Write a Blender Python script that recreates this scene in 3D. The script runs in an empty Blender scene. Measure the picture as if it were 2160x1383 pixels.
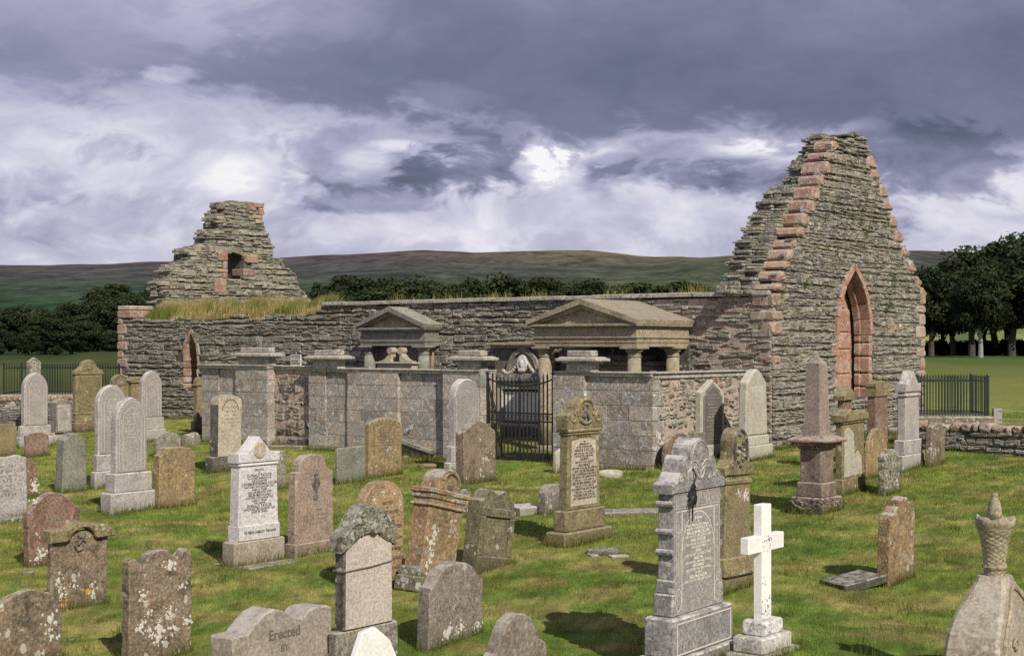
import bpy, bmesh, math, random
import numpy as np
from mathutils import Vector, Matrix, noise as mnoise
R = random.Random(11)
NP = np.random.default_rng(5)
scene = bpy.context.scene
COL = scene.collection
# ---------------------------------------------------------------- photograph geometry (source pixels 2160 x 1383)
F, CX, HY, EYE = 3000.0, 1080.0, 728.0, 2.2
NX, NY = 0.6160, 0.7878          # chapel north (along the gables)
UX, UY = -0.7878, 0.6160         # chapel west (along the long wall)
C0 = (5.57, 30.4)                # south-east corner of the chapel
ROT = math.atan2(NY, NX)
W0 = NX*C0[0] + NY*C0[1]

def smooth(t):
    t = min(1.0, max(0.0, t)); return t*t*(3-2*t)
def gz(x, y):
    w = NX*x + NY*y - W0
    if w > 0: z = 0.0
    elif w > -4: z = 0.06*w
    else: z = -0.24 + 0.033*(w+4)
    z = max(z, -1.1)
    z += 0.022*math.sin(x*0.9+0.4*y) + 0.018*math.sin(1.7*y-0.6*x+1.0) + 0.012*math.sin(2.9*x+1.1*y)
    if y > 48:
        z += 0.0040*(y-48)*smooth((y-48)/60)
        px = x/y*F+CX
        z += 0.75*smooth((px-110)/90)*smooth((600-px)/150)*smooth((y-150)/12)*smooth((215-y)/15)
    return z
def ground(px, py):
    D = 20.0; x = 0
    for _ in range(30):
        x = (px-CX)/F*D
        D = 0.5*D + 0.5*max(3.0, (EYE-gz(x, D))*F/max(20, (py-HY)))
    return Vector(((px-CX)/F*D, D, gz((px-CX)/F*D, D)))
def zat(py, D): return EYE + (HY-py)*D/F
def c2w(lx, ly):                 # chapel frame -> world plan
    return (C0[0]+lx*NX+ly*UX, C0[1]+lx*NY+ly*UY)
def w2c(x, y):
    dx, dy = x-C0[0], y-C0[1]
    return (dx*NX+dy*NY, dx*UX+dy*UY)
def s_at(px, lx):                # chapel y of the pixel column on plane x = lx
    p = c2w(lx, 0); t = (px-CX)/F
    return (t*p[1]-p[0])/(UX-t*UY)
def v_at(px, ly):                # chapel x of the pixel column on plane y = ly
    p = c2w(0, ly); t = (px-CX)/F
    return (t*p[1]-p[0])/(NX-t*NY)

# ---------------------------------------------------------------- objects
def tag(o, label=None, cat=None, group=None, kind=None):
    if label: o['label'] = label
    if cat: o['category'] = cat
    if group: o['group'] = group
    if kind: o['kind'] = kind
    return o
def empty(name, loc, rz=0.0):
    o = bpy.data.objects.new(name, None); COL.objects.link(o)
    o.location = loc; o.rotation_euler = (0, 0, rz); o.empty_display_size = 0.2
    return o
class MB:
    def __init__(s): s.v = []; s.f = []; s.c = []
    def add(s, vs, fs, col=(1, 1, 1)):
        n = len(s.v); s.v.extend(vs)
        for f in fs: s.f.append(tuple(i+n for i in f)); s.c.append(col)
    def box(s, x0, x1, y0, y1, z0, z1, col=(1, 1, 1), b=0.0, tx=0.0, ty=0.0):
        """box, optional chamfer b on all edges, top shrunk by tx, ty"""
        if b <= 0:
            vs = [(x0,y0,z0),(x1,y0,z0),(x1,y1,z0),(x0,y1,z0),(x0+tx,y0+ty,z1),(x1-tx,y0+ty,z1),(x1-tx,y1-ty,z1),(x0+tx,y1-ty,z1)]
            s.add(vs, [(0,3,2,1),(4,5,6,7),(0,1,5,4),(1,2,6,5),(2,3,7,6),(3,0,4,7)], col); return
        rings = []
        for (zz, ins, k) in ((z0, b, 0), (z0+b, 0, b/max(1e-6, z1-z0)), (z1-b, 0, 1-b/max(1e-6, z1-z0)), (z1, b, 1)):
            a, c, d, e = x0+tx*k+ins, x1-tx*k-ins, y0+ty*k+ins, y1-ty*k-ins
            rings.append([(a+b,d,zz),(c-b,d,zz),(c,d+b,zz),(c,e-b,zz),(c-b,e,zz),(a+b,e,zz),(a,e-b,zz),(a,d+b,zz)])
        vs = [p for r in rings for p in r]; fs = [tuple(range(7,-1,-1)), tuple(range(24, 32))]
        for r in range(3):
            for i in range(8):
                j = (i+1) % 8; fs.append((r*8+i, r*8+j, r*8+8+j, r*8+8+i))
        s.add(vs, fs, col)
    def prism(s, pts, y0, y1, b=0.0, col=(1,1,1), fn=None):
        """outline pts (x,z) clockwise or not, extruded from y0 (front) to y1, front and back edges chamfered by b"""
        n = len(pts)
        ar = sum(pts[i][0]*pts[(i+1)%n][1]-pts[(i+1)%n][0]*pts[i][1] for i in range(n))
        if ar < 0: pts = pts[::-1]
        def inset(d):
            out = []
            for i in range(n):
                p, q, r = Vector(pts[i-1]), Vector(pts[i]), Vector(pts[(i+1)%n])
                a = (q-p); c = (r-q)
                a = a.normalized() if a.length > 1e-9 else Vector((1,0)); c = c.normalized() if c.length > 1e-9 else a
                na = Vector((-a.y, a.x)); nc = Vector((-c.y, c.x)); m = na+nc
                m = m.normalized() if m.length > 1e-6 else na
                k = d/max(0.45, m.dot(na)); out.append((q.x+m.x*k, q.y+m.y*k))
            return out
        if b > 0:
            ins = inset(b); L = [(ins, y0), (pts, y0+b), (pts, y1-b), (ins, y1)]
        else: L = [(pts, y0), (pts, y1)]
        vs = [(x, y, z) for (P, y) in L for (x, z) in P]
        m = len(L); fs = [tuple(range(n)), tuple(range(m*n-1, (m-1)*n-1, -1))]
        for k in range(m-1):
            for i in range(n):
                j = (i+1) % n; fs.append((k*n+j, k*n+i, k*n+n+i, k*n+n+j))
        if fn: vs = [fn(p) for p in vs]
        s.add(vs, fs, col)
    def tube(s, pts, rad, n=8, col=(1,1,1)):
        """swept tube through pts with radius per point"""
        if not hasattr(rad, '__len__'): rad = [rad]*len(pts)
        P = [Vector(p) for p in pts]; vs = []; fs = []
        up = Vector((0.13, 0.31, 0.94))
        for i, p in enumerate(P):
            d = (P[min(i+1, len(P)-1)]-P[max(i-1, 0)]).normalized()
            x = d.cross(up)
            if x.length < 0.2: x = d.cross(Vector((1, 0.2, 0)))
            x.normalize(); y = d.cross(x)
            for k in range(n):
                a = 2*math.pi*k/n; vs.append(tuple(p+(x*math.cos(a)+y*math.sin(a))*rad[i]))
        for i in range(len(P)-1):
            for k in range(n):
                j = (k+1) % n; fs.append((i*n+k, i*n+j, i*n+n+j, i*n+n+k))
        fs.append(tuple(range(n-1, -1, -1))); fs.append(tuple(range((len(P)-1)*n, len(P)*n)))
        s.add(vs, fs, col)
    def lathe(s, prof, cx=0, cy=0, n=20, col=(1,1,1), sx=1.0):
        vs = []; fs = []
        for (r, z) in prof:
            for k in range(n):
                a = 2*math.pi*k/n; vs.append((cx+r*math.cos(a)*sx, cy+r*math.sin(a), z))
        for i in range(len(prof)-1):
            for k in range(n):
                j = (k+1) % n; fs.append((i*n+k, i*n+j, i*n+n+j, i*n+n+k))
        fs.append(tuple(range(n-1, -1, -1))); fs.append(tuple(range((len(prof)-1)*n, len(prof)*n)))
        s.add(vs, fs, col)
    def build(s, name, mat, parent=None, off=(0,0,0), loc=None, smooth_=False, label=None):
        me = bpy.data.meshes.new(name)
        vs = s.v if off == (0,0,0) else [(a-off[0], b-off[1], c-off[2]) for a, b, c in s.v]
        me.from_pydata(vs, [], s.f)
        at = me.attributes.new('tint', 'FLOAT_COLOR', 'FACE')
        at.data.foreach_set('color', np.array([(c[0], c[1], c[2], 1.0) for c in s.c], dtype=np.float32).ravel())
        if smooth_: me.polygons.foreach_set('use_smooth', np.ones(len(me.polygons), dtype=bool))
        me.materials.append(mat)
        o = bpy.data.objects.new(name, me); COL.objects.link(o)
        if parent: o.parent = parent
        if loc is not None: o.location = loc
        if label: o['label'] = label
        return o
def copy_tree(o, parent=None):
    c = o.copy(); COL.objects.link(c); c.parent = parent
    for ch in list(o.children): copy_tree(ch, c)
    return c

# ---------------------------------------------------------------- materials
def nodes_of(name):
    m = bpy.data.materials.new(name); m.use_nodes = True
    nt = m.node_tree; nt.nodes.clear()
    out = nt.nodes.new('ShaderNodeOutputMaterial'); bs = nt.nodes.new('ShaderNodeBsdfPrincipled')
    nt.links.new(bs.outputs[0], out.inputs[0])
    return m, nt, bs
class G:
    """tiny node-graph writer"""
    def __init__(s, nt): s.nt = nt
    def n(s, t, **kw):
        x = s.nt.nodes.new(t)
        for k, v in kw.items(): setattr(x, k, v)
        return x
    def put(s, sock, v):
        if v is None: return
        if isinstance(v, bpy.types.NodeSocket): s.nt.links.new(v, sock)
        else:
            if sock.type == 'RGBA' and len(v) == 3: v = (*v, 1)
            sock.default_value = v
    def math(s, op, a, b=None, c=None, clamp=False):
        x = s.n('ShaderNodeMath', operation=op, use_clamp=clamp)
        for i, q in enumerate((a, b, c)):
            if q is not None: s.put(x.inputs[i], q)
        return x.outputs[0]
    def vmath(s, op, a, b=None, scale=None):
        x = s.n('ShaderNodeVectorMath', operation=op)
        s.put(x.inputs[0], a)
        if b is not None: s.put(x.inputs[1], b)
        if scale is not None: s.put(x.inputs['Scale'], scale)
        return x.outputs['Vector'] if op not in ('LENGTH','DOT_PRODUCT','DISTANCE') else x.outputs['Value']
    def mix(s, f, a, b, blend='MIX'):
        x = s.n('ShaderNodeMix', data_type='RGBA', blend_type=blend, clamp_factor=True)
        s.put(x.inputs[0], f); s.put(x.inputs[6], a); s.put(x.inputs[7], b)
        return x.outputs[2]
    def noise(s, vec, scale, detail=5, rough=0.6, dist=0.0):
        x = s.n('ShaderNodeTexNoise'); s.put(x.inputs['Vector'], vec)
        x.inputs['Scale'].default_value = scale; x.inputs['Detail'].default_value = detail
        x.inputs['Roughness'].default_value = rough; x.inputs['Distortion'].default_value = dist
        return x.outputs['Fac']
    def step(s, v, a, b):        # smooth 0..1 between a and b (a may exceed b)
        x = s.n('ShaderNodeMapRange', interpolation_type='SMOOTHSTEP')
        s.put(x.inputs[0], v)
        lo, hi, p, q = (a, b, 0, 1) if a <= b else (b, a, 1, 0)
        s.put(x.inputs[1], lo); s.put(x.inputs[2], hi); s.put(x.inputs[3], p); s.put(x.inputs[4], q)
        return x.outputs[0]
    def bump(s, h, strength, dist):
        x = s.n('ShaderNodeBump'); s.put(x.inputs['Height'], h)
        x.inputs['Strength'].default_value = strength; x.inputs['Distance'].default_value = dist
        return x.outputs[0]
def stone_mat(name, c1, c2, patch=None, patch_amt=0.5, lichen=0.35, lcol=(0.52,0.51,0.46), fleck=0.4, streak=0.35,
              top=0.5, tcol=(0.40,0.39,0.33), speck=0.0, bump=1.0, tint=False, rough=0.9, dark=0.3, scale=1.0, vein=0.0):
    m, nt, bs = nodes_of(name); g = G(nt)
    tc = g.n('ShaderNodeTexCoord'); oi = g.n('ShaderNodeObjectInfo')
    off = g.n('ShaderNodeCombineXYZ')
    r = g.math('MULTIPLY', oi.outputs['Random'], 61.0)
    g.put(off.inputs[0], r); g.put(off.inputs[1], g.math('MULTIPLY', r, 0.37)); g.put(off.inputs[2], g.math('MULTIPLY', r, 1.7))
    vec = g.vmath('ADD', tc.outputs['Object'], off.outputs[0])
    n1 = g.noise(vec, 2.4*scale, 7, 0.65, 0.4)
    col = g.mix(g.step(n1, 0.33, 0.67), c1, c2)
    if tint:
        at = g.n('ShaderNodeAttribute', attribute_name='tint')
        col = g.mix(1.0, col, at.outputs['Color'], 'MULTIPLY')
    if patch:
        n3 = g.noise(g.vmath('ADD', vec, (7.3, 1.1, 3.9)), 3.2*scale, 6, 0.62, 0.8)
        col = g.mix(g.math('MULTIPLY', g.step(n3, 0.50, 0.66), patch_amt), col, patch)
    mp = g.n('ShaderNodeMapping'); g.put(mp.inputs[0], vec); mp.inputs['Scale'].default_value = (8, 8, 0.9)
    ns = g.noise(mp.outputs[0], 1.3, 5, 0.6)
    dk = tuple(0.42*x for x in c2)
    col = g.mix(g.math('MULTIPLY', g.step(ns, 0.52, 0.75), streak), col, dk)
    nd = g.noise(g.vmath('ADD', vec, (3.1, 8.2, 0.4)), 5.0*scale, 9, 0.74, 0.6)
    col = g.mix(g.math('MULTIPLY', g.step(nd, 0.47, 0.63), min(1.0, dark*1.7)), col, dk)
    nl = g.noise(g.vmath('ADD', vec, (5.1, 0.2, 6.4)), 8.0*scale, 8, 0.72, 0.4)
    col = g.mix(g.math('MULTIPLY', g.step(nl, 0.52, 0.68), min(0.8, dark*1.1)), col, tuple(min(0.8, 1.35*x+0.03) for x in c1))
    n2 = g.noise(vec, 34, 4, 0.75)
    col = g.mix(min(0.95, 0.45+1.2*dark), col, g.mix(g.step(n2, 0.3, 0.7), (0.22,0.22,0.22), (0.78,0.78,0.78)), 'OVERLAY')
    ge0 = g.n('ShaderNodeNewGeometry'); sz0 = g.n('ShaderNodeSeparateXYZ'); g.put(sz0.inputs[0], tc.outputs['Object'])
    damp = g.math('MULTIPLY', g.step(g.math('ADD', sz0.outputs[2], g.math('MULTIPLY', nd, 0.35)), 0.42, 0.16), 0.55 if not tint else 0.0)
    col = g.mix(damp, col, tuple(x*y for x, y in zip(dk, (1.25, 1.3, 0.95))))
    # lichen rosettes
    nz = g.n('ShaderNodeTexNoise'); g.put(nz.inputs['Vector'], vec); nz.inputs['Scale'].default_value = 13; nz.inputs['Detail'].default_value = 4
    wv = g.vmath('ADD', vec, g.vmath('SCALE', g.vmath('SUBTRACT', nz.outputs['Color'], (0.5,0.5,0.5)), scale=0.09))
    vo = g.n('ShaderNodeTexVoronoi'); g.put(vo.inputs['Vector'], wv); vo.inputs['Scale'].default_value = 13.0
    sep = g.n('ShaderNodeSeparateColor'); g.put(sep.inputs[0], vo.outputs['Color'])
    area = g.noise(g.vmath('ADD', vec, (1.7, 4.4, 9.1)), 2.2, 4, 0.6)
    rad = g.math('MULTIPLY', g.math('MULTIPLY', g.math('POWER', sep.outputs[0], 2.0), 0.62), g.step(area, 0.60-0.30*lichen, 0.72-0.25*lichen))
    sp = g.step(g.math('SUBTRACT', vo.outputs['Distance'], rad), 0.02, -0.09)
    col = g.mix(g.math('MULTIPLY', sp, 0.35+0.5*min(1, lichen)), col, lcol)
    nf = g.noise(g.vmath('ADD', vec, (9.4, 2.2, 5.5)), 58, 3, 0.75)
    col = g.mix(g.math('MULTIPLY', g.step(nf, 0.60, 0.70), fleck), col, lcol)
    if speck > 0:
        nk = g.noise(vec, 150, 2, 0.6)
        col = g.mix(speck, col, g.mix(g.step(nk, 0.40, 0.62), (0.22,0.22,0.22), (0.80,0.80,0.80)), 'OVERLAY')
    if vein > 0:
        nv = g.noise(g.vmath('MULTIPLY', vec, (1, 1, 3.5)), 4.5, 6, 0.6, 1.2)
        col = g.mix(g.math('MULTIPLY', g.step(nv, 0.47, 0.62), vein), col, tuple(0.75*x for x in c1))
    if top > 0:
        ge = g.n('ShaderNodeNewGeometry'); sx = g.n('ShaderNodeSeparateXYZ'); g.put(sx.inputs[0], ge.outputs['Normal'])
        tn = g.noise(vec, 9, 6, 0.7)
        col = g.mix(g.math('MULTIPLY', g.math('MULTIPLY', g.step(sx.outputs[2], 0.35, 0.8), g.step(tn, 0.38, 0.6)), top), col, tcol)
    g.put(bs.inputs['Base Color'], col); bs.inputs['Roughness'].default_value = rough
    bs.inputs['Specular IOR Level'].default_value = 0.25
    hb = g.math('ADD', g.math('MULTIPLY', g.noise(vec, 22, 6, 0.7), 1.0), g.math('MULTIPLY', n1, 0.8))
    hb = g.math('ADD', hb, g.math('MULTIPLY', sp, 0.12))
    g.put(bs.inputs['Normal'], g.bump(hb, min(1.0, 0.55*bump), 0.02*bump))
    return m
M = {}
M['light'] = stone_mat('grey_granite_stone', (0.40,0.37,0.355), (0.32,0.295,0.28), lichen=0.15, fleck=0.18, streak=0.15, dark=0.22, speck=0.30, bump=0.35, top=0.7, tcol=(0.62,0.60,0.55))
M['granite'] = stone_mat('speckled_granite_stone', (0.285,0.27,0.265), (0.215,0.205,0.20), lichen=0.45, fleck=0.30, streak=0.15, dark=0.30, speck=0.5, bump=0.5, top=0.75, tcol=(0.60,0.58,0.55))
M['face'] = stone_mat('polished_granite_face', (0.31,0.29,0.275), (0.26,0.24,0.23), lichen=0.05, fleck=0.10, streak=0.08, dark=0.12, speck=0.5, bump=0.2, top=0.0, rough=0.55)
M['darkface'] = stone_mat('dark_granite_face', (0.15,0.135,0.125), (0.12,0.108,0.10), lichen=0.0, fleck=0.12, streak=0.05, dark=0.1, speck=0.4, bump=0.2, top=0.0, rough=0.5)
M['white'] = stone_mat('white_marble', (0.82,0.81,0.78), (0.72,0.71,0.69), lichen=0.0, fleck=0.0, streak=0.10, dark=0.05, bump=0.2, top=0.0, rough=0.6)
M['marble'] = stone_mat('weathered_marble', (0.70,0.68,0.66), (0.52,0.50,0.48), lichen=0.2, lcol=(0.12,0.11,0.09), fleck=0.25, streak=0.3, dark=0.75, bump=0.6, top=0.6, tcol=(0.24,0.22,0.19))
M['silver'] = stone_mat('pale_silver_granite', (0.56,0.54,0.535), (0.49,0.47,0.46), lichen=0.02, fleck=0.06, streak=0.06, dark=0.08, speck=0.3, bump=0.25, top=0.6, tcol=(0.72,0.71,0.68))
M['cream'] = stone_mat('cream_stone', (0.47,0.41,0.32), (0.37,0.32,0.25), lichen=0.1, fleck=0.25, streak=0.25, dark=0.18, bump=0.6, top=0.6, tcol=(0.2,0.19,0.17))
M['pinkface'] = stone_mat('pink_beige_stone', (0.49,0.425,0.375), (0.41,0.355,0.315), lichen=0.08, fleck=0.3, streak=0.12, dark=0.12, bump=0.5, top=0.0, speck=0.2)
M['pale'] = stone_mat('pale_sandstone', (0.44,0.42,0.35), (0.37,0.345,0.28), lichen=0.12, fleck=0.2, streak=0.22, dark=0.12, bump=0.4, top=0.6, tcol=(0.55,0.54,0.48))
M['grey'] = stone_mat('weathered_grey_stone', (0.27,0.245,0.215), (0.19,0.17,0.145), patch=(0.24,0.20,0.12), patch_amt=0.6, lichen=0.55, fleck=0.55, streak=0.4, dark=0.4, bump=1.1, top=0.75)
M['slate'] = stone_mat('grey_green_slate', (0.225,0.225,0.185), (0.165,0.165,0.135), lichen=0.2, fleck=0.3, streak=0.4, dark=0.25, bump=0.6, top=0.6)
M['olive'] = stone_mat('olive_sandstone', (0.235,0.195,0.105), (0.17,0.14,0.08), patch=(0.28,0.22,0.12), patch_amt=0.6, lichen=0.35, fleck=0.45, streak=0.4, dark=0.35, bump=0.8, top=0.6, tcol=(0.30,0.28,0.17))
M['ochre'] = stone_mat('ochre_sandstone', (0.33,0.235,0.115), (0.22,0.165,0.095), patch=(0.20,0.17,0.11), patch_amt=0.7, lichen=0.4, fleck=0.5, streak=0.35, dark=0.35, bump=1.0, top=0.7)
M['brown'] = stone_mat('brown_sandstone', (0.24,0.18,0.12), (0.165,0.13,0.095), patch=(0.22,0.19,0.14), patch_amt=0.6, lichen=0.6, fleck=0.6, streak=0.4, dark=0.45, bump=1.1, top=0.7)
M['tan'] = stone_mat('tan_sandstone', (0.37,0.255,0.14), (0.30,0.21,0.12), patch=(0.18,0.15,0.10), patch_amt=0.6, lichen=0.15, fleck=0.25, streak=0.35, dark=0.3, bump=0.6, top=0.7, tcol=(0.16,0.14,0.09))
M['orange'] = stone_mat('orange_weathered_stone', (0.33,0.225,0.12), (0.24,0.165,0.095), patch=(0.36,0.335,0.28), patch_amt=0.85, lichen=0.6, fleck=0.5, streak=0.3, dark=0.35, bump=1.4, top=0.8, tcol=(0.45,0.44,0.40))
M['red'] = stone_mat('red_brown_sandstone', (0.235,0.145,0.105), (0.175,0.115,0.088), patch=(0.235,0.205,0.175), patch_amt=0.7, lichen=0.45, fleck=0.4, streak=0.4, dark=0.4, bump=0.9, top=0.7)
M['pink'] = stone_mat('pink_sandstone', (0.335,0.255,0.20), (0.265,0.205,0.165), patch=(0.25,0.225,0.185), patch_amt=0.6, lichen=0.25, fleck=0.3, streak=0.65, dark=0.3, bump=0.7, top=0.7)
M['purple'] = stone_mat('purple_brown_sandstone', (0.225,0.168,0.14), (0.17,0.128,0.105), patch=(0.235,0.215,0.18), patch_amt=0.7, lichen=0.35, fleck=0.35, streak=0.4, dark=0.35, bump=0.9, top=0.7)
M['crust'] = stone_mat('lichen_crusted_stone', (0.34,0.32,0.245), (0.17,0.16,0.12), patch=(0.52,0.50,0.42), patch_amt=0.9, lichen=0.9, fleck=0.7, streak=0.1, dark=0.7, bump=2.2, top=0.6, scale=2.5)
M['darkgrey'] = stone_mat('dark_lichened_stone', (0.155,0.14,0.12), (0.09,0.082,0.07), lichen=0.55, fleck=0.6, streak=0.3, dark=0.4, bump=1.2, top=0.7)
M['rubble'] = stone_mat('rubble_stone', (1.0,1.0,1.0), (0.72,0.71,0.68), patch=(0.30,0.29,0.21), patch_amt=0.35, lichen=0.55, lcol=(0.50,0.48,0.42), fleck=0.55, streak=0.1, dark=0.35, bump=1.4, top=0.5, tcol=(0.40,0.39,0.33), tint=True)
for _n in ('rubble',):
    pass
M['redstone'] = stone_mat('red_sandstone', (1.0,1.0,1.0), (0.80,0.76,0.74), patch=(0.40,0.355,0.29), patch_amt=0.7, lichen=0.6, lcol=(0.52,0.45,0.38), fleck=0.45, streak=0.2, dark=0.25, bump=1.0, top=0.5, tcol=(0.42,0.35,0.28), tint=True)
M['ashlar'] = stone_mat('ashlar_sandstone', (1.0,1.0,1.0), (0.78,0.77,0.77), patch=(0.22,0.20,0.18), patch_amt=0.55, lichen=0.45, lcol=(0.56,0.53,0.47), fleck=0.5, streak=0.6, dark=0.5, bump=0.9, top=0.5, tint=True)
M['mould'] = stone_mat('moulded_olive_sandstone', (0.34,0.29,0.195), (0.275,0.235,0.16), patch=(0.22,0.205,0.155), patch_amt=0.6, lichen=0.2, fleck=0.25, streak=0.35, dark=0.3, bump=0.6, top=0.8, tcol=(0.27,0.25,0.20))
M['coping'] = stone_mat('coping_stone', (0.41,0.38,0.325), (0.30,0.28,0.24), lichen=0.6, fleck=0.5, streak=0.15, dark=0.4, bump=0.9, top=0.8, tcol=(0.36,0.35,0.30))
M['mortar'] = stone_mat('shaded_joint_mortar', (0.12,0.108,0.092), (0.075,0.067,0.056), lichen=0.1, fleck=0.5, streak=0.1, dark=0.4, bump=1.5, top=0.2)  # mortar coloured dark to carry the shadow inside open joints
M['pinkmortar'] = stone_mat('pink_lime_mortar', (0.47,0.375,0.31), (0.36,0.285,0.235), lichen=0.3, fleck=0.5, streak=0.15, dark=0.35, bump=1.6, top=0.2)

def plain(name, col, rough=0.6, metal=0.0, var=0.25, scale=30, bump=0.1):
    m, nt, bs = nodes_of(name); g = G(nt)
    tc = g.n('ShaderNodeTexCoord'); n = g.noise(tc.outputs['Object'], scale, 5, 0.65)
    c = g.mix(n, tuple(x*(1-var) for x in col), tuple(min(1, x*(1+var)) for x in col))
    g.put(bs.inputs['Base Color'], c); bs.inputs['Roughness'].default_value = rough; bs.inputs['Metallic'].default_value = metal
    g.put(bs.inputs['Normal'], g.bump(n, bump, 0.005))
    return m
M['iron'] = plain('black_iron', (0.012,0.012,0.014), 0.5)
M['green_iron'] = plain('dark_green_iron', (0.010,0.022,0.017), 0.5)
M['gface'] = stone_mat('fine_granite_face', (0.335,0.305,0.29), (0.275,0.25,0.24), lichen=0.05, fleck=0.15, streak=0.12, dark=0.12, speck=0.45, bump=0.25, top=0.0)
M['tablet'] = stone_mat('grey_beige_sandstone', (0.33,0.285,0.24), (0.27,0.235,0.20), patch=(0.21,0.185,0.155), patch_amt=0.6, lichen=0.25, fleck=0.3, streak=0.3, dark=0.15, bump=0.6, top=0.8, tcol=(0.42,0.40,0.36))
M['greybrown'] = stone_mat('grey_brown_sandstone', (0.265,0.225,0.19), (0.20,0.17,0.145), patch=(0.15,0.13,0.105), patch_amt=0.6, lichen=0.35, fleck=0.45, streak=0.4, dark=0.3, bump=0.9, top=0.7)
M['mauve'] = stone_mat('mauve_grey_sandstone', (0.285,0.225,0.195), (0.235,0.19,0.165), patch=(0.26,0.22,0.14), patch_amt=0.6, lichen=0.2, fleck=0.3, streak=0.4, dark=0.2, bump=0.6, top=0.6)
M['darkolive'] = stone_mat('dark_olive_sandstone', (0.165,0.145,0.085), (0.12,0.105,0.065), patch=(0.20,0.175,0.10), patch_amt=0.5, lichen=0.4, fleck=0.5, streak=0.4, dark=0.35, bump=0.9, top=0.7)
M['palebrown'] = stone_mat('pale_brown_sandstone', (0.36,0.315,0.25), (0.29,0.255,0.20), patch=(0.25,0.22,0.16), patch_amt=0.5, lichen=0.2, fleck=0.25, streak=0.4, dark=0.2, bump=0.6, top=0.5)
M['ink'] = plain('black_lettering', (0.045,0.040,0.038), 0.8)
M['pale_ink'] = plain('pale_lettering', (0.66,0.61,0.53), 0.8)
M['worn_ink'] = plain('worn_lettering', (0.115,0.098,0.080), 0.9)
M['worn_pale'] = plain('worn_pale_lettering', (0.50,0.46,0.41), 0.9)
M['lichen'] = plain('white_lichen', (0.52,0.50,0.44), 0.95, var=0.5, scale=45, bump=0.8)
M['lichen_y'] = plain('yellow_lichen', (0.45,0.27,0.04), 0.95, var=0.3, scale=45, bump=0.8)
M['letter'] = plain('bright_lettering', (0.80,0.74,0.64), 0.8)
M['wire'] = plain('galvanised_wire', (0.12,0.11,0.10), 0.6)
M['wood'] = plain('weathered_wood', (0.30,0.28,0.25), 0.85, scale=20)
M['blue'] = plain('navy_sign_paint', (0.015,0.018,0.07), 0.4, var=0.05)
M['signgreen'] = plain('grey_green_sign_paint', (0.155,0.16,0.11), 0.5, var=0.08)
M['signwhite'] = plain('white_sign_paint', (0.75,0.75,0.75), 0.5, var=0.04)
def foliage_mat(name, trans=0.25, mul=1.0):
    m, nt, bs = nodes_of(name); g = G(nt)
    at = g.n('ShaderNodeAttribute', attribute_name='tint')
    c = g.mix(1.0, at.outputs['Color'], (mul,)*3, 'MULTIPLY')
    bs.inputs['Roughness'].default_value = 0.7; bs.inputs['Specular IOR Level'].default_value = 0.15
    g.put(bs.inputs['Base Color'], c)
    tr = g.n('ShaderNodeBsdfTranslucent'); g.put(tr.inputs[0], c)
    mx = g.n('ShaderNodeMixShader'); mx.inputs[0].default_value = trans
    nt.links.new(bs.outputs[0], mx.inputs[1]); nt.links.new(tr.outputs[0], mx.inputs[2])
    out = [n for n in nt.nodes if n.type == 'OUTPUT_MATERIAL'][0]
    nt.links.new(mx.outputs[0], out.inputs[0])
    return m
M['leaf'] = foliage_mat('tree_leaves', 0.15)
M['blade'] = foliage_mat('grass_blades', 0.25)
M['bark'] = plain('bark', (0.06,0.052,0.042), 0.95, var=0.4, scale=3, bump=0.6)
M['palebark'] = plain('pale_bark', (0.26,0.25,0.22), 0.95, var=0.4, scale=3, bump=0.6)

# ---------------------------------------------------------------- masonry
def rcol(pal, var=0.18):
    c = R.choice(pal); k = 1+R.uniform(-var, var); j = R.uniform(-0.05, 0.05)
    return (c[0]*k*(1+j), c[1]*k, c[2]*k*(1-j))
GREYS = [(0.215,0.193,0.142),(0.18,0.165,0.125),(0.25,0.225,0.168),(0.145,0.135,0.108),(0.205,0.18,0.13),(0.225,0.21,0.17),(0.28,0.25,0.19),(0.165,0.16,0.13)]
REDS = [(0.29,0.175,0.118),(0.31,0.195,0.135),(0.25,0.15,0.105),(0.33,0.24,0.18)]
ASH = [(0.33,0.28,0.22),(0.30,0.265,0.22),(0.37,0.32,0.255),(0.31,0.25,0.205),(0.33,0.30,0.25),(0.25,0.228,0.19)]
def block(mb, P, a0, a1, z0, z1, d, back, bev, jit, col, rng=R, sl=0.0, sr=0.0, tilt=0.0):
    """one dressed or rough stone on the wall plane P(a, z, d); d = how proud it stands"""
    def j(s=jit): return rng.uniform(-s, s)
    ca = [(a0+j(), z0+j()*0.6-tilt), (a1+j(), z0+j()*0.6+tilt), (a1+j()+sr, z1+j()*0.6+tilt), (a0+j()+sl, z1+j()*0.6-tilt)]
    ma, mz = (a0+a1)/2, (z0+z1)/2
    ba = min(bev, (a1-a0)*0.3); bz = min(bev, (z1-z0)*0.3)
    # octagonal outline so that corners are rounded
    def ring(ins):
        out = []
        for i in range(4):
            x, z = ca[i]; px_, pz_ = ca[i-1]; nx_, nz_ = ca[(i+1) % 4]
            sx = 1 if x < ma else -1; sz = 1 if z < mz else -1
            k = 0.9
            if i % 2 == 0: out += [(x+sx*ins, z+sz*(ins+bz*k)), (x+sx*(ins+ba*k), z+sz*ins)]
            else: out += [(x+sx*(ins+ba*k), z+sz*ins), (x+sx*ins, z+sz*(ins+bz*k))]
        return out
    o = ring(0.0); n_ = ring(min(ba, bz)*0.8)
    vs = [P(a, z, -back) for a, z in o] + [P(a, z, d-bev*0.8) for a, z in o] + [P(a, z, d+j(jit*0.7)) for a, z in n_]
    fs = [(16,17,18,19,20,21,22,23)]
    for r in range(2):
        for i in range(8):
            k = (i+1) % 8; fs.append((r*8+i, r*8+k, r*8+8+k, r*8+8+i))
    mb.add(vs, fs, col)
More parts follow.
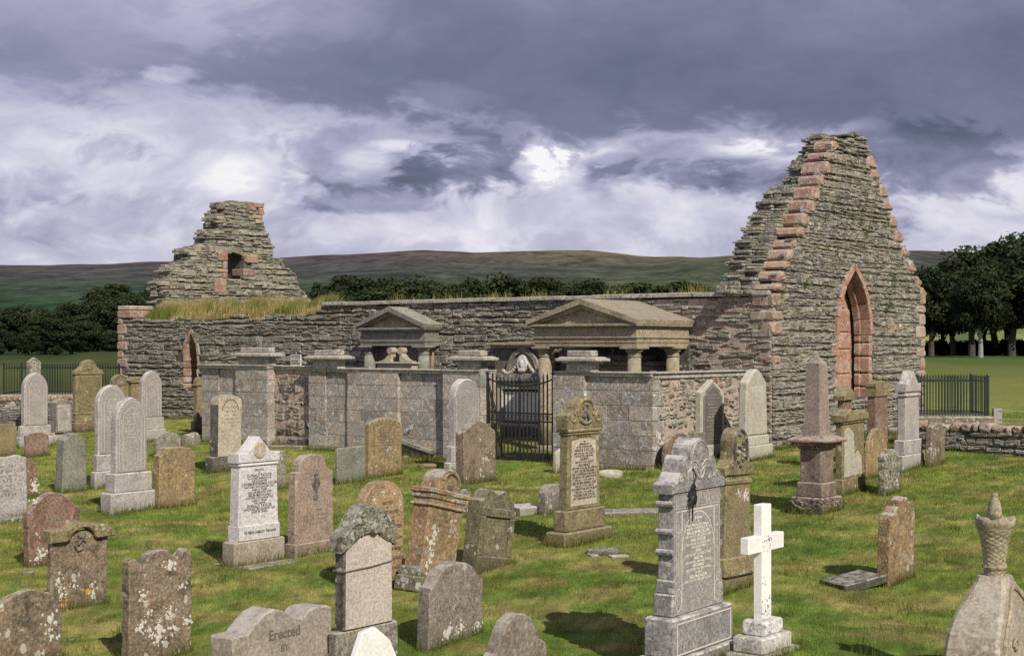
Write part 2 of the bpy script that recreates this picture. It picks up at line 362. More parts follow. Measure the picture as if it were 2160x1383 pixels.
def rubble(mb, P, a0, a1, z0, ztop, inside=None, ch=(0.06,0.14), ln=(0.14,0.5), gap=0.014, prot=(0.0,0.045), pal=GREYS, bev=0.018, jit=0.014,
           zmax=None, back=0.12, odd=0.0, oddpal=REDS, ends=0.0, wave=0.06, skip=0.0):
    z = z0; zmax = zmax or max(ztop(a0+(a1-a0)*i/60) for i in range(61)); k = 0
    while z < zmax:
        h = ch[0]+(ch[1]-ch[0])*R.random()**1.3
        if R.random() < 0.25: h *= 1.6
        a = a0 - R.uniform(0, 0.2); ph = R.uniform(0, 6); k += 1
        while a < a1:
            l = R.uniform(*ln) * (0.7 if h < ch[0]*1.2 else 1.0)
            if h > ch[1]*1.05: l *= 1.15
            b0, b1 = max(a, a0-ends*R.random()), min(a+l, a1+ends*R.random())
            if b1-b0 > 0.05:
                zo = wave*math.sin((b0+b1)*0.45+ph)*0.5+0.022*mnoise.noise(((b0+b1)*1.6, z*1.3, ph))
                am = (b0+b1)/2
                segs = [(z+zo, z+zo+h)]
                if h > ch[1]*0.8 and R.random() < 0.55:
                    q = z+zo+h*R.uniform(0.35, 0.65); segs = [(z+zo, q), (q, z+zo+h)]
                for (q0, q1) in segs:
                    zm = (q0+q1)/2
                    if zm < ztop(am) and R.random() >= skip and (inside is None or inside(b0, b1, q0, q1)):
                        pl = oddpal if R.random() < odd else pal
                        block(mb, P, b0+gap/2, b1-gap/2, q0+gap/2*0.8, q1-gap/2*0.8, R.uniform(*prot), back, bev, min(jit, (q1-q0)*0.3), rcol(pl), tilt=R.gauss(0, 0.012)*min(1, l/0.3)*wave/0.06)
            a += l
        z += h
def core(mb, P, a0, a1, z0, ztop, d1, d0, step=0.1, hole=None, drop=0.04, hole_d=None):
    """mortar heart of a wall, in strips; hole(a) -> (zlo, zhi) or None"""
    n = max(1, int(round((a1-a0)/step))); st = (a1-a0)/n
    for i in range(n):
        x0, x1 = a0+i*st, a0+(i+1)*st; zt = min(ztop(x0+1e-4), ztop(x1-1e-4))-drop
        if zt <= z0: continue
        segs = [(z0, zt, d0)]
        h = hole((x0+x1)/2) if hole else None
        if h:
            segs = [(z0, min(h[0], zt), d0)]
            if h[1] < zt: segs.append((h[1], zt, d0))
            if hole_d is not None: segs.append((h[0], min(h[1], zt), hole_d))
        for (q0, q1, dd) in segs:
            if q1-q0 < 0.005: continue
            c = [P(x0,q0,dd),P(x1,q0,dd),P(x1,q0,-d1),P(x0,q0,-d1),P(x0,q1,dd),P(x1,q1,dd),P(x1,q1,-d1),P(x0,q1,-d1)]
            mb.add(c, [(0,3,2,1),(4,5,6,7),(0,1,5,4),(1,2,6,5),(2,3,7,6),(3,0,4,7)])
def inpoly(x, y, poly):
    c = False; n = len(poly); j = n-1
    for i in range(n):
        xi, yi = poly[i]; xj, yj = poly[j]
        if (yi > y) != (yj > y) and x < (xj-xi)*(y-yi)/(yj-yi)+xi: c = not c
        j = i
    return c
def lerp_tab(tab, x):
    if x <= tab[0][0]: return tab[0][1]
    for (x0, y0), (x1, y1) in zip(tab, tab[1:]):
        if x <= x1: return y0+(y1-y0)*(x-x0)/max(1e-9, x1-x0)
    return tab[-1][1]
BLOBS = [(1165,350,62,40,0.55,0.9),(1200,320,90,26,0.30),(770,338,44,22,0.24,1.0),(835,308,55,12,0.28),(500,378,85,45,0.26,1.0),(1600,318,90,18,0.28),(370,172,50,14,0.22),(2090,420,90,40,0.18),(1000,345,130,62,-0.40,0.8),(800,425,120,24,-0.22),(1900,380,160,85,-0.38,0.9),(1260,350,60,26,-0.22),(1450,375,90,24,-0.20)]
DARKS_ON_LOW = [(230,330,90,36,-0.20),(600,390,60,26,-0.12),(80,410,80,36,-0.10),(1400,360,220,50,-0.16),(1650,380,140,50,-0.18),(300,470,300,40,-0.10,1.0),(760,330,180,60,-0.16,1.0),(1000,520,500,26,-0.06,1.0)]
LIGHTS_ON_DECK = [(250,70,330,90,0.08,1.0),(930,210,110,26,0.12,1.0),(560,60,240,60,0.10,1.0)]
def _s(r,g,b):
    f=lambda c:((c/255+0.055)/1.055)**2.4 if c>10 else c/255/12.92
    return (f(r),f(g),f(b),1)
SKYRAMP = [(0.0,_s(88,92,112)),(0.14,_s(103,106,129)),(0.30,_s(127,128,155)),(0.50,_s(166,165,192)),(0.70,_s(199,197,217)),(0.86,_s(229,226,237)),(1.0,_s(252,250,250))]
# ================================================================ THE CHAPEL
chapel = empty('ruined_chapel', (C0[0], C0[1], 0), ROT)
tag(chapel, 'long roofless rubble chapel ruin with a tall pointed east gable and red sandstone dressings', 'ruined chapel')
def pts_s(tab, lx=0.0):            # pixel outline on the plane x = lx  -> (s, z)
    out = []
    for px, py in tab:
        s = s_at(px, lx); out.append((s, zat(py, c2w(lx, s)[1])))
    return sorted(out)
def pts_v(tab, ly=0.0, srt=False):
    out = []
    for px, py in tab:
        v = v_at(px, ly); out.append((v, zat(py, c2w(v, ly)[1])))
    return sorted(out) if srt else out
# ---- south wall
SL = s_at(251, 0)                  # west end
headtab = pts_s([(676,664),(655,658),(640,667),(600,663),(560,671),(500,666),(430,673),(380,670),(340,678),(300,674),(251,676)])
S_COP = headtab[0][0]
def south_top(s):
    if s < S_COP: return 3.27
    return lerp_tab(headtab, s)
dS0, dS1 = s_at(417, 0), s_at(391, 0); dSc, dSh = (dS0+dS1)/2, (dS1-dS0)/2
D_d = c2w(0, dSc)[1]; dZ0, dZ1 = zat(818, D_d), zat(702, D_d); dSp = dZ0+0.60*(dZ1-dZ0)
def arch_half(z, h, zs, za):       # half width of a pointed opening at height z
    if z <= zs: return h
    if z >= za: return 0
    H = (za-zs)/h; c = (H*H-1)/2; rr = 1+c; t = (z-zs)/h
    return max(0, h*(math.sqrt(max(0, rr*rr-t*t))-c))
def arch_z(u, h, zs, za):          # height of the arch at offset u
    u = abs(u)
    if u >= h: return zs
    H = (za-zs)/h; c = (H*H-1)/2; rr = 1+c; t = u/h+c
    return zs+h*math.sqrt(max(0, rr*rr-t*t))
def door_free(b0, b1, q0, q1):
    zm = (q0+q1)/2
    if q1 > dZ0 and q0 < dZ1+0.02:
        hh = arch_half(max(dZ0, min(q0, q1)), dSh, dSp, dZ1)
        if b1 > dSc-hh-0.01 and b0 < dSc+hh+0.01: return False
    return True
PS = lambda a, z, d: (-d, a, z)
mb = MB(); 
core(mb, PS, 3.6, SL-0.02, -0.4, south_top, 0.95, -0.012, 0.1, lambda a: (dZ0, arch_z((a-dSc)*dSh/(dSh+0.08), dSh, dSp, dZ1)+0.03) if abs(a-dSc) < dSh+0.08 else None)
south = mb.build('south_wall', M['mortar'], chapel)
mb = MB(); core(mb, PS, 0.03, 3.6, -0.4, south_top, 0.95, 0.004, 0.1)
mb.build('mortar_patch', M['pinkmortar'], south)
mb = MB()
rubble(mb, PS, 3.3, SL, -0.25, south_top, door_free, ch=(0.045,0.115), ln=(0.12,0.42), gap=0.011, odd=0.012, prot=(0.004,0.048), jit=0.015)
GREYW = GREYS+[(0.36,0.31,0.25),(0.30,0.24,0.19)]
rubble(mb, PS, 0.02, 3.3, -0.25, south_top, None, ch=(0.05,0.14), odd=0.03, prot=(0.0,0.06), pal=GREYW, jit=0.022, skip=0.16)
mb.build('rubble_facing', M['rubble'], south)
# coping slabs
mb = MB(); a = 0.05
while a < S_COP:
    l = min(R.uniform(0.75, 1.25), S_COP-a)
    if l < 0.2: break
    z = 3.268+R.uniform(-0.008, 0.008)
    mb.box(-0.10+R.uniform(-0.012,0.012), 1.02, a+0.004, a+l-0.004, z, z+0.10, b=0.014)
    a += l
mb.build('coping', M['coping'], south)
# loose stones along the broken wall head
mb = MB()
for i in range(46):
    s = R.uniform(S_COP+0.1, SL-0.7); z = south_top(s)
    x = R.uniform(-0.03, 0.3)
    block(mb, lambda a, zz, d, x=x: (x-d, a, zz), s, s+R.uniform(0.2,0.5), z-0.05, z+R.uniform(0.02,0.07), 0.0, 0.3, 0.02, 0.02, rcol(GREYS))
mb.build('wall_head_stones', M['rubble'], south)
# west end quoins
mb = MB(); z = -0.2; k = 0
zq = zat(646, c2w(0, SL)[1])
while z < zq:
    h = R.uniform(0.17, 0.33); h = min(h, zq-z+0.02); l = (0.42 if k % 2 else 0.22)+R.uniform(-0.05,0.05)
    if z > zq-0.55: l = 0.65
    block(mb, PS, SL-l, SL+0.02, z+0.006, z+h-0.006, 0.05+R.uniform(0,0.02), 0.9, 0.035, 0.012, rcol(REDS if z < zq-0.3 else [(0.36,0.29,0.23)])); z += h; k += 1
mb.build('quoins', M['redstone'], south)
# red dressings of the narrow south doorway
mb = MB()
z = dZ0-0.05; k = 0
while z < dSp:
    h = min(R.uniform(0.17, 0.30), dSp-z+0.01); l = 0.20 if k % 2 else 0.09
    block(mb, PS, dSc+dSh-0.005, dSc+dSh+l, z+0.006, z+h-0.006, 0.045, 0.55, 0.03, 0.01, rcol(REDS))
    block(mb, PS, dSc-dSh-l*0.6, dSc-dSh+0.005, z+0.006, z+h-0.006, 0.045, 0.55, 0.03, 0.01, rcol(REDS))
    z += h; k += 1
def vouss(mb, P, c, h, zs, za, thick, n, front, back, col):
    """pointed arch ring of n stones a side"""
    for sd in (-1, 1):
        for i in range(n):
            t0, t1 = i/n, (i+1)/n-0.012
            q = []
            for t in (t0, t1):
                z = zs+(za-zs)*t; hh = arch_half(z, h, zs, za)
                z2 = zs+(za-zs+thick*1.25)*t; h2 = arch_half(z2, h+thick, zs, za+thick*1.25)
                q.append(((c+sd*hh, z), (c+sd*h2, z2)))
            pl = [q[0][0], q[0][1], q[1][1], q[1][0]]
            vs = [P(a, zz, -back) for a, zz in pl]+[P(a, zz, front-0.015) for a, zz in pl]
            ma = sum(a for a, _ in pl)/4; mz = sum(zz for _, zz in pl)/4
            vs += [P(a+(ma-a)*0.10, zz+(mz-zz)*0.10, front) for a, zz in pl]
            fs = [(8,9,10,11)]
            for r in range(2):
                for j in range(4): fs.append((r*4+j, r*4+(j+1)%4, r*4+4+(j+1)%4, r*4+4+j))
            mb.add(vs, fs, rcol(col, 0.08))
vouss(mb, PS, dSc, dSh, dSp, dZ1, 0.11, 2, 0.04, 0.55, REDS)
mb.build('doorway_surround', M['redstone'], south)
# ---- east gable
aLt = pts_v([(1622,628),(1749,320)]); 
def aL(z): return aLt[0][0]+(z-aLt[0][1])*(aLt[1][0]-aLt[0][0])/(aLt[1][1]-aLt[0][1])
aRt = sorted([(z, v) for v, z in pts_v([(1950,628),(1948,620),(1935,590),(1920,555),(1905,520),(1892,490),(1879,450),(1864,405),(1848,370),(1836,335),(1826,302),(1822,286)])])
def aR(z): return lerp_tab(aRt, z)
backt = sorted([(z, v) for v, z in pts_v([(1519,618),(1530,578),(1545,545),(1553,520),(1573,483),(1590,450),(1603,428),(1618,402),(1655,397),(1657,380),(1672,345),(1690,328),(1699,300),(1702,291)], 1.12)])
def aB(z): return lerp_tab(backt, z)
ZT = zat(288, 34.0)
vR = v_at(1948, 0)
def gable_z_front(a):
    if a < aL(3.35): return 3.3
    best = 3.3
    for i in range(120):
        z = 3.3+i*(ZT-3.3)/119
        if aL(z) <= a <= aR(z)+0.02: best = z
    vt = v_at(1792, 0)
    return min(best, ZT-0.20 if a < vt else ZT+0.04)
gcache = {}
def gzf(a):
    k = round(a, 2)
    if k not in gcache: gcache[k] = gable_z_front(k)
    return gcache[k]
def gzcore(a):
    zf = gzf(a)
    zb = 3.3
    for i in range(80):
        z = 3.3+i*(ZT-3.3)/79
        if a >= aB(z)+0.15 and a >= aL(z)+0.1 and a <= aR(z)-0.08: zb = z
    return min(zf, zb)
wc, wh = (v_at(1766,0)+v_at(1833,0))/2, (v_at(1833,0)-v_at(1766,0))/2
D_w = c2w(wc, 0)[1]; wZ0, wZ1, wSp = zat(838, D_w), zat(570, D_w), zat(705, D_w)
PE = lambda a, z, d: (a, -d, z)
def win_free(b0, b1, q0, q1):
    if q1 > wZ0 and q0 < wZ1+0.05:
        hh = arch_half(max(wZ0, q0), wh+0.03, wSp, wZ1+0.04)
        if b1 > wc-hh and b0 < wc+hh: return False
    return True
mb = MB()
core(mb, PE, 0.03, vR-0.03, -0.4, gzcore, 1.12, -0.012, 0.07, lambda a: (wZ0, arch_z((a-wc)*wh/(wh+0.07), wh, wSp, wZ1)+0.03) if abs(a-wc) < wh+0.07 else None, 0.06, hole_d=-0.62)
east = mb.build('east_gable', M['mortar'], chapel)
mb = MB()
GREYE = GREYS+GREYS+[(0.28,0.255,0.205),(0.24,0.225,0.185),(0.31,0.27,0.21)]
rubble(mb, PE, 0.0, vR, -0.25, lambda a: gzf(a), win_free, ch=(0.045,0.105), ln=(0.10,0.38), gap=0.010, odd=0.008, prot=(0.006,0.038), pal=GREYE, jit=0.013, zmax=ZT+0.1)
# ragged top courses
for i in range(26):
    z = ZT-0.50+i*0.019; a = R.uniform(aL(z)+0.4, aR(z)-0.1)
    if z > ZT-0.22 and a < v_at(1785, 0): continue
    block(mb, PE, a-R.uniform(.1,.25), a+R.uniform(.1,.25), z, z+0.05, R.uniform(0.03,0.1), 0.9, 0.018, 0.02, rcol(GREYS))
# horizontal slabs of the broken slope behind the red stones, seen from their ends
z = 3.30
while z < ZT-0.05:
    h = R.uniform(0.045, 0.10)
    for (y0, y1, k) in ((0.42, 0.74, 0.45), (0.72, 1.15, 1.0)):
        al = aL(z)*(1-k)+aB(z)*k + R.uniform(-0.16, 0.09)
        y = y0
        while y < y1-0.05:
            l = min(R.uniform(0.18, 0.45), y1-y)
            aa = al+R.uniform(-0.06, 0.06)
            block(mb, lambda a, zz, d, aa=aa: (aa-d, a, zz), y+0.005, y+l-0.005, z+0.004, z+h-0.004, 0.0, 0.75, 0.018, 0.014, rcol(GREYS, 0.15)); y += l
    z += h
# right slope raking ends
z = 3.4
while z < ZT:
    h = R.uniform(0.05, 0.1); ar = aR(z)-0.1+R.uniform(-0.04, 0.07)
    for y0 in (0.3, 0.72):
        block(mb, lambda a, zz, d, ar=ar: (ar+d, a, zz), y0, y0+0.4, z, z+h-0.006, 0.0, 0.5, 0.018, 0.014, rcol(GREYS))
    z += h
mb.build('rubble_facing', M['rubble'], east)
mb = MB()
# red skew stones: left slope (deep blocks), right slope
zs = [zat(y, 31.5) for y in (628,604,566,556,523,497,471,432,406,378,356,334,314)]
z = 3.32
while z < 6.62:
    h = R.uniform(0.21, 0.34); g = R.uniform(0.02, 0.06); al = aL(z+h/2)
    c = rcol([(0.33,0.205,0.15),(0.37,0.25,0.185),(0.30,0.18,0.13)], 0.12)
    x0 = al-0.06+R.uniform(-0.03,0.03)
    block(mb, PE, x0, al+0.27+R.uniform(-0.06,0.08), z+g, z+h-g*0.2, 0.07+R.uniform(-0.02,0.03), 0.46+R.uniform(-0.05,0.05), 0.06, 0.022, c, sl=0.035, sr=0.02)
    z += h
mb.build('skew_stones', M['redstone'], east); mb = MB()
z = 3.45
while z < 6.7:
    h = R.uniform(0.24, 0.38); ar = aR(z+h*0.35)
    block(mb, PE, ar-0.26-R.uniform(0,0.15), ar+0.13+R.uniform(0,0.05), z+0.02, z+h-0.02, 0.06, 0.45, 0.05, 0.02, sr=-0.17, col= rcol([(0.34,0.215,0.16),(0.32,0.19,0.14)], 0.1))
    z += h+R.choice([0, 0, 0.06])
mb.build('skew_stones', M['redstone'], east)
mb = MB()
# corner quoins: south-east (few) and north-east
for (z0, z1, l, w) in ((3.02,3.3,0.28,0.5),(2.72,2.95,0.45,0.55),(2.42,2.70,0.35,0.30),(1.80,1.98,0.3,0.2)):
    block(mb, PS, -0.05, w, z0, z1, 0.05, 0.3, 0.05, 0.015, rcol(REDS)); 
    block(mb, PE, -0.02, l, z0+0.004, z1-0.004, 0.052, 0.3, 0.05, 0.015, rcol(REDS))
mb.build('quoins', M['redstone'], east); mb = MB()
z = 0.0; k = 0
while z < 3.45:
    h = R.uniform(0.2, 0.36); l = (0.5 if k % 2 else 0.27)+R.uniform(-0.05,0.05)
    block(mb, PE, vR-l, vR+0.05, z+0.008, z+h-0.008, 0.055, 0.6, 0.05, 0.016, rcol([(0.36,0.22,0.16),(0.35,0.20,0.14),(0.38,0.26,0.20)])); z += h; k += 1
mb.build('quoins', M['redstone'], east); mb = MB()
for i, (px, py) in enumerate(((1862,684),(1875,690),(1887,692),(1898,690),(1880,684))):
    v = v_at(px, 0); zz = zat(py, c2w(v, 0)[1]); block(mb, PE, v-0.12, v+0.12, zz-0.07, zz+0.07, 0.05, 0.2, 0.03, 0.016, rcol(REDS))
mb.build('red_patch', M['redstone'], east)
win = MB(); z = wZ0-0.1; k = 0
REDW = [(0.34,0.20,0.14),(0.32,0.18,0.125),(0.36,0.225,0.165)]
while z < wSp:
    h = min(R.uniform(0.24, 0.42), wSp-z+0.01)
    l = 0.30 if k % 2 else 0.13
    block(win, PE, wc-wh-l, wc-wh+0.005, z+0.008, z+h-0.008, 0.035, 0.62, 0.04, 0.012, rcol(REDW, 0.1))
    # right jamb in two orders with a hollow between them
    block(win, PE, wc+wh-0.012, wc+wh+0.15, z+0.008, z+h-0.008, 0.03, 0.20, 0.035, 0.01, rcol(REDW, 0.1))
    block(win, PE, wc+wh-0.05, wc+wh+0.12, z+0.008, z+h-0.008, -0.20, 0.36, 0.05, 0.01, rcol(REDW, 0.1))
    z += h; k += 1
vouss(win, PE, wc, wh-0.012, wSp, wZ1, 0.15, 4, 0.06, 0.22, REDW)
vouss(win, PE, wc, wh-0.06, wSp, wZ1-0.10, 0.16, 4, -0.20, 0.36, REDW)
wo = win.build('lancet_window', M['redstone'], east)
pn = MB()
po_ = [(wc-wh-0.05, wZ0-0.1), (wc+wh+0.05, wZ0-0.1), (wc+wh+0.05, wSp)]+[(wc+arch_half(wSp+(wZ1-wSp)*i/8, wh, wSp, wZ1)+0.05, wSp+(wZ1-wSp)*i/8) for i in range(1, 9)]+[(wc-arch_half(wSp+(wZ1-wSp)*i/8, wh, wSp, wZ1)-0.05, wSp+(wZ1-wSp)*i/8) for i in range(8, 0, -1)]+[(wc-wh-0.05, wSp)]
pn.prism(po_, 0.455, 0.63, 0.0, (0.30,0.165,0.105))
zz = [wZ0-0.1, wZ0+(wSp-wZ0)*0.36, wZ0+(wSp-wZ0)*0.76, wSp+0.05, wSp+0.62, wZ1-0.25]
for i in range(5):
    hw = arch_half(max(wSp, (zz[i]*0.35+zz[i+1]*0.65)), wh, wSp, wZ1)-0.03
    c = rcol([(0.37,0.185,0.105)], 0.06)
    block(pn, PE, wc-hw-0.05, wc+hw-0.055, zz[i]+0.006, zz[i+1]-0.006, -0.42, 0.60, 0.04, 0.008, c)
pn.build('blocking_panel', M['redstone'], wo)
# ---- west gable
YW = 21.45
wout = [(300,660),(318,636),(316,600),(336,585),(331,570),(372,552),(366,528),(418,517),(412,498),(436,482),(429,462),(448,446),(444,434),(462,428),(500,429),(522,432),(524,428),(553,430),(554,470),(561,490),(566,512),(578,518),(574,540),(592,550),(604,566),(622,582),(627,604),(640,615),(653,640),(660,660)]
wpoly = pts_v([(x+(30 if i < 15 else 0), y) for i, (x, y) in enumerate(wout)], YW)
zmn = 2.4
wpoly = [(wpoly[0][0], zmn)]+wpoly+[(wpoly[-1][0], zmn)]
ha0, ha1 = v_at(479, YW), v_at(513, YW); hz0, hz1 = zat(592, 47.5), zat(536, 47.5)
PW = lambda a, z, d: (a, YW-d, z)
def in_w(b0, b1, q0, q1):
    m, z = (b0+b1)/2, (q0+q1)/2
    if b1 > ha0 and b0 < ha1-0.25*(hz1-z)/(hz1-hz0) and hz0 < z < hz1: return False
    return inpoly(m, z, wpoly)
def w_top(a):
    z = zmn
    for i in range(160):
        q = zmn+i*0.03
        if inpoly(a, q, wpoly): z = q
    return z
va, vb = wpoly[0][0], wpoly[-1][0]
mb = MB()
core(mb, PW, va+0.1, vb-0.1, -0.3, w_top, 0.8, -0.012, 0.08, lambda a: (hz0, hz1) if ha0 < a < ha1 else None, 0.12)
west = mb.build('west_gable', M['mortar'], chapel)
mb = MB()
GREYWG = [(0.25,0.225,0.16),(0.22,0.20,0.145),(0.28,0.25,0.18),(0.19,0.175,0.13),(0.31,0.28,0.20)]
rubble(mb, PW, va-0.1, vb+0.1, zmn, lambda a: 99, in_w, ch=(0.06,0.15), ln=(0.15,0.45), pal=GREYWG, zmax=7.1, prot=(0.0,0.07), jit=0.02)
z = 3.4                                  # slab ends on both broken slopes
los = [sorted([(z_, v_) for v_, z_ in pts_v([(x+dx_, y) for x, y in wout[1:14]], YW+dy_)]) for dx_, dy_ in ((22, 0.15), (10, 0.45), (2, 0.75))]; hi = sorted([(z_, v_) for v_, z_ in pts_v(wout[17:29], YW)])
while z < 6.9:
    h = R.uniform(0.05, 0.10)
    for ki_, y0 in enumerate((0.02, 0.30, 0.58)):
        al = lerp_tab(los[ki_], z)+R.uniform(-0.14, 0.10); ar = lerp_tab(hi, z)+R.uniform(-0.10, 0.08)
        block(mb, lambda a, zz, d, al=al: (al-d, YW+a, zz), y0, y0+0.28, z, z+h-0.008, 0, 0.6, 0.018, 0.014, rcol(GREYWG))
        block(mb, lambda a, zz, d, ar=ar: (ar+d, YW+a, zz), y0, y0+0.31, z, z+h-0.008, 0, 0.6, 0.018, 0.014, rcol(GREYWG))
    z += h
mb.build('rubble_facing', M['rubble'], west)
mb = MB()
for (x0, x1, y0, y1, c) in ((458,478,538,556,REDS),(468,478,556,572,REDS),(456,478,572,580,[(0.36,0.28,0.12)]),(467,478,580,592,REDS),(450,475,592,622,REDS),
                            (518,541,540,557,REDS),(511,537,569,584,REDS),(520,538,430,447,REDS),(533,553,430,440,REDS),(545,554,440,455,REDS),(530,552,455,464,[(0.36,0.28,0.13)]),(537,552,464,473,[(0.36,0.29,0.16)])):
    block(mb, PW, v_at(x0, YW), v_at(x1, YW), zat(y1, 47.5), zat(y0, 47.5), 0.08, 0.5, 0.03, 0.012, rcol(c))
mb.build('window_surround', M['redstone'], west)
# ---- north wall (behind)
mb = MB()
core(mb, lambda a, z, d: (vR-0.9+(-d), a, z), 1.15, YW, -0.3, lambda a: 3.1+0.1*math.sin(a*2.1), 0.9, 0, 0.25)
north = mb.build('north_wall', M['mortar'], chapel)
mb = MB(); rubble(mb, lambda a, z, d: (vR-0.9-d, a, z), 1.2, YW, 0, lambda a: 3.05, ch=(0.1,0.2), ln=(0.3,0.8)); mb.build('rubble_facing', M['rubble'], north)

# ================================================================ grave enclosures with ashlar walls
XF = -3.91
def frame_thing(name, lx, ly, z, label, cat, group=None):
    p = c2w(lx, ly); o = empty(name, (p[0], p[1], z), ROT); tag(o, label, cat, group)
    return o, (lx, ly, z)
def ashlar(mb, x, s0, s1, z0, z1, pal=ASH, proud=0.0, ch=(0.26,0.31), back=0.3):
    """courses of large squared blocks on plane x (facing -x)"""
    n = max(1, round((z1-z0)/0.285)); h = (z1-z0)/n
    for i in range(n):
        a = s0; first = R.uniform(0.25, 0.5) if i % 2 else R.uniform(0.5, 0.8)
        while a < s1-0.01:
            l = first if a == s0 else R.uniform(0.42, 0.8)
            if s1-(a+l) < 0.22: l = s1-a
            block(mb, lambda q, z, d: (x-d, q, z), a+0.003, a+l-0.003, z0+i*h+0.003, z0+(i+1)*h-0.003, proud+R.uniform(-0.004,0.004), back, 0.006, 0.004, rcol(pal, 0.2))
            a += l
def cap(mb, x0, x1, s0, s1, z):
    # s0, s1: ends of the neck; the slab oversails them by 0.2
    """pier cap: neck, moulded slab, blocking course"""
    mb.box(x0, x1, s0+0.10, s1-0.10, z-0.02, z+0.16, b=0.012)
    mb.box(x0-0.05, x1+0.05, s0+0.02, s1-0.02, z+0.16, z+0.20, b=0.012)
    mb.box(x0-0.12, x1+0.12, s0-0.10, s1+0.10, z+0.20, z+0.265, b=0.012)
    mb.box(x0-0.09, x1+0.09, s0-0.07, s1+0.07, z+0.265, z+0.295, b=0.01, tx=0.05, ty=0.05)
    mb.box(x0+0.02, x1-0.02, s0+0.10, s1-0.10, z+0.295, z+0.42, b=0.018)
def coping_run(mb, x0, x1, s0, s1, z):
    a = s0
    while a < s1-0.02:
        l = min(R.uniform(0.9, 1.3), s1-a); mb.box(x0, x1, a+0.003, a+l-0.003, z, z+0.035, b=0.012); a += l
    mb.box(x0+0.03, x1-0.03, s0+0.01, s1-0.01, z-0.05, z)
sx = lambda px, lx=XF: s_at(px, lx)
ZC = 1.64
# -- right hand enclosure
eb, ofs = frame_thing('grave_enclosure', XF, sx(1200), gz(*c2w(XF, sx(1200))), 'larger grey ashlar burial enclosure holding the iron gate, built against the chapel', 'burial enclosure')
mb = MB()
P1a, P1b, P1c = sx(737), sx(690), sx(654)
for (a, b, pr) in ((sx(1375), sx(1238), 0.0), (sx(1238), sx(1172), 0.10)):
    ashlar(mb, XF-pr, a, b, -0.45, ZC-0.045)
fw = mb.build('front_wall', M['ashlar'], eb, ofs)
mb = MB()
for (a, b, pr) in ((sx(1024), sx(944), 0.16), (sx(944), sx(845), 0.0), (sx(845), sx(738), 0.09), (sx(738), sx(690), 0.02), (sx(690), sx(654), 0.05)):
    ashlar(mb, XF-pr, a, b, -0.45, ZC-0.045)
fw2 = mb.build('front_wall', M['ashlar'], eb, ofs)
for (a, b, w_) in ((sx(1375), sx(1172), fw), (sx(1024), sx(654), fw2)):
    mb = MB(); mb.box(XF+0.03, XF+0.38, a+0.02, b-0.02, -0.5, ZC-0.06); mb.build('wall_core', M['pinkmortar'], w_, ofs)
mb = MB(); coping_run(mb, XF-0.10, XF+0.42, sx(1378), sx(1172), ZC); mb.build('coping', M['coping'], fw, ofs); mb = MB(); coping_run(mb, XF-0.20, XF+0.42, sx(1024), sx(944), ZC); coping_run(mb, XF-0.13, XF+0.42, sx(944), sx(652), ZC)
mb.build('coping', M['coping'], fw2, ofs)
for (pa, pb) in ((1258,1170),(1022,941),(717,640)):
    mb = MB(); cap(mb, XF-0.14, XF+0.12, s_at(pa, XF-0.26)+0.10, s_at(pb, XF-0.26)-0.10, ZC+0.035); mb.build('pier_cap', M['coping'], eb, ofs)
YR = sx(1375)
mb = MB()     # side wall of rubble running back to the chapel
PR = lambda a, z, d: (a, YR-d, z)
core(mb, PR, XF+0.05, -0.02, -0.5, lambda a: ZC-0.05, 0.36, 0.0, 0.2, drop=0.0)
sw = mb.build('side_wall', M['pinkmortar'], eb, ofs)
mb = MB(); rubble(mb, PR, XF+0.25, -0.04, -0.3, lambda a: ZC-0.1, ch=(0.07,0.17), ln=(0.12,0.34), gap=0.03, prot=(0.006,0.05), pal=GREYS+GREYS+[(0.36,0.31,0.25),(0.13,0.12,0.10),(0.30,0.24,0.19)], odd=0.05, skip=0.22, jit=0.026, bev=0.03)
mb.build('rubble_facing', M['rubble'], sw, ofs)
mb = MB()
z = -0.45; k = 0
n = round((ZC-0.045+0.45)/0.285)
for i in range(n):
    h = (ZC-0.045+0.45)/n; l = 0.42 if i % 2 else 0.24
    block(mb, PR, XF+0.0, XF+l, -0.45+i*h+0.004, -0.45+(i+1)*h-0.004, 0.03, 0.25, 0.012, 0.004, rcol(ASH, 0.1))
mb.build('corner_stones', M['ashlar'], sw, ofs)
mb = MB(); a = XF-0.02
while a < -0.1:
    l = min(R.uniform(0.8, 1.2), -0.03-a); mb.box(a+0.003, a+l-0.003, YR-0.10, YR+0.40, ZC-0.002, ZC+0.033, b=0.012); a += l
mb.box(XF+0.02, -0.04, YR-0.05, YR+0.38, ZC-0.09, ZC-0.004)
mb.build('coping', M['coping'], sw, ofs)
mb = MB(); yl = sx(654)
mb.box(XF+0.03, -0.03, yl-0.36, yl-0.02, -0.4, ZC-0.06); mb.build('side_wall', M['mortar'], eb, ofs)
def lichen_spots(name, pts, plane, parent, ofs=(0,0,0), mat='lichen'):
    mb = MB()
    more = []
    for (a, z, r) in pts:
        more.append((a, z, r*0.45))
        for _ in range(9):
            q, e = R.uniform(0, 6.28), r*R.uniform(0.4, 1.5); more.append((a+e*math.cos(q), z+e*math.sin(q), r*R.uniform(0.10, 0.30)))
    for (a, z, r) in more:
        n = 9; vs = [plane(a, z, 0.006)]; ph = R.uniform(0, 6)
        for i in range(n):
            t = 2*math.pi*i/n; rr = r*(1+0.18*math.sin(2*t+ph)+R.uniform(-0.22,0.22)); vs.append(plane(a+rr*math.cos(t), z+rr*math.sin(t)*1.1, 0.003))
        mb.add(vs, [(0, i+1, (i+1) % n+1) for i in range(n)])
    return mb.build(name, M[mat], parent, ofs)
PF = lambda a, z, d: (XF-d, a, z)
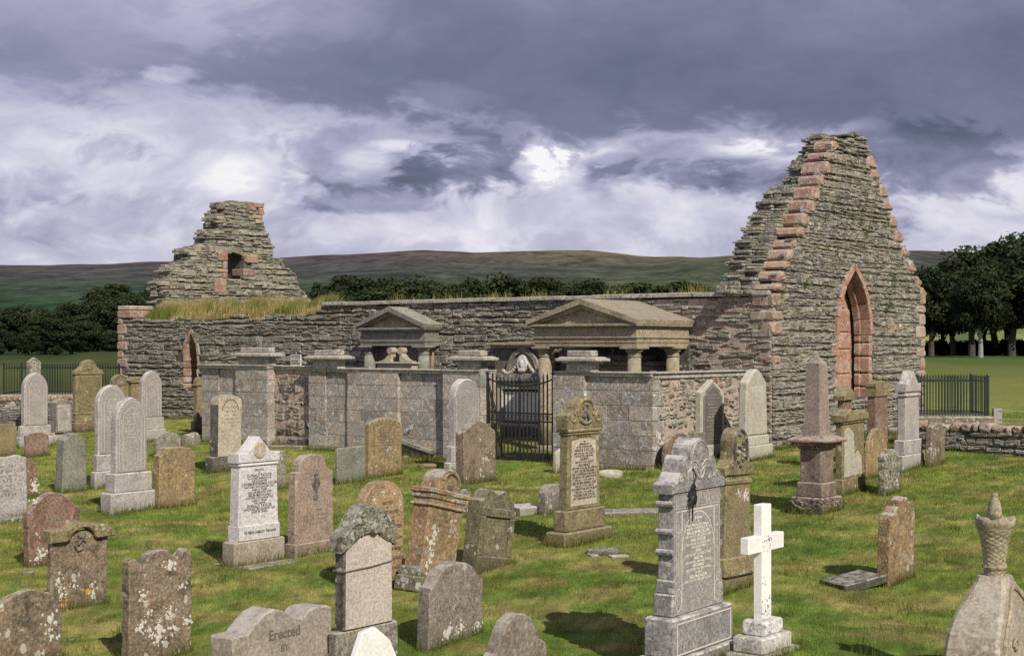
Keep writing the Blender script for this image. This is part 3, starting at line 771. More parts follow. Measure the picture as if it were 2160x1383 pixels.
lichen_spots('lichen', [(s_at(1388, XF)+0.02, 0.0, 0.0)][:0]+[(sx(692), zat(905,33), 0.05),(sx(694), zat(916,33), 0.08),(sx(672), zat(893,33), 0.04),(sx(655), zat(900,33), 0.05),(sx(680), zat(927,33),0.04),(sx(870), zat(912,30),0.07),(sx(873), zat(905,30),0.06),(sx(862), zat(915,30),0.05)], lambda a, z, d: PF(a, z, d+0.06), fw2, ofs)
lichen_spots('lichen', [(XF+0.22, zat(922,27.8), 0.11),(XF+0.30, zat(935,27.8), 0.07),(XF+0.20, zat(945,27.8), 0.05)], lambda a, z, d: PR(a, z, d+0.035), sw, ofs)
# -- left hand enclosure
XA = -3.95
sa = lambda px: s_at(px, XA)
ea, ofa = frame_thing('grave_enclosure', XA, sa(500), gz(*c2w(XA, sa(500))), 'smaller grey ashlar burial enclosure left of the blue sign, with a rubble back wall', 'burial enclosure')
mb = MB()
for (a, b, pr) in ((sa(571), sa(503), 0.10), (sa(503), sa(463), 0.0), (sa(463), sa(428), 0.03)): ashlar(mb, XA-pr, a, b, -0.4, ZC+0.01)
fa = mb.build('front_wall', M['ashlar'], ea, ofa)
mb = MB(); mb.box(XA+0.03, XA+0.38, sa(571)+0.02, sa(428)-0.02, -0.5, ZC); mb.build('wall_core', M['pinkmortar'], fa, ofa)
mb = MB(); coping_run(mb, XA-0.16, XA+0.42, sa(573), sa(426), ZC+0.05); mb.build('coping', M['coping'], fa, ofa)
mb = MB(); cap(mb, XA-0.10, XA+0.14, s_at(571, XA-0.22)+0.10, s_at(486, XA-0.22)-0.10, ZC+0.085); mb.build('pier_cap', M['coping'], ea, ofa)
mb = MB(); mb.box(XA+0.38, -0.03, sa(571)+0.02, sa(571)+0.36, -0.3, ZC); mb.build('side_wall', M['mortar'], ea, ofa); mb = MB(); mb.box(XA+0.38, -0.03, sa(428)-0.36, sa(428)-0.02, -0.3, ZC); mb.build('side_wall', M['mortar'], ea, ofa)
XR = -3.80
a0, a1 = s_at(668, XR), s_at(560, XR)
PB = lambda a, z, d: (XR-d, a, z)
mb = MB(); core(mb, PB, a0, a1, -0.4, lambda a: ZC, 0.3, 0.0, 0.3, drop=0)
ba = mb.build('back_wall', M['pinkmortar'], ea, ofa)
mb = MB()
rubble(mb, PB, a0, a1, -0.2, lambda a: ZC-0.25, ch=(0.12,0.26), ln=(0.14,0.34), gap=0.05, prot=(0.012,0.026), pal=[(0.075,0.06,0.045),(0.10,0.08,0.06),(0.17,0.14,0.115),(0.27,0.22,0.18),(0.25,0.21,0.17)], skip=0.2, jit=0.03, bev=0.016)
rubble(mb, PB, a0, a1, ZC-0.26, lambda a: ZC-0.12, ch=(0.11,0.13), ln=(0.2,0.5), pal=REDS+[(0.36,0.28,0.23)], prot=(0,0.02), skip=0.3, jit=0.02)
mb.build('rubble_facing', M['rubble'], ba, ofa)
mb = MB(); coping_run(mb, XR-0.10, XR+0.34, a0, a1, ZC+0.04); mb.build('coping', M['coping'], ba, ofa)
# broken red slab on the wall behind the left cap
p = c2w(-0.35, s_at(560, -0.35))
# blue sign on the back wall coping
sg_s = s_at(624.5, XR-0.02); sg_p = c2w(XR-0.02, sg_s); D_sg = sg_p[1]
sign = empty('information_sign', (sg_p[0], sg_p[1], ZC+0.078), ROT-math.pi/2+0.25)
tag(sign, 'small white-framed sign with a navy band standing on the low rubble back wall', 'sign')
sw_ = 25.0*D_sg/F; sh_ = 22.5*D_sg/F
mb = MB(); mb.box(-sw_/2, sw_/2, -0.012, 0.012, 0, sh_); mb.build('backing_board', M['signwhite'], sign)
mb = MB(); mb.box(-sw_/2+0.014, sw_/2-0.014, -0.016, -0.0125, sh_*0.64, sh_-0.014); mb.build('navy_band', M['blue'], sign)
mb = MB(); mb.box(-sw_/2+0.014, sw_/2-0.014, -0.016, -0.0125, 0.014, sh_*0.57); mb.build('text_panel', M['signgreen'], sign)
mb = MB(); mb.box(sw_*0.29, sw_*0.36, -0.019, -0.0165, sh_*0.32, sh_*0.48); mb.build('emblem', M['signwhite'], sign); SIGN = (sign, sw_, sh_)

# ================================================================ classical monuments against the chapel wall
def column(parent, ofs, lx, ly, z0, z1, r, mat):
    mb = MB(); H = z1-z0
    mb.lathe([(r*1.0, z0+0.14), (r*1.02, z0+H*0.35), (r*0.86, z1-0.22)], lx, ly, 22); c = mb.build('column', mat, parent, ofs, smooth_=True)
    mb = MB(); mb.box(lx-r*1.4, lx+r*1.4, ly-r*1.4, ly+r*1.4, z0-0.3, z0+0.06, b=0.008); mb.lathe([(r*1.35, z0+0.06), (r*1.35, z0+0.11), (r*1.1, z0+0.14)], lx, ly, 22); mb.build('column_base', mat, c, ofs)
    mb = MB(); mb.lathe([(r*0.86, z1-0.22), (r*0.98, z1-0.215), (r*0.98, z1-0.195), (r*0.86, z1-0.19), (r*0.86, z1-0.13), (r*1.0, z1-0.12), (r*1.25, z1-0.06), (r*1.27, z1-0.05)], lx, ly, 22)
    mb.box(lx-r*1.38, lx+r*1.38, ly-r*1.38, ly+r*1.38, z1-0.05, z1, b=0.006); mb.build('capital', mat, c, ofs)
    return c
def pediment(mb, xf, xb, s0, s1, z0, za, th=0.11):
    """gabled stone roof with raking cornice; ridge runs along x"""
    sm = (s0+s1)/2
    for sd in (0, 1):
        e = s0 if sd == 0 else s1
        d = Vector((sm-e, za-z0)); L = d.length; n = Vector((-d.y, d.x))/L
        if n.y < 0: n = -n
        pl = [(e, z0), (sm, za), (sm, za+th*1.15), (e-(0.02 if sd == 0 else -0.02), z0+th*0.9)]
        vs = [(xf, a, z) for a, z in pl]+[(xb, a, z) for a, z in pl]
        mb.add(vs, [(0,1,2,3),(7,6,5,4),(0,3,7,4),(3,2,6,7),(2,1,5,6),(1,0,4,5)])
# -- portico tomb (right)
xp = -2.05
yA, yB = s_at(1338, xp), s_at(1150, xp)
zE = 2.17
po, ofp = frame_thing('portico_tomb', xp, (yA+yB)/2, -0.15, 'larger stone portico tomb with free-standing columns and a sloping pediment roof', 'tomb')
for (lx, ly) in ((xp, yA), (xp, yB), (-0.52, s_at(1419, -0.52)), (-0.52, s_at(1419, -0.52)+yB-yA)):
    column(po, ofp, lx, ly, -0.15, zE, 0.165, M['mould'])
ym = (yA+yB)/2; hw = (yB-yA)/2+0.17
mb = MB()
mb.box(xp-0.17, -0.12, ym-hw, ym+hw, zE, zE+0.09); mb.box(xp-0.185, -0.12, ym-hw-0.015, ym+hw+0.015, zE+0.09, zE+0.18)
mb.box(xp-0.215, -0.12, ym-hw-0.045, ym+hw+0.045, zE+0.18, zE+0.215, b=0.008)
mb.box(xp-0.175, -0.12, ym-hw-0.005, ym+hw+0.005, zE+0.215, zE+0.40)
en = mb.build('entablature', M['mould'], po, ofp)
mb = MB()
mb.box(xp-0.22, -0.10, ym-hw-0.05, ym+hw+0.05, zE+0.40, zE+0.435, b=0.006); mb.box(xp-0.31, -0.08, ym-hw-0.10, ym+hw+0.10, zE+0.435, zE+0.49, b=0.008)
mb.build('cornice', M['mould'], po, ofp)
mb = MB(); zap = zat(632, c2w(xp-0.3, ym)[1])-0.10
mb.prism([(ym-hw+0.02, zE+0.485), (ym+hw-0.02, zE+0.485), (ym, zap-0.06)], xp-0.16, xp+0.1, fn=lambda p: (p[1], p[0], p[2])); mb.build('tympanum', M['mould'], po, ofp)
mb = MB(); pediment(mb, xp-0.34, -0.06, ym-hw-0.11, ym+hw+0.11, zE+0.475, zap); 
pediment(mb, xp-0.27, xp-0.10, ym-hw-0.02, ym+hw+0.02, zE+0.46, zap-0.09, 0.08); mb.build('roof', M['mould'], po, ofp)
mb = MB(); mb.box(-0.10, -0.03, ym-hw, ym+hw, -0.1, zE); mb.build('back_panel', M['darkgrey'], po, ofp)
mb = MB()   # table of stone inside
mb.box(-0.75, -0.15, ym-0.75, ym+0.70, -0.1, 1.75, b=0.02); mb.box(-0.85, -0.12, ym-0.85, ym+0.8, 1.75, 1.84, b=0.02); mb.box(-0.65, -0.12, ym-0.5, ym+0.45, 1.84, 1.98, b=0.02)
mb.build('inner_monument', M['grey'], po, ofp)
# -- left wall monument
xm = -0.42
yC, yD = s_at(894, xm), s_at(780, xm); ym2 = (yC+yD)/2; hw2 = (yD-yC)/2+0.18
Dm = c2w(xm, ym2)[1]; zE2 = zat(729, Dm)
pm, ofm = frame_thing('pediment_monument', xm, ym2, 0, 'smaller dark wall monument with a pointed pediment and two short columns on the chapel wall', 'monument')
for ly in (yC, yD): column(pm, ofm, xm, ly, 0.75, zE2, 0.16, M['slate'])
mb = MB()
mb.box(xm-0.17, -0.03, ym2-hw2, ym2+hw2, zE2, zE2+0.10); mb.box(xm-0.19, -0.03, ym2-hw2-0.02, ym2+hw2+0.02, zE2+0.10, zE2+0.16); mb.box(xm-0.15, -0.03, ym2-hw2+0.02, ym2+hw2-0.02, zE2+0.16, zE2+0.36)
mb.build('entablature', M['slate'], pm, ofm)
mb = MB(); zc2 = zE2+0.36
mb.box(xm-0.22, -0.03, ym2-hw2-0.02, ym2+hw2+0.02, zc2, zc2+0.04); mb.box(xm-0.28, -0.03, ym2-hw2-0.07, ym2+hw2+0.07, zc2+0.04, zc2+0.10, b=0.01); mb.build('cornice', M['slate'], pm, ofm)
zap2 = zat(649, Dm)-0.10
mb = MB(); mb.prism([(ym2-hw2-0.02, zc2+0.095), (ym2+hw2+0.02, zc2+0.095), (ym2, zap2-0.05)], xm-0.10, -0.03, fn=lambda p: (p[1], p[0], p[2])); mb.build('tympanum', M['pink'], pm, ofm)
mb = MB(); pediment(mb, xm-0.31, -0.03, ym2-hw2-0.09, ym2+hw2+0.09, zc2+0.085, zap2); pediment(mb, xm-0.24, xm-0.08, ym2-hw2+0.02, ym2+hw2-0.02, zc2+0.08, zap2-0.09, 0.08); mb.build('roof', M['slate'], pm, ofm)
mb = MB(); mb.box(-0.14, -0.02, yC, yD, 0.3, zE2); mb.build('back_panel', M['pink'], pm, ofm)
def scroll(mb, c, z, sd, fn):
    pts = []
    for i in range(15):
        t = i/14; pts.append((c+sd*(0.02+0.42*t), z+0.02+0.30*(1-t)**2.2))
    low = [(c+sd*0.44, z), (c+sd*0.02, z)]
    mb.prism(pts+low, -0.34, -0.16, 0.008, fn=fn)
fnx = lambda p: (p[1], p[0], p[2])
zsc = zat(768, Dm)-0.01; ymS = ym2; ym2 = s_at(836, -0.95); mb = MB()
mb.box(-0.36, -0.14, ym2-0.60, ym2+0.60, zsc-0.5, zsc+0.03, b=0.01); mb.box(-0.42, -0.14, ym2-0.66, ym2+0.66, zsc+0.03, zsc+0.08, b=0.01)
for sd in (-1, 1):
    scroll(mb, ym2+sd*0.12, zsc+0.08, sd, fnx)
    mb.lathe([(0.085, -0.10), (0.085, 0.10)], 0, 0, 16)
    n = 32
    for i in range(len(mb.v)-n, len(mb.v)):
        a, b, c = mb.v[i]; mb.v[i] = (-0.26+c*1.0, ym2+sd*0.17+a, zsc+0.36+b)
mb.v = [(x-0.66, y, z) for x, y, z in mb.v]; mb.box(-1.10, -0.75, ym2-0.5, ym2+0.5, -0.1, zsc-0.3); mb.build('scrolled_headpiece', M['cream'], pm, ofm); ym2 = ymS
# -- tablet monument seen through the gate
y0t, y1t = s_at(1150, -0.25)-0.25, s_at(1038, -0.25); ymt = s_at(1104, -0.25); Dt = c2w(-0.25, ymt)[1]
tm, oft = frame_thing('tablet_monument', -0.25, ymt, 0, 'wall monument with a pale oval portrait above a white tablet, behind the iron gate', 'monument')
mb = MB(); mb.box(-0.20, -0.02, y0t, y1t-0.05, 0.2, zat(728, Dt)); mb.build('backing_slab', M['darkgrey'], tm, oft)
mb = MB(); mb.box(-0.40, -0.02, y0t-0.08, y1t+0.06, zat(728, Dt), zat(722, Dt), b=0.01); mb.box(-0.32, -0.02, y0t, y1t, zat(728, Dt)-0.06, zat(728, Dt)); mb.build('top_cornice', M['mould'], tm, oft)
def arc(c, z, r0, r1, n=18, sq=1.0): return [(c+r1*math.cos(math.pi*i/n), z+r1*math.sin(math.pi*i/n)*sq) for i in range(n+1)]+[(c+r0*math.cos(math.pi*i/n), z+r0*math.sin(math.pi*i/n)*sq) for i in range(n, -1, -1)]
zsh = zat(797, Dt)
mb = MB(); mb.prism(arc(ymt, zsh+0.1, 0.40, 0.50, sq=1.25), -0.30, -0.19, 0.01, fn=fnx); mb.prism([(ymt+0.40*math.cos(math.pi*i/16), zsh+0.1+0.5*math.sin(math.pi*i/16)) for i in range(17)], -0.24, -0.19, fn=fnx); mb.build('arched_head', M['grey'], tm, oft)
mb = MB()
pl = [(ymt+0.155*math.cos(2*math.pi*i/20), zat(767, Dt)+0.22*math.sin(2*math.pi*i/20)) for i in range(20)]
mb.prism(pl, -0.33, -0.22, 0.02, fn=fnx); md = mb.build('portrait_medallion', M['marble'], tm, oft)
mb = MB(); mb.lathe([(0.02,-0.10),(0.05,-0.06),(0.06,0.0),(0.055,0.05),(0.02,0.09)], 0, 0, 12); mb.v = [(-0.335+y*0.5, ymt+x, zat(765, Dt)+z) for x, y, z in mb.v]
mb.box(-0.345, -0.325, ymt-0.09, ymt+0.09, zat(767, Dt)-0.18, zat(767, Dt)-0.10, b=0.008); mb.build('carved_head', M['marble'], md, oft)
mb = MB()
for sd in (-1, 1):
    for i in range(9):
        t = i/8; a = ymt+sd*(0.17+0.42*t); z = zat(767, Dt)-0.02-0.16*t-0.12*math.sin(math.pi*t)
        mb.lathe([(0.015,-0.05),(0.05,-0.02),(0.05,0.02),(0.015,0.05)], -0.27, a, 8); mb.v[-32:] = [(x, y, zz+z) for x, y, zz in mb.v[-32:]]
mb.build('carved_garland', M['pale'], tm, oft)
mb = MB(); mb.box(-0.42, -0.02, y0t, y1t-0.12, zsh-0.08, zsh-0.03, b=0.008); mb.box(-0.30, -0.02, y0t, y1t-0.12, zsh-0.03, zsh+0.10, b=0.01); mb.build('shelf', M['grey'], tm, oft)
mb = MB(); ta, tb = s_at(1140, -0.25), s_at(1066, -0.25)
mb.box(-0.26, -0.19, ta, tb, zat(890, Dt), zat(826, Dt), b=0.008); mb.build('white_tablet', M['white'], tm, oft)
mb = MB()
for s0_ in (tb+0.04, ta-0.24): mb.box(-0.33, -0.19, s0_, s0_+0.20, 0.2, zsh-0.08, b=0.01)
mb.box(-0.34, -0.19, ta-0.04, tb+0.04, zat(820, Dt), zsh-0.08); mb.box(-0.40, -0.19, ta-0.1, tb+0.1, zat(905, Dt), zat(893, Dt), b=0.01); mb.build('tablet_frame', M['pale'], tm, oft)
mb = MB(); mb.box(-0.5, -0.21, ta-0.3, tb+0.3, -0.1, 0.28, b=0.02); mb.build('plinth', M['darkgrey'], tm, oft)

# ================================================================ iron gate
xg = XF+0.05
g0, g1 = s_at(1169, xg), s_at(1026, xg); gm = (g0+g1)/2; gp = c2w(xg, gm); gzv = gz(*gp)
gate = empty('iron_gate', (gp[0], gp[1], gzv), ROT+math.pi/2)     # local x = along the wall (west), y = outwards... 
tag(gate, 'black wrought iron double gate with spear tops between the ashlar piers', 'gate')
GW = g1-g0; GH = zat(792, gp[1])-gzv
def gtop(x): return GH-0.17*(1-abs(x/(GW/2))**2)
mb = MB(); mb.tube([(0, 0, 0.03), (0, 0, 0.5), (0, 0, 1.0)], [0.011]*3, 6)
nb = 17
for i in range(nb):
    x = -GW/2+0.07+(GW-0.14)*i/(nb-1)
    if i == nb//2: continue
    if i in (0, nb-1): continue
    mb = MB(); zt = gtop(x)
    mb.tube([(x, 0, 0.02), (x, 0, zt*0.5), (x, 0, zt)], [0.016]*3, 6)
    mb.lathe([(0.012, zt), (0.03, zt+0.02), (0.012, zt+0.035), (0.027, zt+0.06), (0.002, zt+0.14)], x, 0, 6); mb.build('bar', M['iron'], gate)
for i in range(2*nb-2):                       # thin dog bars below the middle rail
    if i % 2 == 0: continue
    x = -GW/2+0.07+(GW-0.14)*i/(2*nb-2); mb = MB(); mb.tube([(x, 0, 0.02), (x, 0, 0.1), (x, 0, 0.2)], [0.008]*3, 5); mb.build('dog_bar', M['iron'], gate)
for x, w in ((-GW/2+0.035, 0.04), (GW/2-0.035, 0.04), (0.0, 0.045)):
    mb = MB(); zt = gtop(x)+(0.06 if x else 0.02); mb.box(x-w/2, x+w/2, -0.022, 0.022, -0.02, zt, b=0.006)
    mb.box(x-w*0.9, x+w*0.9, -0.035, 0.035, zt, zt+0.02); 
    if x == 0: mb.lathe([(0.02, zt), (0.055, zt+0.05), (0.03, zt+0.08), (0.01, zt+0.14)], x, 0, 8)
    mb.build('gate_post', M['iron'], gate)
for z in (0.06, GH*0.47, GH*0.56):
    mb = MB(); mb.box(-GW/2+0.03, GW/2-0.03, -0.012, 0.012, z-0.016, z+0.016); mb.build('rail', M['iron'], gate)
mb = MB(); mb.tube([(-GW/2+0.04+(GW-0.08)*i/16, 0, gtop(-GW/2+0.04+(GW-0.08)*i/16)-0.05) for i in range(17)], 0.017, 6); mb.build('top_rail', M['iron'], gate)
for i in range(nb-1):
    x = -GW/2+0.07+(GW-0.14)*(i+0.5)/(nb-1); mb = MB(); zc = GH*0.515; r = 0.036
    mb.tube([(x+r*math.cos(2*math.pi*k/12), 0, zc+r*math.sin(2*math.pi*k/12)) for k in range(13)], 0.008, 5); mb.build('ring', M['iron'], gate)
# ================================================================ gravestones
WD = Vector((NX, NY)); BD = Vector((UX, UY))     # along the face (to the right), towards the back
FOOT = []                                        # footprints, for the long grass at the feet
GRP = 'gravestones standing in the churchyard'
def circ(n, a0, a1, cx=0, cz=0, r=1, rz=None):
    rz = r if rz is None else rz
    return [(cx+r*math.cos(math.radians(a0+(a1-a0)*i/n)), cz+rz*math.sin(math.radians(a0+(a1-a0)*i/n))) for i in range(n+1)]
def prof(kind, p=None):
    """top outline in half-width units, left to right, highest point at 0"""
    if kind == 'flat': return [(-1, -0.10), (-0.97, -0.03), (-0.9, 0), (0.9, 0), (0.97, -0.03), (1, -0.10)]
    if kind == 'round':
        r = p or 1.0; return [(math.cos(math.radians(180-180*i/20)), r*(math.sin(math.radians(180*i/20))-1)) for i in range(21)]
    if kind == 'segment':                        # shallow arc with soft shoulders
        r = p or 0.3; return [(-1, -r-0.08), (-0.98, -r)]+[(-0.95+1.9*i/12, -r+r*math.sin(math.pi*i/12)) for i in range(1, 12)]+[(0.98, -r), (1, -r-0.08)]
    if kind == 'gothic':
        h = p or 1.3; c = (h*h-1)/2; R_ = 1+c
        L = []
        for i in range(11):
            z = h*i/10; L.append((-(math.sqrt(max(0, R_*R_-z*z))-c), z-h))
        return L+[(-x, z) for x, z in L[-2::-1]]
    if kind == 'gable':
        h = p or 0.5; return [(-1, -h), (0, 0), (1, -h)]
    if kind == 'shoulder':                       # round head between square shoulders
        k, s = p or (0.72, 0.15); return [(-1, -k-s), (-0.98, -k), (-k, -k)]+circ(14, 180, 0, 0, -k, k)[1:-1]+[(k, -k), (0.98, -k), (1, -k-s)]
    if kind == 'bell':
        h = p or 0.7
        return [(-1, -h)]+[(-1+0.42*(i/6), -h*(1-0.75*(i/6)**2.2)) for i in range(1, 7)]+[(-0.50, -0.10*h), (-0.2, -0.02), (0, 0), (0.2, -0.02), (0.50, -0.10*h)]+[(1-0.42*(i/6), -h*(1-0.75*(i/6)**2.2)) for i in range(6, 0, -1)]+[(1, -h)]
    return p
def solve(xs, P, it=5, side=True):
    """true width and thickness from the three pixel columns (left, near edge, right) for a block centred on plan point P"""
    x0, xc, x1 = xs; tl, t_c, tr = (x0-CX)/F, (xc-CX)/F, (x1-CX)/F
    W, T = 0.6, 0.15
    for _ in range(it):
        Dc = P.y-W/2*WD.y-T/2*BD.y
        W = (tr-t_c)*Dc/(WD.x-tr*WD.y); T = (tl-t_c)*Dc/(BD.x-tl*BD.y)
        W = max(0.12, W); T = min(0.6, max(0.06, T))
    return W, T
def jitter(pts, amp, step=0.045, seed=0.0):
    out = []
    n = len(pts)
    for i in range(n):
        p, q = Vector(pts[i]), Vector(pts[(i+1) % n]); L = (q-p).length; k = max(1, int(L/step))
        for j in range(k):
            r = p+(q-p)*j/k
            dx = mnoise.noise((r.x*9+seed, r.y*9, seed*1.7))+0.6*mnoise.noise((r.x*24+seed, r.y*24, seed))
            dz = mnoise.noise((r.x*9-seed, r.y*9+31, seed))+0.6*mnoise.noise((r.x*24, r.y*24+7, seed))
            out.append((r.x+dx*amp, r.y+dz*amp))
    return out
def text_part(lines, parent, mat, name='inscription', font_w=None):
    """lines: (text, x centre, z baseline, height, max width, y)"""
    V, Fc = [], []
    for (t, xc, zb, h, mw, y) in lines:
        cu = bpy.data.curves.new('t', 'FONT'); cu.body = t; cu.align_x = 'CENTER'; cu.size = h/0.70; cu.resolution_u = 2; cu.offset = h*0.03
        ob = bpy.data.objects.new('t', cu); me = bpy.data.meshes.new_from_object(ob)
        vs = [v.co.copy() for v in me.vertices]
        if vs:
            w = max(v.x for v in vs)-min(v.x for v in vs); k = min(1.0, mw/w) if w > 0 else 1
            n0 = len(V); V += [(xc+v.x*k, y, zb+v.y) for v in vs]; Fc += [tuple(i+n0 for i in p.vertices) for p in me.polygons]
        bpy.data.objects.remove(ob); bpy.data.curves.remove(cu); bpy.data.meshes.remove(me)
    me = bpy.data.meshes.new(name); me.from_pydata(V, [], Fc); me.materials.append(mat)
    o = bpy.data.objects.new(name, me); COL.objects.link(o); o.parent = parent; return o
def worn_lines(W, z0, z1, row, y, parent, mat, xc=0, fill=0.8, seed=1):
    """rows of small worn strokes where the carving can no longer be read"""
    r = random.Random(seed); mb = MB(); z = z1-row
    while z > z0:
        w = W*r.uniform(0.45, 1.0); x = xc-w/2; h = row*r.choice([0.42, 0.42, 0.55]); cw = h*0.62
        while x < xc+w/2:
            if r.random() < 0.84:
                for _ in range(2):
                    a = x+r.uniform(0, cw*0.55); b = z+r.uniform(0, h*0.4)
                    if r.random() < fill:
                        if r.random() < 0.6: mb.add([(a, y, z), (a+cw*0.22, y, z), (a+cw*0.22, y, z+h), (a, y, z+h)], [(0,1,2,3)])
                        else: mb.add([(x, y, b), (x+cw*0.75, y, b), (x+cw*0.75, y, b+h*0.2), (x, y, b+h*0.2)], [(0,1,2,3)])
            x += cw
        z -= row
    return mb.build('inscription', mat, parent)
class Stone: pass
def stone(name, label, blocks, mat, shape=('flat', None), taper=0.0, wear=0.0, lean=0.0, back=0.0, dyaw=None, plinth=None, cat='gravestone', group=GRP, bev=0.012, body_name='headstone', sink=0.2, extra=0.0, foot=True):
    """blocks, lowest first: (x left, x near edge, x right, y top, y base) in photo pixels; the last one is the headstone"""
    b0 = blocks[0]
    Pc = ground(b0[1], b0[4]); W, T = 0.6, 0.15
    P = Vector((Pc.x, Pc.y))
    for _ in range(5):
        P = Vector((Pc.x, Pc.y))+WD*W/2+BD*T/2; W, T = solve(b0[:3], P)
    P = Vector((Pc.x, Pc.y))+WD*W/2+BD*T/2
    gz0 = gz(P.x, P.y); yaw = ROT+(math.radians(R.uniform(-2.0, 2.0)) if dyaw is None else math.radians(dyaw))
    root = empty(name, (P.x, P.y, gz0), yaw); tag(root, label, cat, group)
    if wear > 0 and not lean and not back: lean = R.uniform(-1.6, 1.6); back = R.uniform(-1.5, 1.5)
    if lean or back: root.rotation_euler = (math.radians(back), math.radians(lean), yaw)
    s = Stone(); s.root = root; s.P = P; s.z = []; zprev = -sink
    for i, b in enumerate(blocks[:-1]):
        w, t = solve(b[:3], P); zt = zat(b[3], P.y-t*0.2)-gz0
        mb = MB(); mb.box(-w/2, w/2, -t/2, t/2, zprev, zt, b=0.016)
        pm_ = (plinth if plinth else mat); pm_ = pm_[i] if isinstance(pm_, (list, tuple)) else pm_
        mb.build('plinth' if i else 'base', M[pm_], root); zprev = zt-0.004 if False else zt
    b = blocks[-1]; w, t = solve(b[:3], P); H = zat(b[3], P.y)-gz0
    hw = w/2; seed = R.uniform(0, 90)
    top = [(x*hw, H+z*hw) for x, z in prof(*shape)]
    zb = zprev
    pts = [(-hw*(1+taper), zb)]+top+[(hw*(1+taper), zb)]
    if wear > 0: pts = jitter(pts, wear, 0.045, seed)
    mb = MB(); mb.prism(pts, -t/2, t/2, bev)
    s.body = mb.build(body_name, M[mat], root); s.w, s.t, s.H, s.zb, s.hw = w, t, H, zb, hw; s.yf = -t/2
    if foot: FOOT.append((P.x, P.y, yaw, max(W, w), max(T, t)))
    return s
def band(s, name, mat, z0, z1, out, parent=None):
    mb = MB(); mb.box(-s.hw-out, s.hw+out, -s.t/2-out, s.t/2+out, z0, z1, b=min(0.012, (z1-z0)*0.3)); return mb.build(name, M[mat], parent or s.root)
def panel(s, name, mat, pts, proud=0.006, parent=None, bev=0.004, depth=0.02):
    mb = MB(); mb.prism(pts, s.yf-proud, s.yf+depth, bev); return mb.build(name, M[mat], parent or s.body)
def inset_top(s, m, zlow, k=1.0, shape=None):
    """outline running parallel inside the headstone's own outline"""
    hw = s.hw-m; return [(-hw, zlow)]+[(x*hw, s.H-m*k+z*hw) for x, z in prof(*shape)]+[(hw, zlow)]
def ribbon(s, pts, w, mat, name='border', y=None, closed=False):
    """flat incised border line following pts on the face"""
    mb = MB(); y = s.yf-0.003 if y is None else y
    n = len(pts)
    for i in range(n if closed else n-1):
        p, q = Vector(pts[i]), Vector(pts[(i+1) % n]); d = q-p
        if d.length < 1e-5: continue
        d.normalize(); m_ = Vector((-d.y, d.x))*w/2; e = d*w*0.3
        a, b, c, e2 = p+m_-e, p-m_-e, q-m_+e, q+m_+e
        mb.add([(a.x, y, a.y), (b.x, y, b.y), (c.x, y, c.y), (e2.x, y, e2.y)], [(0,1,2,3)])
    return mb.build(name, M[mat], s.body)
def spots(s, pts, mat='lichen', y=None):
    lichen_spots('lichen', pts, lambda a, z, d: (a, (s.yf if y is None else y)-d, z), s.body, mat=mat)

GOTH = ('gothic', 1.35)
# ---- left: pale granite gothic stones
def gothic_granite(label, blocks, h=1.35, rows=None, mat='light', seed=1, wr=0.055, seg=None):
    s = stone('gravestone', label, blocks, mat, (('gothic', h) if seg is None else seg), bev=0.02)
    sh = ('gothic', h) if seg is None else seg
    panel(s, 'inscribed_face', 'gface', inset_top(s, 0.03, s.zb+0.02, 1.0, sh), 0.003)
    ribbon(s, inset_top(s, 0.06, s.zb+0.06, 1.0, sh), 0.010, 'worn_pale', y=s.yf-0.006)
    ribbon(s, inset_top(s, 0.13, s.zb+0.06, 1.25, sh), 0.010, 'worn_pale', y=s.yf-0.006)
    worn_lines((s.hw-0.16)*2, s.zb+0.45*(s.H-s.zb) if rows is None else rows, s.H-s.hw*0.75, wr, s.yf-0.006, s.body, M['pale_ink'], seed=seed)
    return s
gothic_granite('tall pale grey gravestone with rounded pointed top, before the railings near the left edge', [(31,42,114,920,946),(35,42,106,897,921),(42,50,100,785,898)], 1.25, seed=2)
gothic_granite('pale granite pointed gravestone on a two-step base, partly hidden behind its twin', [(190,201,275,992,1032),(197,206,270,957,992),(204,213,272,811,958)], 1.1, seed=3)
gothic_granite('front one of the pair of pale granite pointed gravestones, on a tall two-step base', [(211,234,331,1036,1087),(221,243,322,996,1037),(233,246,312,837,998)], 1.3, seed=4)
gothic_granite('pale granite pointed gravestone standing farthest back, against the rubble chapel wall', [(284,297,351,905,936),(288,297,347,880,905),(291,298,341,781,881)], 1.25, seed=5)
s = stone('gravestone', 'lichen covered stump with a blunt pointed top behind the tall pale gravestone at left', [(57,64,88,753,915)], 'crust', ('gable', 0.75), wear=0.012)
s = stone('gravestone', 'small grey gravestone with a pale panel, between the two tall stones at left', [(105,113,152,912,933),(104,118,152,840,913)], 'grey', ('gable', 0.4), wear=0.004, plinth='pale')
panel(s, 'panel', 'light', [(-s.hw*0.78, s.zb+0.05), (s.hw*0.78, s.zb+0.05), (s.hw*0.78, s.H-0.16), (-s.hw*0.78, s.H-0.16)])
worn_lines(s.hw*1.4, s.zb+0.3, s.H-0.18, 0.05, s.yf-0.009, s.body, M['worn_ink'], seed=9)
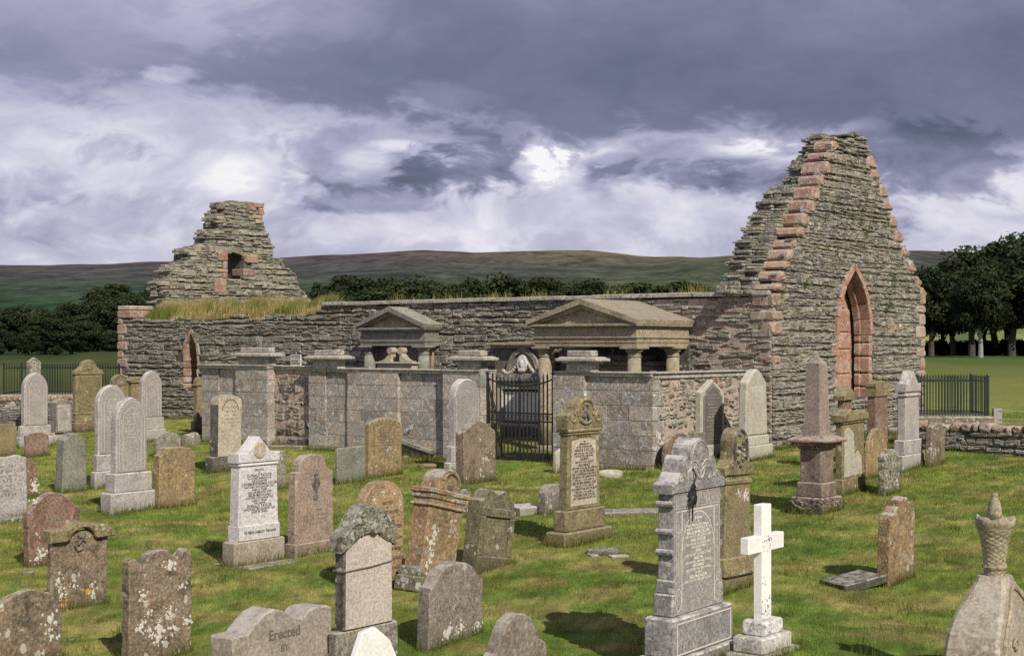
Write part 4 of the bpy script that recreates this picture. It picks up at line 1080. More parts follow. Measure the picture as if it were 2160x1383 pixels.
# olive stone with scrolled pediment
s = stone('gravestone', 'tall olive brown gravestone with a scrolled pediment and roundel on a red base', [(150,160,219,890,913),(160,167,222,788,891)], 'olive', ('flat', None), plinth='red')
band(s, 'cornice', 'olive', s.H-0.02, s.H+0.045, 0.03)
hp = [(-s.hw-0.02, s.H+0.04)]+[(-s.hw*(1-0.42*t), s.H+0.10+0.10*t*t) for t in (0, .25, .5, .75, 1)]+circ(10, 165, 15, 0, s.H+0.16, s.hw*0.55)+[(s.hw*(1-0.42*t), s.H+0.10+0.10*t*t) for t in (1, .75, .5, .25, 0)]+[(s.hw+0.02, s.H+0.04)]
mb = MB(); mb.prism(hp, -s.t/2-0.02, s.t/2+0.02, 0.012); hd = mb.build('scrolled_pediment', M['olive'], s.root)
mb = MB(); mb.prism(circ(18, 0, 342, 0, s.H+0.19, 0.085), -s.t/2-0.045, -s.t/2, 0.012); mb.build('roundel', M['olive'], hd)
panel(s, 'panel', 'olive', [(-s.hw*0.8, s.zb+0.55*(s.H-s.zb)*0+s.zb+0.32), (s.hw*0.8, s.zb+0.32), (s.hw*0.8, s.H-0.05), (-s.hw*0.8, s.H-0.05)], 0.012)
worn_lines(s.hw*1.4, s.zb+0.5, s.H-0.06, 0.07, s.yf-0.015, s.body, M['worn_ink'], seed=6, fill=0.6)
band(s, 'moulding', 'olive', s.zb+0.22, s.zb+0.27, 0.015)
# olive round with carved wreath
s = stone('gravestone', 'olive round-headed gravestone with a pinkish carved ring, half hidden behind the granite pair', [(231,239,273,789,895)], 'olive', ('round', 1.0))
ribbon(s, circ(16, 180, 0, 0, s.H-s.hw, s.hw*0.8), 0.03, 'worn_ink'); 
mb = MB(); mb.lathe([(0.02,-0.05),(0.10,-0.03),(0.12,0),(0.10,0.03),(0.02,0.05)], 0, 0, 12); mb.v = [(x, s.yf+y*0.25, s.H-s.hw*0.95+z*1.4) for x, y, z in mb.v]; mb.build('carved_ornament', M['pink'], s.body)
s = stone('gravestone', 'narrow olive gravestone with an overhanging cap beside the rear pointed granite stone', [(270,277,302,800,905)], 'olive', ('flat', None), taper=0.05)
band(s, 'cornice', 'olive', s.H-0.09, s.H-0.03, 0.05); mb = MB(); mb.prism([(-s.hw-0.07, s.H-0.03), (s.hw+0.07, s.H-0.03), (s.hw*0.5, s.H+0.08), (-s.hw*0.5, s.H+0.08)], -s.t/2-0.05, s.t/2+0.05, 0.01); mb.build('cap', M['olive'], s.root)
# left edge
stone('gravestone', 'grey slant-topped gravestone cut off by the left edge of the picture, the farthest one there', [(-22,-14,20,858,935)], 'darkgrey', [None, None] and ('custom', [(-1,-0.1),(-0.6,0),(0.4,-0.35),(1,-0.9)]), wear=0.012)
stone('gravestone', 'mossy olive brown gravestone at the left edge, in front of the slant-topped grey one', [(-30,-22,34,893,968)], 'olive', ('segment', 0.2), wear=0.012, lean=2)
stone('gravestone', 'small tilted red-brown gravestone below the tall pale stone at left', [(50,54,104,911,965)], 'red', ('segment', 0.22), wear=0.014, lean=3, back=-4)
s = stone('gravestone', 'plain olive grey gravestone with narrowed head and flared foot, left of the granite pair', [(116,133,182,913,1041)], 'slate', ('custom', [(-0.92,-0.72),(-0.85,-0.48),(-0.62,-0.33),(-0.45,-0.2),(-0.36,-0.02),(-0.3,0),(0.3,0),(0.36,-0.02),(0.45,-0.2),(0.62,-0.33),(0.85,-0.48),(0.92,-0.72)]), taper=0.10, wear=0.004)
s = stone('gravestone', 'large grey gravestone with worn lettering and a ragged foot, cut by the left edge', [(-42,-36,59,962,1108)], 'light', ('custom', [(-1,-0.16),(-0.6,0.0),(0.3,-0.02),(0.55,0.03),(0.8,-0.05),(1,-0.12)]), wear=0.008)
worn_lines(s.hw*1.8, s.zb+0.55, s.H-0.10, 0.075, s.yf-0.003, s.body, M['worn_ink'], seed=8, fill=0.7)
mb = MB(); mb.box(-s.hw-0.1, s.hw+0.08, -s.t/2-0.16, s.t/2+0.1, -0.2, 0.07, b=0.03); mb.build('foot_slab', M['crust'], s.root)
s = stone('gravestone', 'broken red gravestone with a white-patched foot, behind the large grey left-edge stone', [(22,32,79,966,1053)], 'red', ('custom', [(-1,-0.2),(-0.2,0),(0.5,-0.05),(0.75,-0.35),(1,-0.6)]), wear=0.016, back=-3)
spots(s, [(s.hw*0.8, 0.14, 0.09), (s.hw*0.6, 0.22, 0.07), (s.hw*0.85, 0.28, 0.05)])
s = stone('gravestone', 'red-brown round-topped gravestone with pale lichen at its foot, behind the arched brown one', [(50,63,170,1037,1197)], 'red', ('segment', 0.62), wear=0.012)
spots(s, [(-s.hw*0.7, 0.10, 0.07), (-s.hw*0.45, 0.14, 0.06), (-s.hw*0.25, 0.17, 0.05), (-s.hw*0.6, 0.2, 0.04), (-s.hw*0.75, 0.85, 0.05)])
s = stone('gravestone', 'brown sandstone gravestone with an arched hood moulding over a small carved emblem', [(97,106,225,1118,1292)], 'brown', ('flat', None), wear=0.006)
hw = s.hw
hood = [(-hw-0.05, s.H-0.10), (-hw-0.05, s.H+0.03), (-hw*0.95, s.H+0.045), (-hw*0.5, s.H+0.04), (-hw*0.25, s.H+0.10), (hw*0.05, s.H+0.105), (hw*0.42, s.H+0.06), (hw*0.75, s.H+0.06), (hw+0.05, s.H-0.02), (hw+0.05, s.H-0.09), (hw*0.55, s.H-0.09)]+circ(10, 12, 168, 0.0, s.H-0.11, hw*0.46, hw*0.42)+[(-hw*0.55, s.H-0.10)]
mb = MB(); mb.prism(jitter(hood, 0.006, 0.05, 3.0), -s.t/2-0.06, s.t/2+0.03, 0.012); mb.build('hood_moulding', M['olive'], s.root)
mb = MB()
mb.tube([(-0.06, s.yf-0.01, s.H-0.10), (-0.08, s.yf-0.012, s.H-0.16), (-0.04, s.yf-0.012, s.H-0.21), (0.02, s.yf-0.01, s.H-0.20)], 0.013, 6); mb.tube([(-0.04, s.yf-0.01, s.H-0.04), (0.06, s.yf-0.012, s.H-0.12)], 0.013, 6); mb.tube([(0.06, s.yf-0.01, s.H-0.04), (-0.03, s.yf-0.012, s.H-0.15)], 0.013, 6)
mb.build('carved_emblem', M['darkgrey'], s.body)
spots(s, [(-hw*0.62, 0.17, 0.055), (-hw*0.2, 0.25, 0.04), (hw*0.45, 0.24, 0.035), (hw*0.5, 0.14, 0.05), (-hw*0.75, 0.33, 0.06)]); spots(s, [(hw*0.3, 0.17, 0.055), (-hw*0.6, 0.05, 0.06)], 'lichen_y')
s = stone('gravestone', 'rounded grey-brown gravestone blotched with pale lichen in the bottom left corner', [(-28,-16,133,1243,1425)], 'brown', ('round', 0.75), wear=0.012)
spots(s, [(s.hw*0.62, s.H-0.30, 0.075), (s.hw*0.68, s.H-0.46, 0.055), (s.hw*0.3, s.H-0.66, 0.05), (s.hw*0.4, s.H-0.72, 0.035), (-s.hw*0.2, s.H-0.62, 0.04)])
s = stone('gravestone', 'dark brown gravestone with a three-lobed top and clusters of white lichen, at the bottom left', [(255,273,404,1158,1408)], 'brown', ('custom', [(-1,-0.42),(-1.0,-0.24),(-0.93,-0.16),(-0.78,-0.17),(-0.66,-0.30),(-0.52,-0.34),(-0.46,-0.22),(-0.36,-0.08),(-0.2,-0.01),(0,0.0),(0.2,-0.03),(0.34,-0.12),(0.46,-0.2),(0.6,-0.24),(0.7,-0.12),(0.84,-0.06),(0.96,-0.12),(1,-0.3)]), wear=0.009)
spots(s, [(-0.1+0.09*i+R.uniform(-.05,.05), 0.34+R.uniform(-.1,.1), R.uniform(0.02, 0.05)) for i in range(-1, 5)]+[(-0.02, 0.28, 0.08), (-0.04, 0.20, 0.05), (-0.24, 0.32, 0.045), (0.1, 0.42, 0.05), (-0.15, 0.45, 0.04), (0.30, 0.32, 0.05), (0.1, s.H-0.16, 0.08), (0.24, s.H-0.36, 0.04), (-0.2, s.H-0.4, 0.05)])
# ---- centre left
stone('gravestone', 'small grey-olive gravestone with a wavy worn top, just behind the broad ochre one', [(323,331,382,910,965)], 'grey', ('custom', [(-1,-0.35),(-0.7,-0.1),(-0.3,0),(0.1,-0.02),(0.5,-0.12),(0.8,-0.25),(1,-0.5)]), wear=0.012)
stone('gravestone', 'broad ochre and red gravestone with grey lichened corners, right of the granite pair', [(320,336,410,942,1074)], 'ochre', ('custom', [(-1,-0.36),(-0.86,-0.32),(-0.7,-0.06),(-0.5,0),(0.4,-0.02),(0.72,-0.06),(0.86,-0.2),(1,-0.26)]), wear=0.009)
s = stone('gravestone', 'olive gravestone seen edge-on beside the left end of the smaller ashlar enclosure', [(402,410,437,887,917),(410,418,434,795,888)], 'olive', ('round', 1.0), plinth='olive'); band(s, 'moulding', 'olive', s.H-0.24, s.H-0.18, 0.03)
s = stone('gravestone', 'cream gravestone with a crumbling dark top and grey side on a dark base', [(432,448,518,962,998),(448,466,514,832,966)], 'cream', ('custom', [(-1,-0.34),(-0.97,-0.2),(-0.8,-0.18),(-0.6,-0.1),(-0.2,0),(0.3,-0.02),(0.55,-0.16),(0.7,-0.14),(0.75,-0.3),(0.9,-0.24),(1,-0.4)]), wear=0.007, plinth='darkgrey')
ribbon(s, circ(10, 172, 8, 0, s.H-0.35, s.hw*0.72, s.hw*0.85), 0.02, 'worn_ink'); worn_lines(s.hw*1.6, s.zb+0.62, s.H-0.2, 0.075, s.yf-0.003, s.body, M['worn_ink'], seed=12)
mb = MB(); mb.box(-s.hw-0.012, -s.hw+0.02, -s.t/2+0.02, s.t/2-0.005, s.zb+0.02, s.H-0.2); mb.build('side_face', M['darkgrey'], s.body)
# the pale silver stone with black lettering
s = stone('gravestone', '', [(468,495,602,1137,1197),(490,510,588,968,1142)], 'silver', ('flat', None), taper=0.10, plinth='palebrown')
s.root['label'] = 'pale silver gravestone with a pointed pediment, roundel and black lettering on a grey-brown base'
hw, H = s.hw, s.H
mb = MB(); mb.prism([(-hw-0.035, H-0.03), (-hw-0.035, H+0.09), (-hw*0.62, H+0.095), (0, H+0.30), (hw*0.62, H+0.095), (hw+0.035, H+0.09), (hw+0.035, H-0.03)], -s.t/2-0.02, s.t/2+0.02, 0.008); pd = mb.build('pediment', M['silver'], s.root)
mb = MB(); mb.prism(circ(24, 0, 345, 0, H+0.125, 0.105, 0.11), -s.t/2-0.034, -s.t/2, 0.008); mb.build('roundel', M['cream'], pd)
band(s, 'moulding', 'silver', H-0.075, H-0.045, 0.02); band(s, 'foot_moulding', 'silver', s.zb+0.002, s.zb+0.20, 0.028)
L = [("ERECTED",0.036,.3),("BY",0.03,.1),("DONALD TAYLOR",0.052,.78),("IN LOVING MEMORY OF",0.034,.82),("HIS DAUGHTER",0.034,.5),("CATHERINE HYNDMAN TAYLOR",0.050,1.12),("WHO DIED 18TH JANUARY 1931,",0.034,.98),("AGED 32 YEARS",0.034,.55),("ALSO HIS BELOVED WIFE",0.034,.82),("HELEN McDOUGALL",0.050,.72),("WHO DIED 26TH AUGUST 1937",0.034,.88),("AGED 67 YEARS.",0.034,.56),("THE ABOVE",0.034,.42),("DONALD TAYLOR",0.052,.78),("WHO DIED 3RD AUGUST 1947",0.036,1.08),("AGED 83 YEARS.",0.036,.62)]
lines = []; z = H-0.11; kf = (H-0.10-s.zb-0.36)/sum(h+0.021 for _, h, _ in L)
for t, h, fw in L:
    z -= (h+0.021)*kf; lines.append((t, 0.01, z, h*kf*1.25, fw*hw*1.7, s.yf-0.003))
lines.append(('HE FEEDS LAMBS BY THE RIVER', 0, s.zb+0.09, 0.034, hw*1.7, s.yf-0.032))
text_part(lines, s.body, M['ink'])
ribbon(s, circ(10, 168, 12, 0.0, H-0.30, hw*0.62, 0.17), 0.006, 'pale_ink')
mb = MB(); mb.box(-0.44, 0.46, -0.42, 0.3, -0.1, 0.025, b=0.01); mb.build('foot_slab', M['grey'], s.root)
stone('gravestone', 'small rounded grey-brown gravestone peeping out behind the pale silver stone', [(572,582,604,950,1033)], 'grey', ('round', 1.0), wear=0.008)
s = stone('gravestone', 'pink sandstone gravestone with stepped shoulders and a dark carved emblem on its head', [(606,622,703,957,1177)], 'pink', ('custom', [(-1,-0.98),(-1,-0.66),(-0.82,-0.62),(-0.80,-0.36),(-0.72,-0.2),(-0.45,-0.04),(-0.2,0),(0.1,-0.01),(0.4,-0.08),(0.58,-0.2),(0.66,-0.5),(0.82,-0.62),(1,-0.7),(1,-0.98)]), taper=0.06, wear=0.006)
mb = MB(); zc = s.H-0.42
mb.lathe([(0.02,-0.2),(0.05,-0.16),(0.02,-0.1),(0.075,0.0),(0.08,0.05),(0.05,0.09),(0.03,0.12),(0.05,0.15),(0.01,0.19)], 0, 0, 12); mb.v = [(x+0.02, s.yf+y*0.3, zc+z) for x, y, z in mb.v]; mb.build('carved_emblem', M['darkgrey'], s.body)
worn_lines(s.hw*1.4, s.zb+0.55, s.H-0.7, 0.06, s.yf-0.003, s.body, M['worn_ink'], seed=14, fill=0.6)
band(s, 'foot_moulding', 'pink', -0.2, 0.17, 0.03)
s = stone('gravestone', 'low grey-green slate gravestone with rounded corners beside the yellow ochre one', [(706,711,772,942,1023)], 'slate', ('flat', None), wear=0.004)
worn_lines(s.hw*1.6, s.zb+0.45, s.H-0.08, 0.06, s.yf-0.003, s.body, M['worn_ink'], seed=15, fill=0.5)
s = stone('gravestone', 'yellow ochre gravestone with scalloped carving along its curved top', [(766,776,848,880,1009)], 'ochre', ('segment', 0.24), wear=0.005)
mb = MB()
for i in range(7):
    x = (-0.72+0.24*i)*s.hw; z = s.H-0.30*s.hw+0.24*s.hw*math.sin(math.pi*(x/s.hw+1)/2)
    mb.tube([(x+0.035*math.cos(t), s.yf-0.004, z-0.05+0.035*math.sin(t)) for t in [k*math.pi/5 for k in range(11)]], 0.011, 5)
mb.build('scalloped_carving', M['olive'], s.body)
worn_lines(s.hw*1.7, s.zb+0.5, s.H-0.25, 0.06, s.yf-0.003, s.body, M['worn_ink'], seed=16, fill=0.6)
s = stone('gravestone', 'round-topped brown gravestone with black lettering and white lichen dots, behind the wired stone', [(735,752,862,1241,1260),(738,758,842,1012,1246)], 'tan', ('round', 0.9), taper=0.0, plinth='brown', wear=0.003)
hw, H = s.hw, s.H
spots(s, [(-hw*0.50, H-0.20, 0.042), (-hw*0.05, H-0.13, 0.032), (-hw*0.85, H-0.36, 0.04), (hw*0.47, H-0.16, 0.025), (hw*0.78, H-0.30, 0.03), (-hw*0.06, H-0.17, 0.02)])
L = [("ERECTED",.035,.5),("BY",.03,.12),("CHARLES TAYLOR",.04,1.0),("IN MEMORY OF",.034,.75),("HER HUSBAND",.034,.75),("DAVID CARSTAIRS STEEN",.042,1.5),("",.05,0),("WHO DIED AT PORT ELLEN",.034,1.5),("",.05,0),("HIS DAUGHTER MARY",.036,1.5),("",.03,0),("WHO DIED 10TH AUGUST",.034,1.5),("",.03,0),("AGED 16 YEARS ALSO",.034,1.5),("",.03,0),("MARY TAYLOR",.04,1.3),("HIS WIFE",.034,.7),("",.05,0),("JOHN STEEN",.042,1.2),("AGED 64",.034,.7)]
z = H-0.22; lines = []
for t, h, fw in L:
    z -= h+0.022
    if t: lines.append((t, 0.05, z, h, fw*hw, s.yf-0.003))
text_part(lines, s.body, M['ink'])
# the wired stone
s = stone('gravestone', 'tall pink-faced gravestone with a lichen-crusted cap and a wire tied around it', [(692,712,840,1320,1430),(695,716,815,1120,1335)], 'darkgrey', ('flat', None), plinth='grey', taper=0.03)
hw, H = s.hw, s.H
pf = panel(s, 'inscribed_face', 'pinkface', [(-hw*0.96, s.zb+0.01), (hw*0.98, s.zb+0.01), (hw*0.96, H-0.04), (hw*0.7, H+0.03), (0, H+0.07), (-hw*0.7, H+0.03), (-hw*0.94, H-0.04)], 0.006)
cp = [(-hw-0.045, H-0.16), (-hw-0.05, H-0.01), (-hw*0.8, H+0.06), (-hw*0.55, H+0.17), (-hw*0.25, H+0.24), (0.1*hw, H+0.25), (0.45*hw, H+0.22), (0.8*hw, H+0.14), (hw+0.04, H+0.03), (hw+0.03, H-0.15), (hw*0.75, H-0.10), (hw*0.3, H-0.015), (-hw*0.3, H-0.015), (-hw*0.75, H-0.10)]
mb = MB(); mb.prism(jitter(cp, 0.011, 0.035, 5.0), -s.t/2-0.035, s.t/2+0.03, 0.016); cpo = mb.build('cap', M['crust'], s.root)
mb = MB()
for i in range(60):
    x, z = R.uniform(-hw*0.9, hw*0.9), H+R.uniform(-0.02, 0.2)
    if z > H+0.22*(1-(x/hw)**2)+0.0: continue
    mb.lathe([(0.005,-0.02),(R.uniform(.015,.03),0),(0.005,0.02)], 0, 0, 6); k = len(mb.v)-18; mb.v[k:] = [(x+a*1.2, -s.t/2-0.035+b*0.5, z+c) for a, b, c in mb.v[k:]]
mb.build('lichen', M['crust'], cpo)
mb = MB(); mb.prism([(0.12*hw+0.055*math.cos(math.radians(a)), H+0.035+0.055*math.sin(math.radians(a))) for a in range(0, 360, 45)], -s.t/2-0.06, -s.t/2-0.03, 0.008); mb.build('carved_crest', M['crust'], cpo)
zw = s.zb+0.62*(H-s.zb)
mb = MB(); o_ = 0.012; mb.tube([(-hw*1.01-o_, s.t/2, zw+0.0), (-hw*1.01-o_, -s.t/2-o_, zw), (0, -s.t/2-o_-0.006, zw+0.012), (hw+o_, -s.t/2-o_, zw+0.035), (hw+o_, s.t/2+o_, zw+0.02), (-hw*1.01-o_, s.t/2+o_, zw+0.0)], 0.006, 6); mb.build('wire', M['wire'], s.root)
worn_lines(hw*1.7, s.zb+0.42*(H-s.zb), H-0.06, 0.062, s.yf-0.009, s.body, M['pale_ink'], seed=18, fill=0.9)
# the big tablet reading Erected by
s = stone('gravestone', 'wide grey-beige tablet stone carved with the words Erected by, cut by the bottom edge', [(440,487,704,1302,1480)], 'tablet', ('custom', [(-1,-0.16),(-0.98,-0.13),(-0.72,-0.12),(-0.55,0.02),(-0.38,0.13),(-0.2,0.17),(-0.02,0.12),(0.14,0.03),(0.26,-0.02),(0.4,-0.04),(0.5,0.06),(0.62,0.09),(0.9,0.08),(0.985,0.05),(1,0.02)]), wear=0.003, bev=0.014)
s.root['label'] = 'wide grey-beige tablet gravestone with a humped top carved Erected by, cut by the bottom edge'
hw, H = s.hw, s.H
text_part([("Erected", 0.0, H-0.16, 0.085, 0.42, s.yf-0.003), ("BY", 0.0, H-0.27, 0.055, 0.1, s.yf-0.003)], s.body, M['worn_ink'])
mb = MB()
for k, zz_m in enumerate((H-0.40, H-0.45)):
    mb.box(-hw*0.96, hw*0.98, s.yf-0.03+0.012*k, s.yf+0.01, zz_m, zz_m+0.026, b=0.006)
mb.build('moulding', M['brown'], s.body)
# white octagon
s = stone('gravestone', 'bright white clipped-corner marble headstone at the bottom edge, in front of the wired stone', [(736,741,850,1321,1480)], 'white', ('custom', [(-1,-0.98),(-0.55,-0.06),(-0.05,0.0),(0.5,-0.42),(0.75,-0.9),(1,-1.6)]), bev=0.006)
s = stone('gravestone', 'dark grey-brown round-topped gravestone with mossy shoulders in the near foreground', [(877,903,1018,1184,1373)], 'greybrown', ('custom', [(-1,-0.66),(-0.98,-0.5),(-0.86,-0.46),(-0.78,-0.36),(-0.6,-0.14),(-0.35,-0.02),(0,0),(0.35,-0.04),(0.6,-0.16),(0.8,-0.38),(0.9,-0.46),(1,-0.5),(1,-0.66)]), wear=0.006)
worn_lines(s.hw*1.7, s.zb+0.5, s.H-0.3, 0.07, s.yf-0.003, s.body, M['worn_ink'], seed=20, fill=0.45)
spots(s, [(R.uniform(-s.hw, s.hw)*0.95, 0.05+R.uniform(0,0.09), R.uniform(.03,.06)) for i in range(9)])
s = stone('gravestone', 'pinkish grey gravestone with sloping shoulders and mottled lichen at the bottom edge, centre', [(1004,1030,1157,1292,1440)], 'greybrown', ('custom', [(-1,-1.0),(-0.95,-0.84),(-0.75,-0.7),(-0.62,-0.42),(-0.4,-0.14),(-0.1,0),(0.2,-0.02),(0.45,-0.16),(0.62,-0.4),(0.72,-0.62),(0.95,-0.72),(1,-0.9)]), wear=0.012)
# leaning pair
s = stone('gravestone', 'leaning orange-brown gravestone with a round carved head between moulded shoulders', [(845,880,955,1042,1246)], 'orange', ('flat', None), lean=13.0, wear=0.006)
hw, H = s.hw, s.H
mb = MB(); mb.box(-hw-0.05, hw+0.05, -s.t/2-0.04, s.t/2+0.04, H-0.01, H+0.05, b=0.012); mb.box(-hw-0.025, hw+0.025, -s.t/2-0.02, s.t/2+0.02, H-0.07, H-0.012, b=0.01); mb.box(-hw-0.03, hw+0.03, -s.t/2-0.03, s.t/2+0.03, H-0.16, H-0.125, b=0.01); mb.build('cornice', M['orange'], s.root)
mb = MB(); mb.prism([(-hw*0.7, H+0.04)]+circ(16, 180, 0, 0, H+0.11, hw*0.68, 0.20)+[(hw*0.7, H+0.04)], -s.t/2-0.01, s.t/2+0.01, 0.014); hd = mb.build('round_head', M['orange'], s.root)
mb = MB(); mb.tube([(hw*0.45*math.cos(t), -s.t/2-0.014, H+0.12+0.14*math.sin(t)) for t in [k*math.pi/9 for k in range(19)]], 0.018, 6)
mb.lathe([(0.01,-0.07),(0.06,-0.04),(0.07,0),(0.05,0.05),(0.01,0.08)], 0, 0, 10); k = len(mb.v)-50; mb.v[k:] = [(a, -s.t/2-0.01+b*0.35, H+0.12+c) for a, b, c in mb.v[k:]]; mb.build('carved_roundel', M['brown'], hd)
mb = MB(); mb.box(-hw-0.06, -hw+0.03, -s.t/2-0.05, s.t/2+0.03, 0.05, 0.20, b=0.02); mb.box(-hw-0.09, -hw+0.04, -s.t/2-0.07, s.t/2+0.04, -0.1, 0.09, b=0.02); mb.build('foot_moulding', M['crust'], s.root)
worn_lines(hw*1.5, 0.6, H-0.12, 0.065, s.yf-0.003, s.body, M['worn_ink'], seed=22, fill=0.6)
spots(s, [(-hw*0.5, H-0.45, 0.06), (-hw*0.62, H-0.58, 0.07), (-hw*0.5, H-0.72, 0.06), (-hw*0.68, H-0.85, 0.06), (-hw*0.4, 0.12, 0.05)])
s = stone('gravestone', 'leaning olive gravestone with a recessed panel and double-humped top', [(972,1000,1073,1034,1213)], 'darkolive', ('custom', [(-1,-0.42),(-0.88,-0.38),(-0.78,-0.3),(-0.66,-0.06),(-0.5,0.02),(-0.35,0.0),(-0.22,-0.08),(0,-0.10),(0.15,-0.04),(0.32,0.03),(0.5,0.0),(0.66,-0.18),(0.8,-0.3),(1,-0.34),(1,-0.42)]), lean=9.5, wear=0.006)
hw, H = s.hw, s.H
mb = MB()
for pl in ([(-hw, 0.16), (-hw*0.72, 0.16), (-hw*0.72, H-0.33), (-hw, H-0.33)], [(hw*0.72, 0.16), (hw, 0.16), (hw, H-0.33), (hw*0.72, H-0.33)], [(-hw, -0.1), (hw, -0.1), (hw, 0.157), (-hw, 0.157)], [(-hw, H-0.327), (hw, H-0.327), (hw, H-0.22), (-hw, H-0.22)]):
    mb.prism(pl, s.yf-0.03, s.yf+0.01, 0.008)
mb.build('panel_frame', M['darkolive'], s.body)
stone('gravestone', 'small pale lichened gravestone peeping out behind the leaning orange-brown one', [(968,976,996,1030,1092)], 'crust', ('round', 0.9), wear=0.008)
stone('gravestone', 'broad brown gravestone with a mossy ochre head, in front of the rope-edged granite stone', [(962,980,1046,888,1023)], 'brown', ('segment', 0.42), wear=0.007)
stone('gravestone', 'pale-edged olive gravestone with a square broken shoulder, just left of the iron gate', [(1024,1033,1062,890,970)], 'olive', ('custom', [(-1,-0.1),(-0.5,0),(0.2,-0.1),(0.5,-0.3),(1,-0.36)]), wear=0.009)
# rope-edged granite
s = stone('gravestone', 'polished grey granite gravestone with a white rope border, by the left gate pier', [(935,948,1020,972,998),(944,957,1019,938,973),(956,971,1021,798,940)], 'light', ('round', 1.0), bev=0.02)
hw, H = s.hw, s.H
pf = panel(s, 'polished_face', 'face', inset_top(s, 0.035, s.zb+0.02, 1.0, ('round', 1.0)), 0.004)
mb = MB(); rp_ = inset_top(s, 0.022, s.zb+0.03, 1.0, ('round', 1.0))
seq = []
for a, b in zip(rp_, rp_[1:]):
    L_ = math.dist(a, b); k = max(1, int(L_/0.030))
    seq += [((a[0]+(b[0]-a[0])*j/k, a[1]+(b[1]-a[1])*j/k), math.atan2(b[1]-a[1], b[0]-a[0])) for j in range(k)]
for (p_, an) in seq:
    d = Vector((math.cos(an+0.7), math.sin(an+0.7)))*0.021; mb.tube([(p_[0]-d.x, s.yf-0.008, p_[1]-d.y), (p_[0], s.yf-0.014, p_[1]), (p_[0]+d.x, s.yf-0.008, p_[1]+d.y)], [0.007, 0.0105, 0.007], 5)
mb.build('rope_border', M['silver'], s.body)
worn_lines(hw*1.3, s.zb+0.65, H-0.22, 0.06, s.yf-0.007, s.body, M['worn_pale'], seed=24, fill=0.7)
# sandstone pedestal stone with white lettered panel
s = stone('gravestone', 'tall sandstone gravestone with a scrolled head and a white lettered panel, right of the gate', [(1150,1192,1293,1116,1156),(1167,1194,1277,1072,1120),(1186,1204,1268,908,1078)], 'olive', ('flat', None), taper=0.08)
hw, H = s.hw, s.H
band(s, 'moulding', 'olive', H-0.05, H-0.015, 0.018); band(s, 'cornice', 'ochre', H-0.01, H+0.035, 0.035)
sc = [(-hw-0.05, H+0.03), (-hw-0.06, H+0.16), (-hw-0.055, H+0.22), (-hw*0.9, H+0.26), (-hw*0.66, H+0.25), (-hw*0.55, H+0.30)]+circ(12, 160, 20, 0, H+0.27, hw*0.58, 0.20)+[(hw*0.55, H+0.30), (hw*0.66, H+0.25), (hw*0.9, H+0.26), (hw+0.055, H+0.22), (hw+0.06, H+0.16), (hw+0.05, H+0.03)]
mb = MB(); mb.prism(sc, -s.t/2-0.03, s.t/2+0.03, 0.014); hd = mb.build('scrolled_head', M['olive'], s.root)
mb = MB()
mb.tube([(hw*0.52*math.cos(t), -s.t/2-0.034, H+0.27+0.16*math.sin(t)) for t in [math.radians(200-k*22) for k in range(11)]], 0.022, 6)
for sd_ in (-1, 1): mb.tube([(sd_*(hw*0.80+0.065*math.cos(t)*(1-k*0.04)), -s.t/2-0.034, H+0.185+0.065*math.sin(t)*(1-k*0.04)) for k, t in enumerate([math.radians(100+k*28) for k in range(13)])], 0.016, 6)
mb.build('scroll_moulding', M['ochre'], hd)
mb = MB()
mb.tube([(-0.06, -s.t/2-0.035, H+0.30), (-0.03, -s.t/2-0.04, H+0.36), (0.03, -s.t/2-0.04, H+0.355), (0.05, -s.t/2-0.035, H+0.31)], 0.016, 6); mb.tube([(0, -s.t/2-0.035, H+0.29), (-0.05, -s.t/2-0.045, H+0.19), (-0.09, -s.t/2-0.035, H+0.21)], [0.02,0.028,0.014], 6); mb.tube([(0, -s.t/2-0.035, H+0.28), (0.06, -s.t/2-0.045, H+0.16)], [0.02,0.024], 6)
mb.tube([(-0.15, -s.t/2-0.03, H+0.14), (-0.05, -s.t/2-0.04, H+0.105), (0.05, -s.t/2-0.04, H+0.105), (0.15, -s.t/2-0.03, H+0.14)], 0.018, 6)
mb.build('carved_emblem', M['darkgrey'], hd)
zp0, zp1 = s.zb+0.05, H-0.10
pp = panel(s, 'lettered_panel', 'cream', [(-hw*0.86, zp0), (hw*0.86, zp0), (hw*0.78, zp1-0.03), (hw*0.3, zp1), (-hw*0.3, zp1), (-hw*0.78, zp1-0.03)], 0.006)
L = [("IN",.028,.1),("MEMORY OF",.034,.8),("MY BELOVED FATHER",.032,1.2),("ANGUS TAYLOR,",.050,1.3),("DIED 21ST JULY 1884, AGED 77",.030,1.5),("ALSO MY TWO BROTHERS",.030,1.4),("GILBERT,",.044,.75),("DIED JAN 14, 1872, AGED 22",.030,1.45),("ARCHIBALD",.044,.95),("DROWNED AT SEA, FEB 1882, AGED 28",.030,1.55),("AND HIS SISTER JEAN",.042,1.45),("DIED AT INVERNESS, JAN 3, 1898, AGED 42",.030,1.55),("THE ABOVE CAPT. JOHN TAYLOR",.042,1.55),("DIED MAY 11, 1927, AGED 76",.030,1.3),("AND HIS WIFE BARBARA COOK",.046,1.55),("DIED DEC 27, 1934, AGED 84",.030,1.2),("ALSO GILBERT TAYLOR, SON OF THE ABOVE",.040,1.6),("DIED JUNE 1, 1919, AGED 31",.030,1.2),("WILLIAM COOK TAYLOR",.048,1.35),("DIED AT INVERNESS, 2ND SEPT 1940",.032,1.45)]
tot = sum(h+0.019 for _, h, _ in L); kf = (zp1-zp0-0.10)/tot; z = zp1-0.015; lines = []
for t, h, fw in L:
    z -= (h+0.019)*kf; lines.append((t, 0, z, h*kf*1.12, fw*hw, s.yf-0.009))
lines.append(("JOHN TAYLOR.", 0, H-0.085, 0.035, hw*1.1, s.yf-0.003))
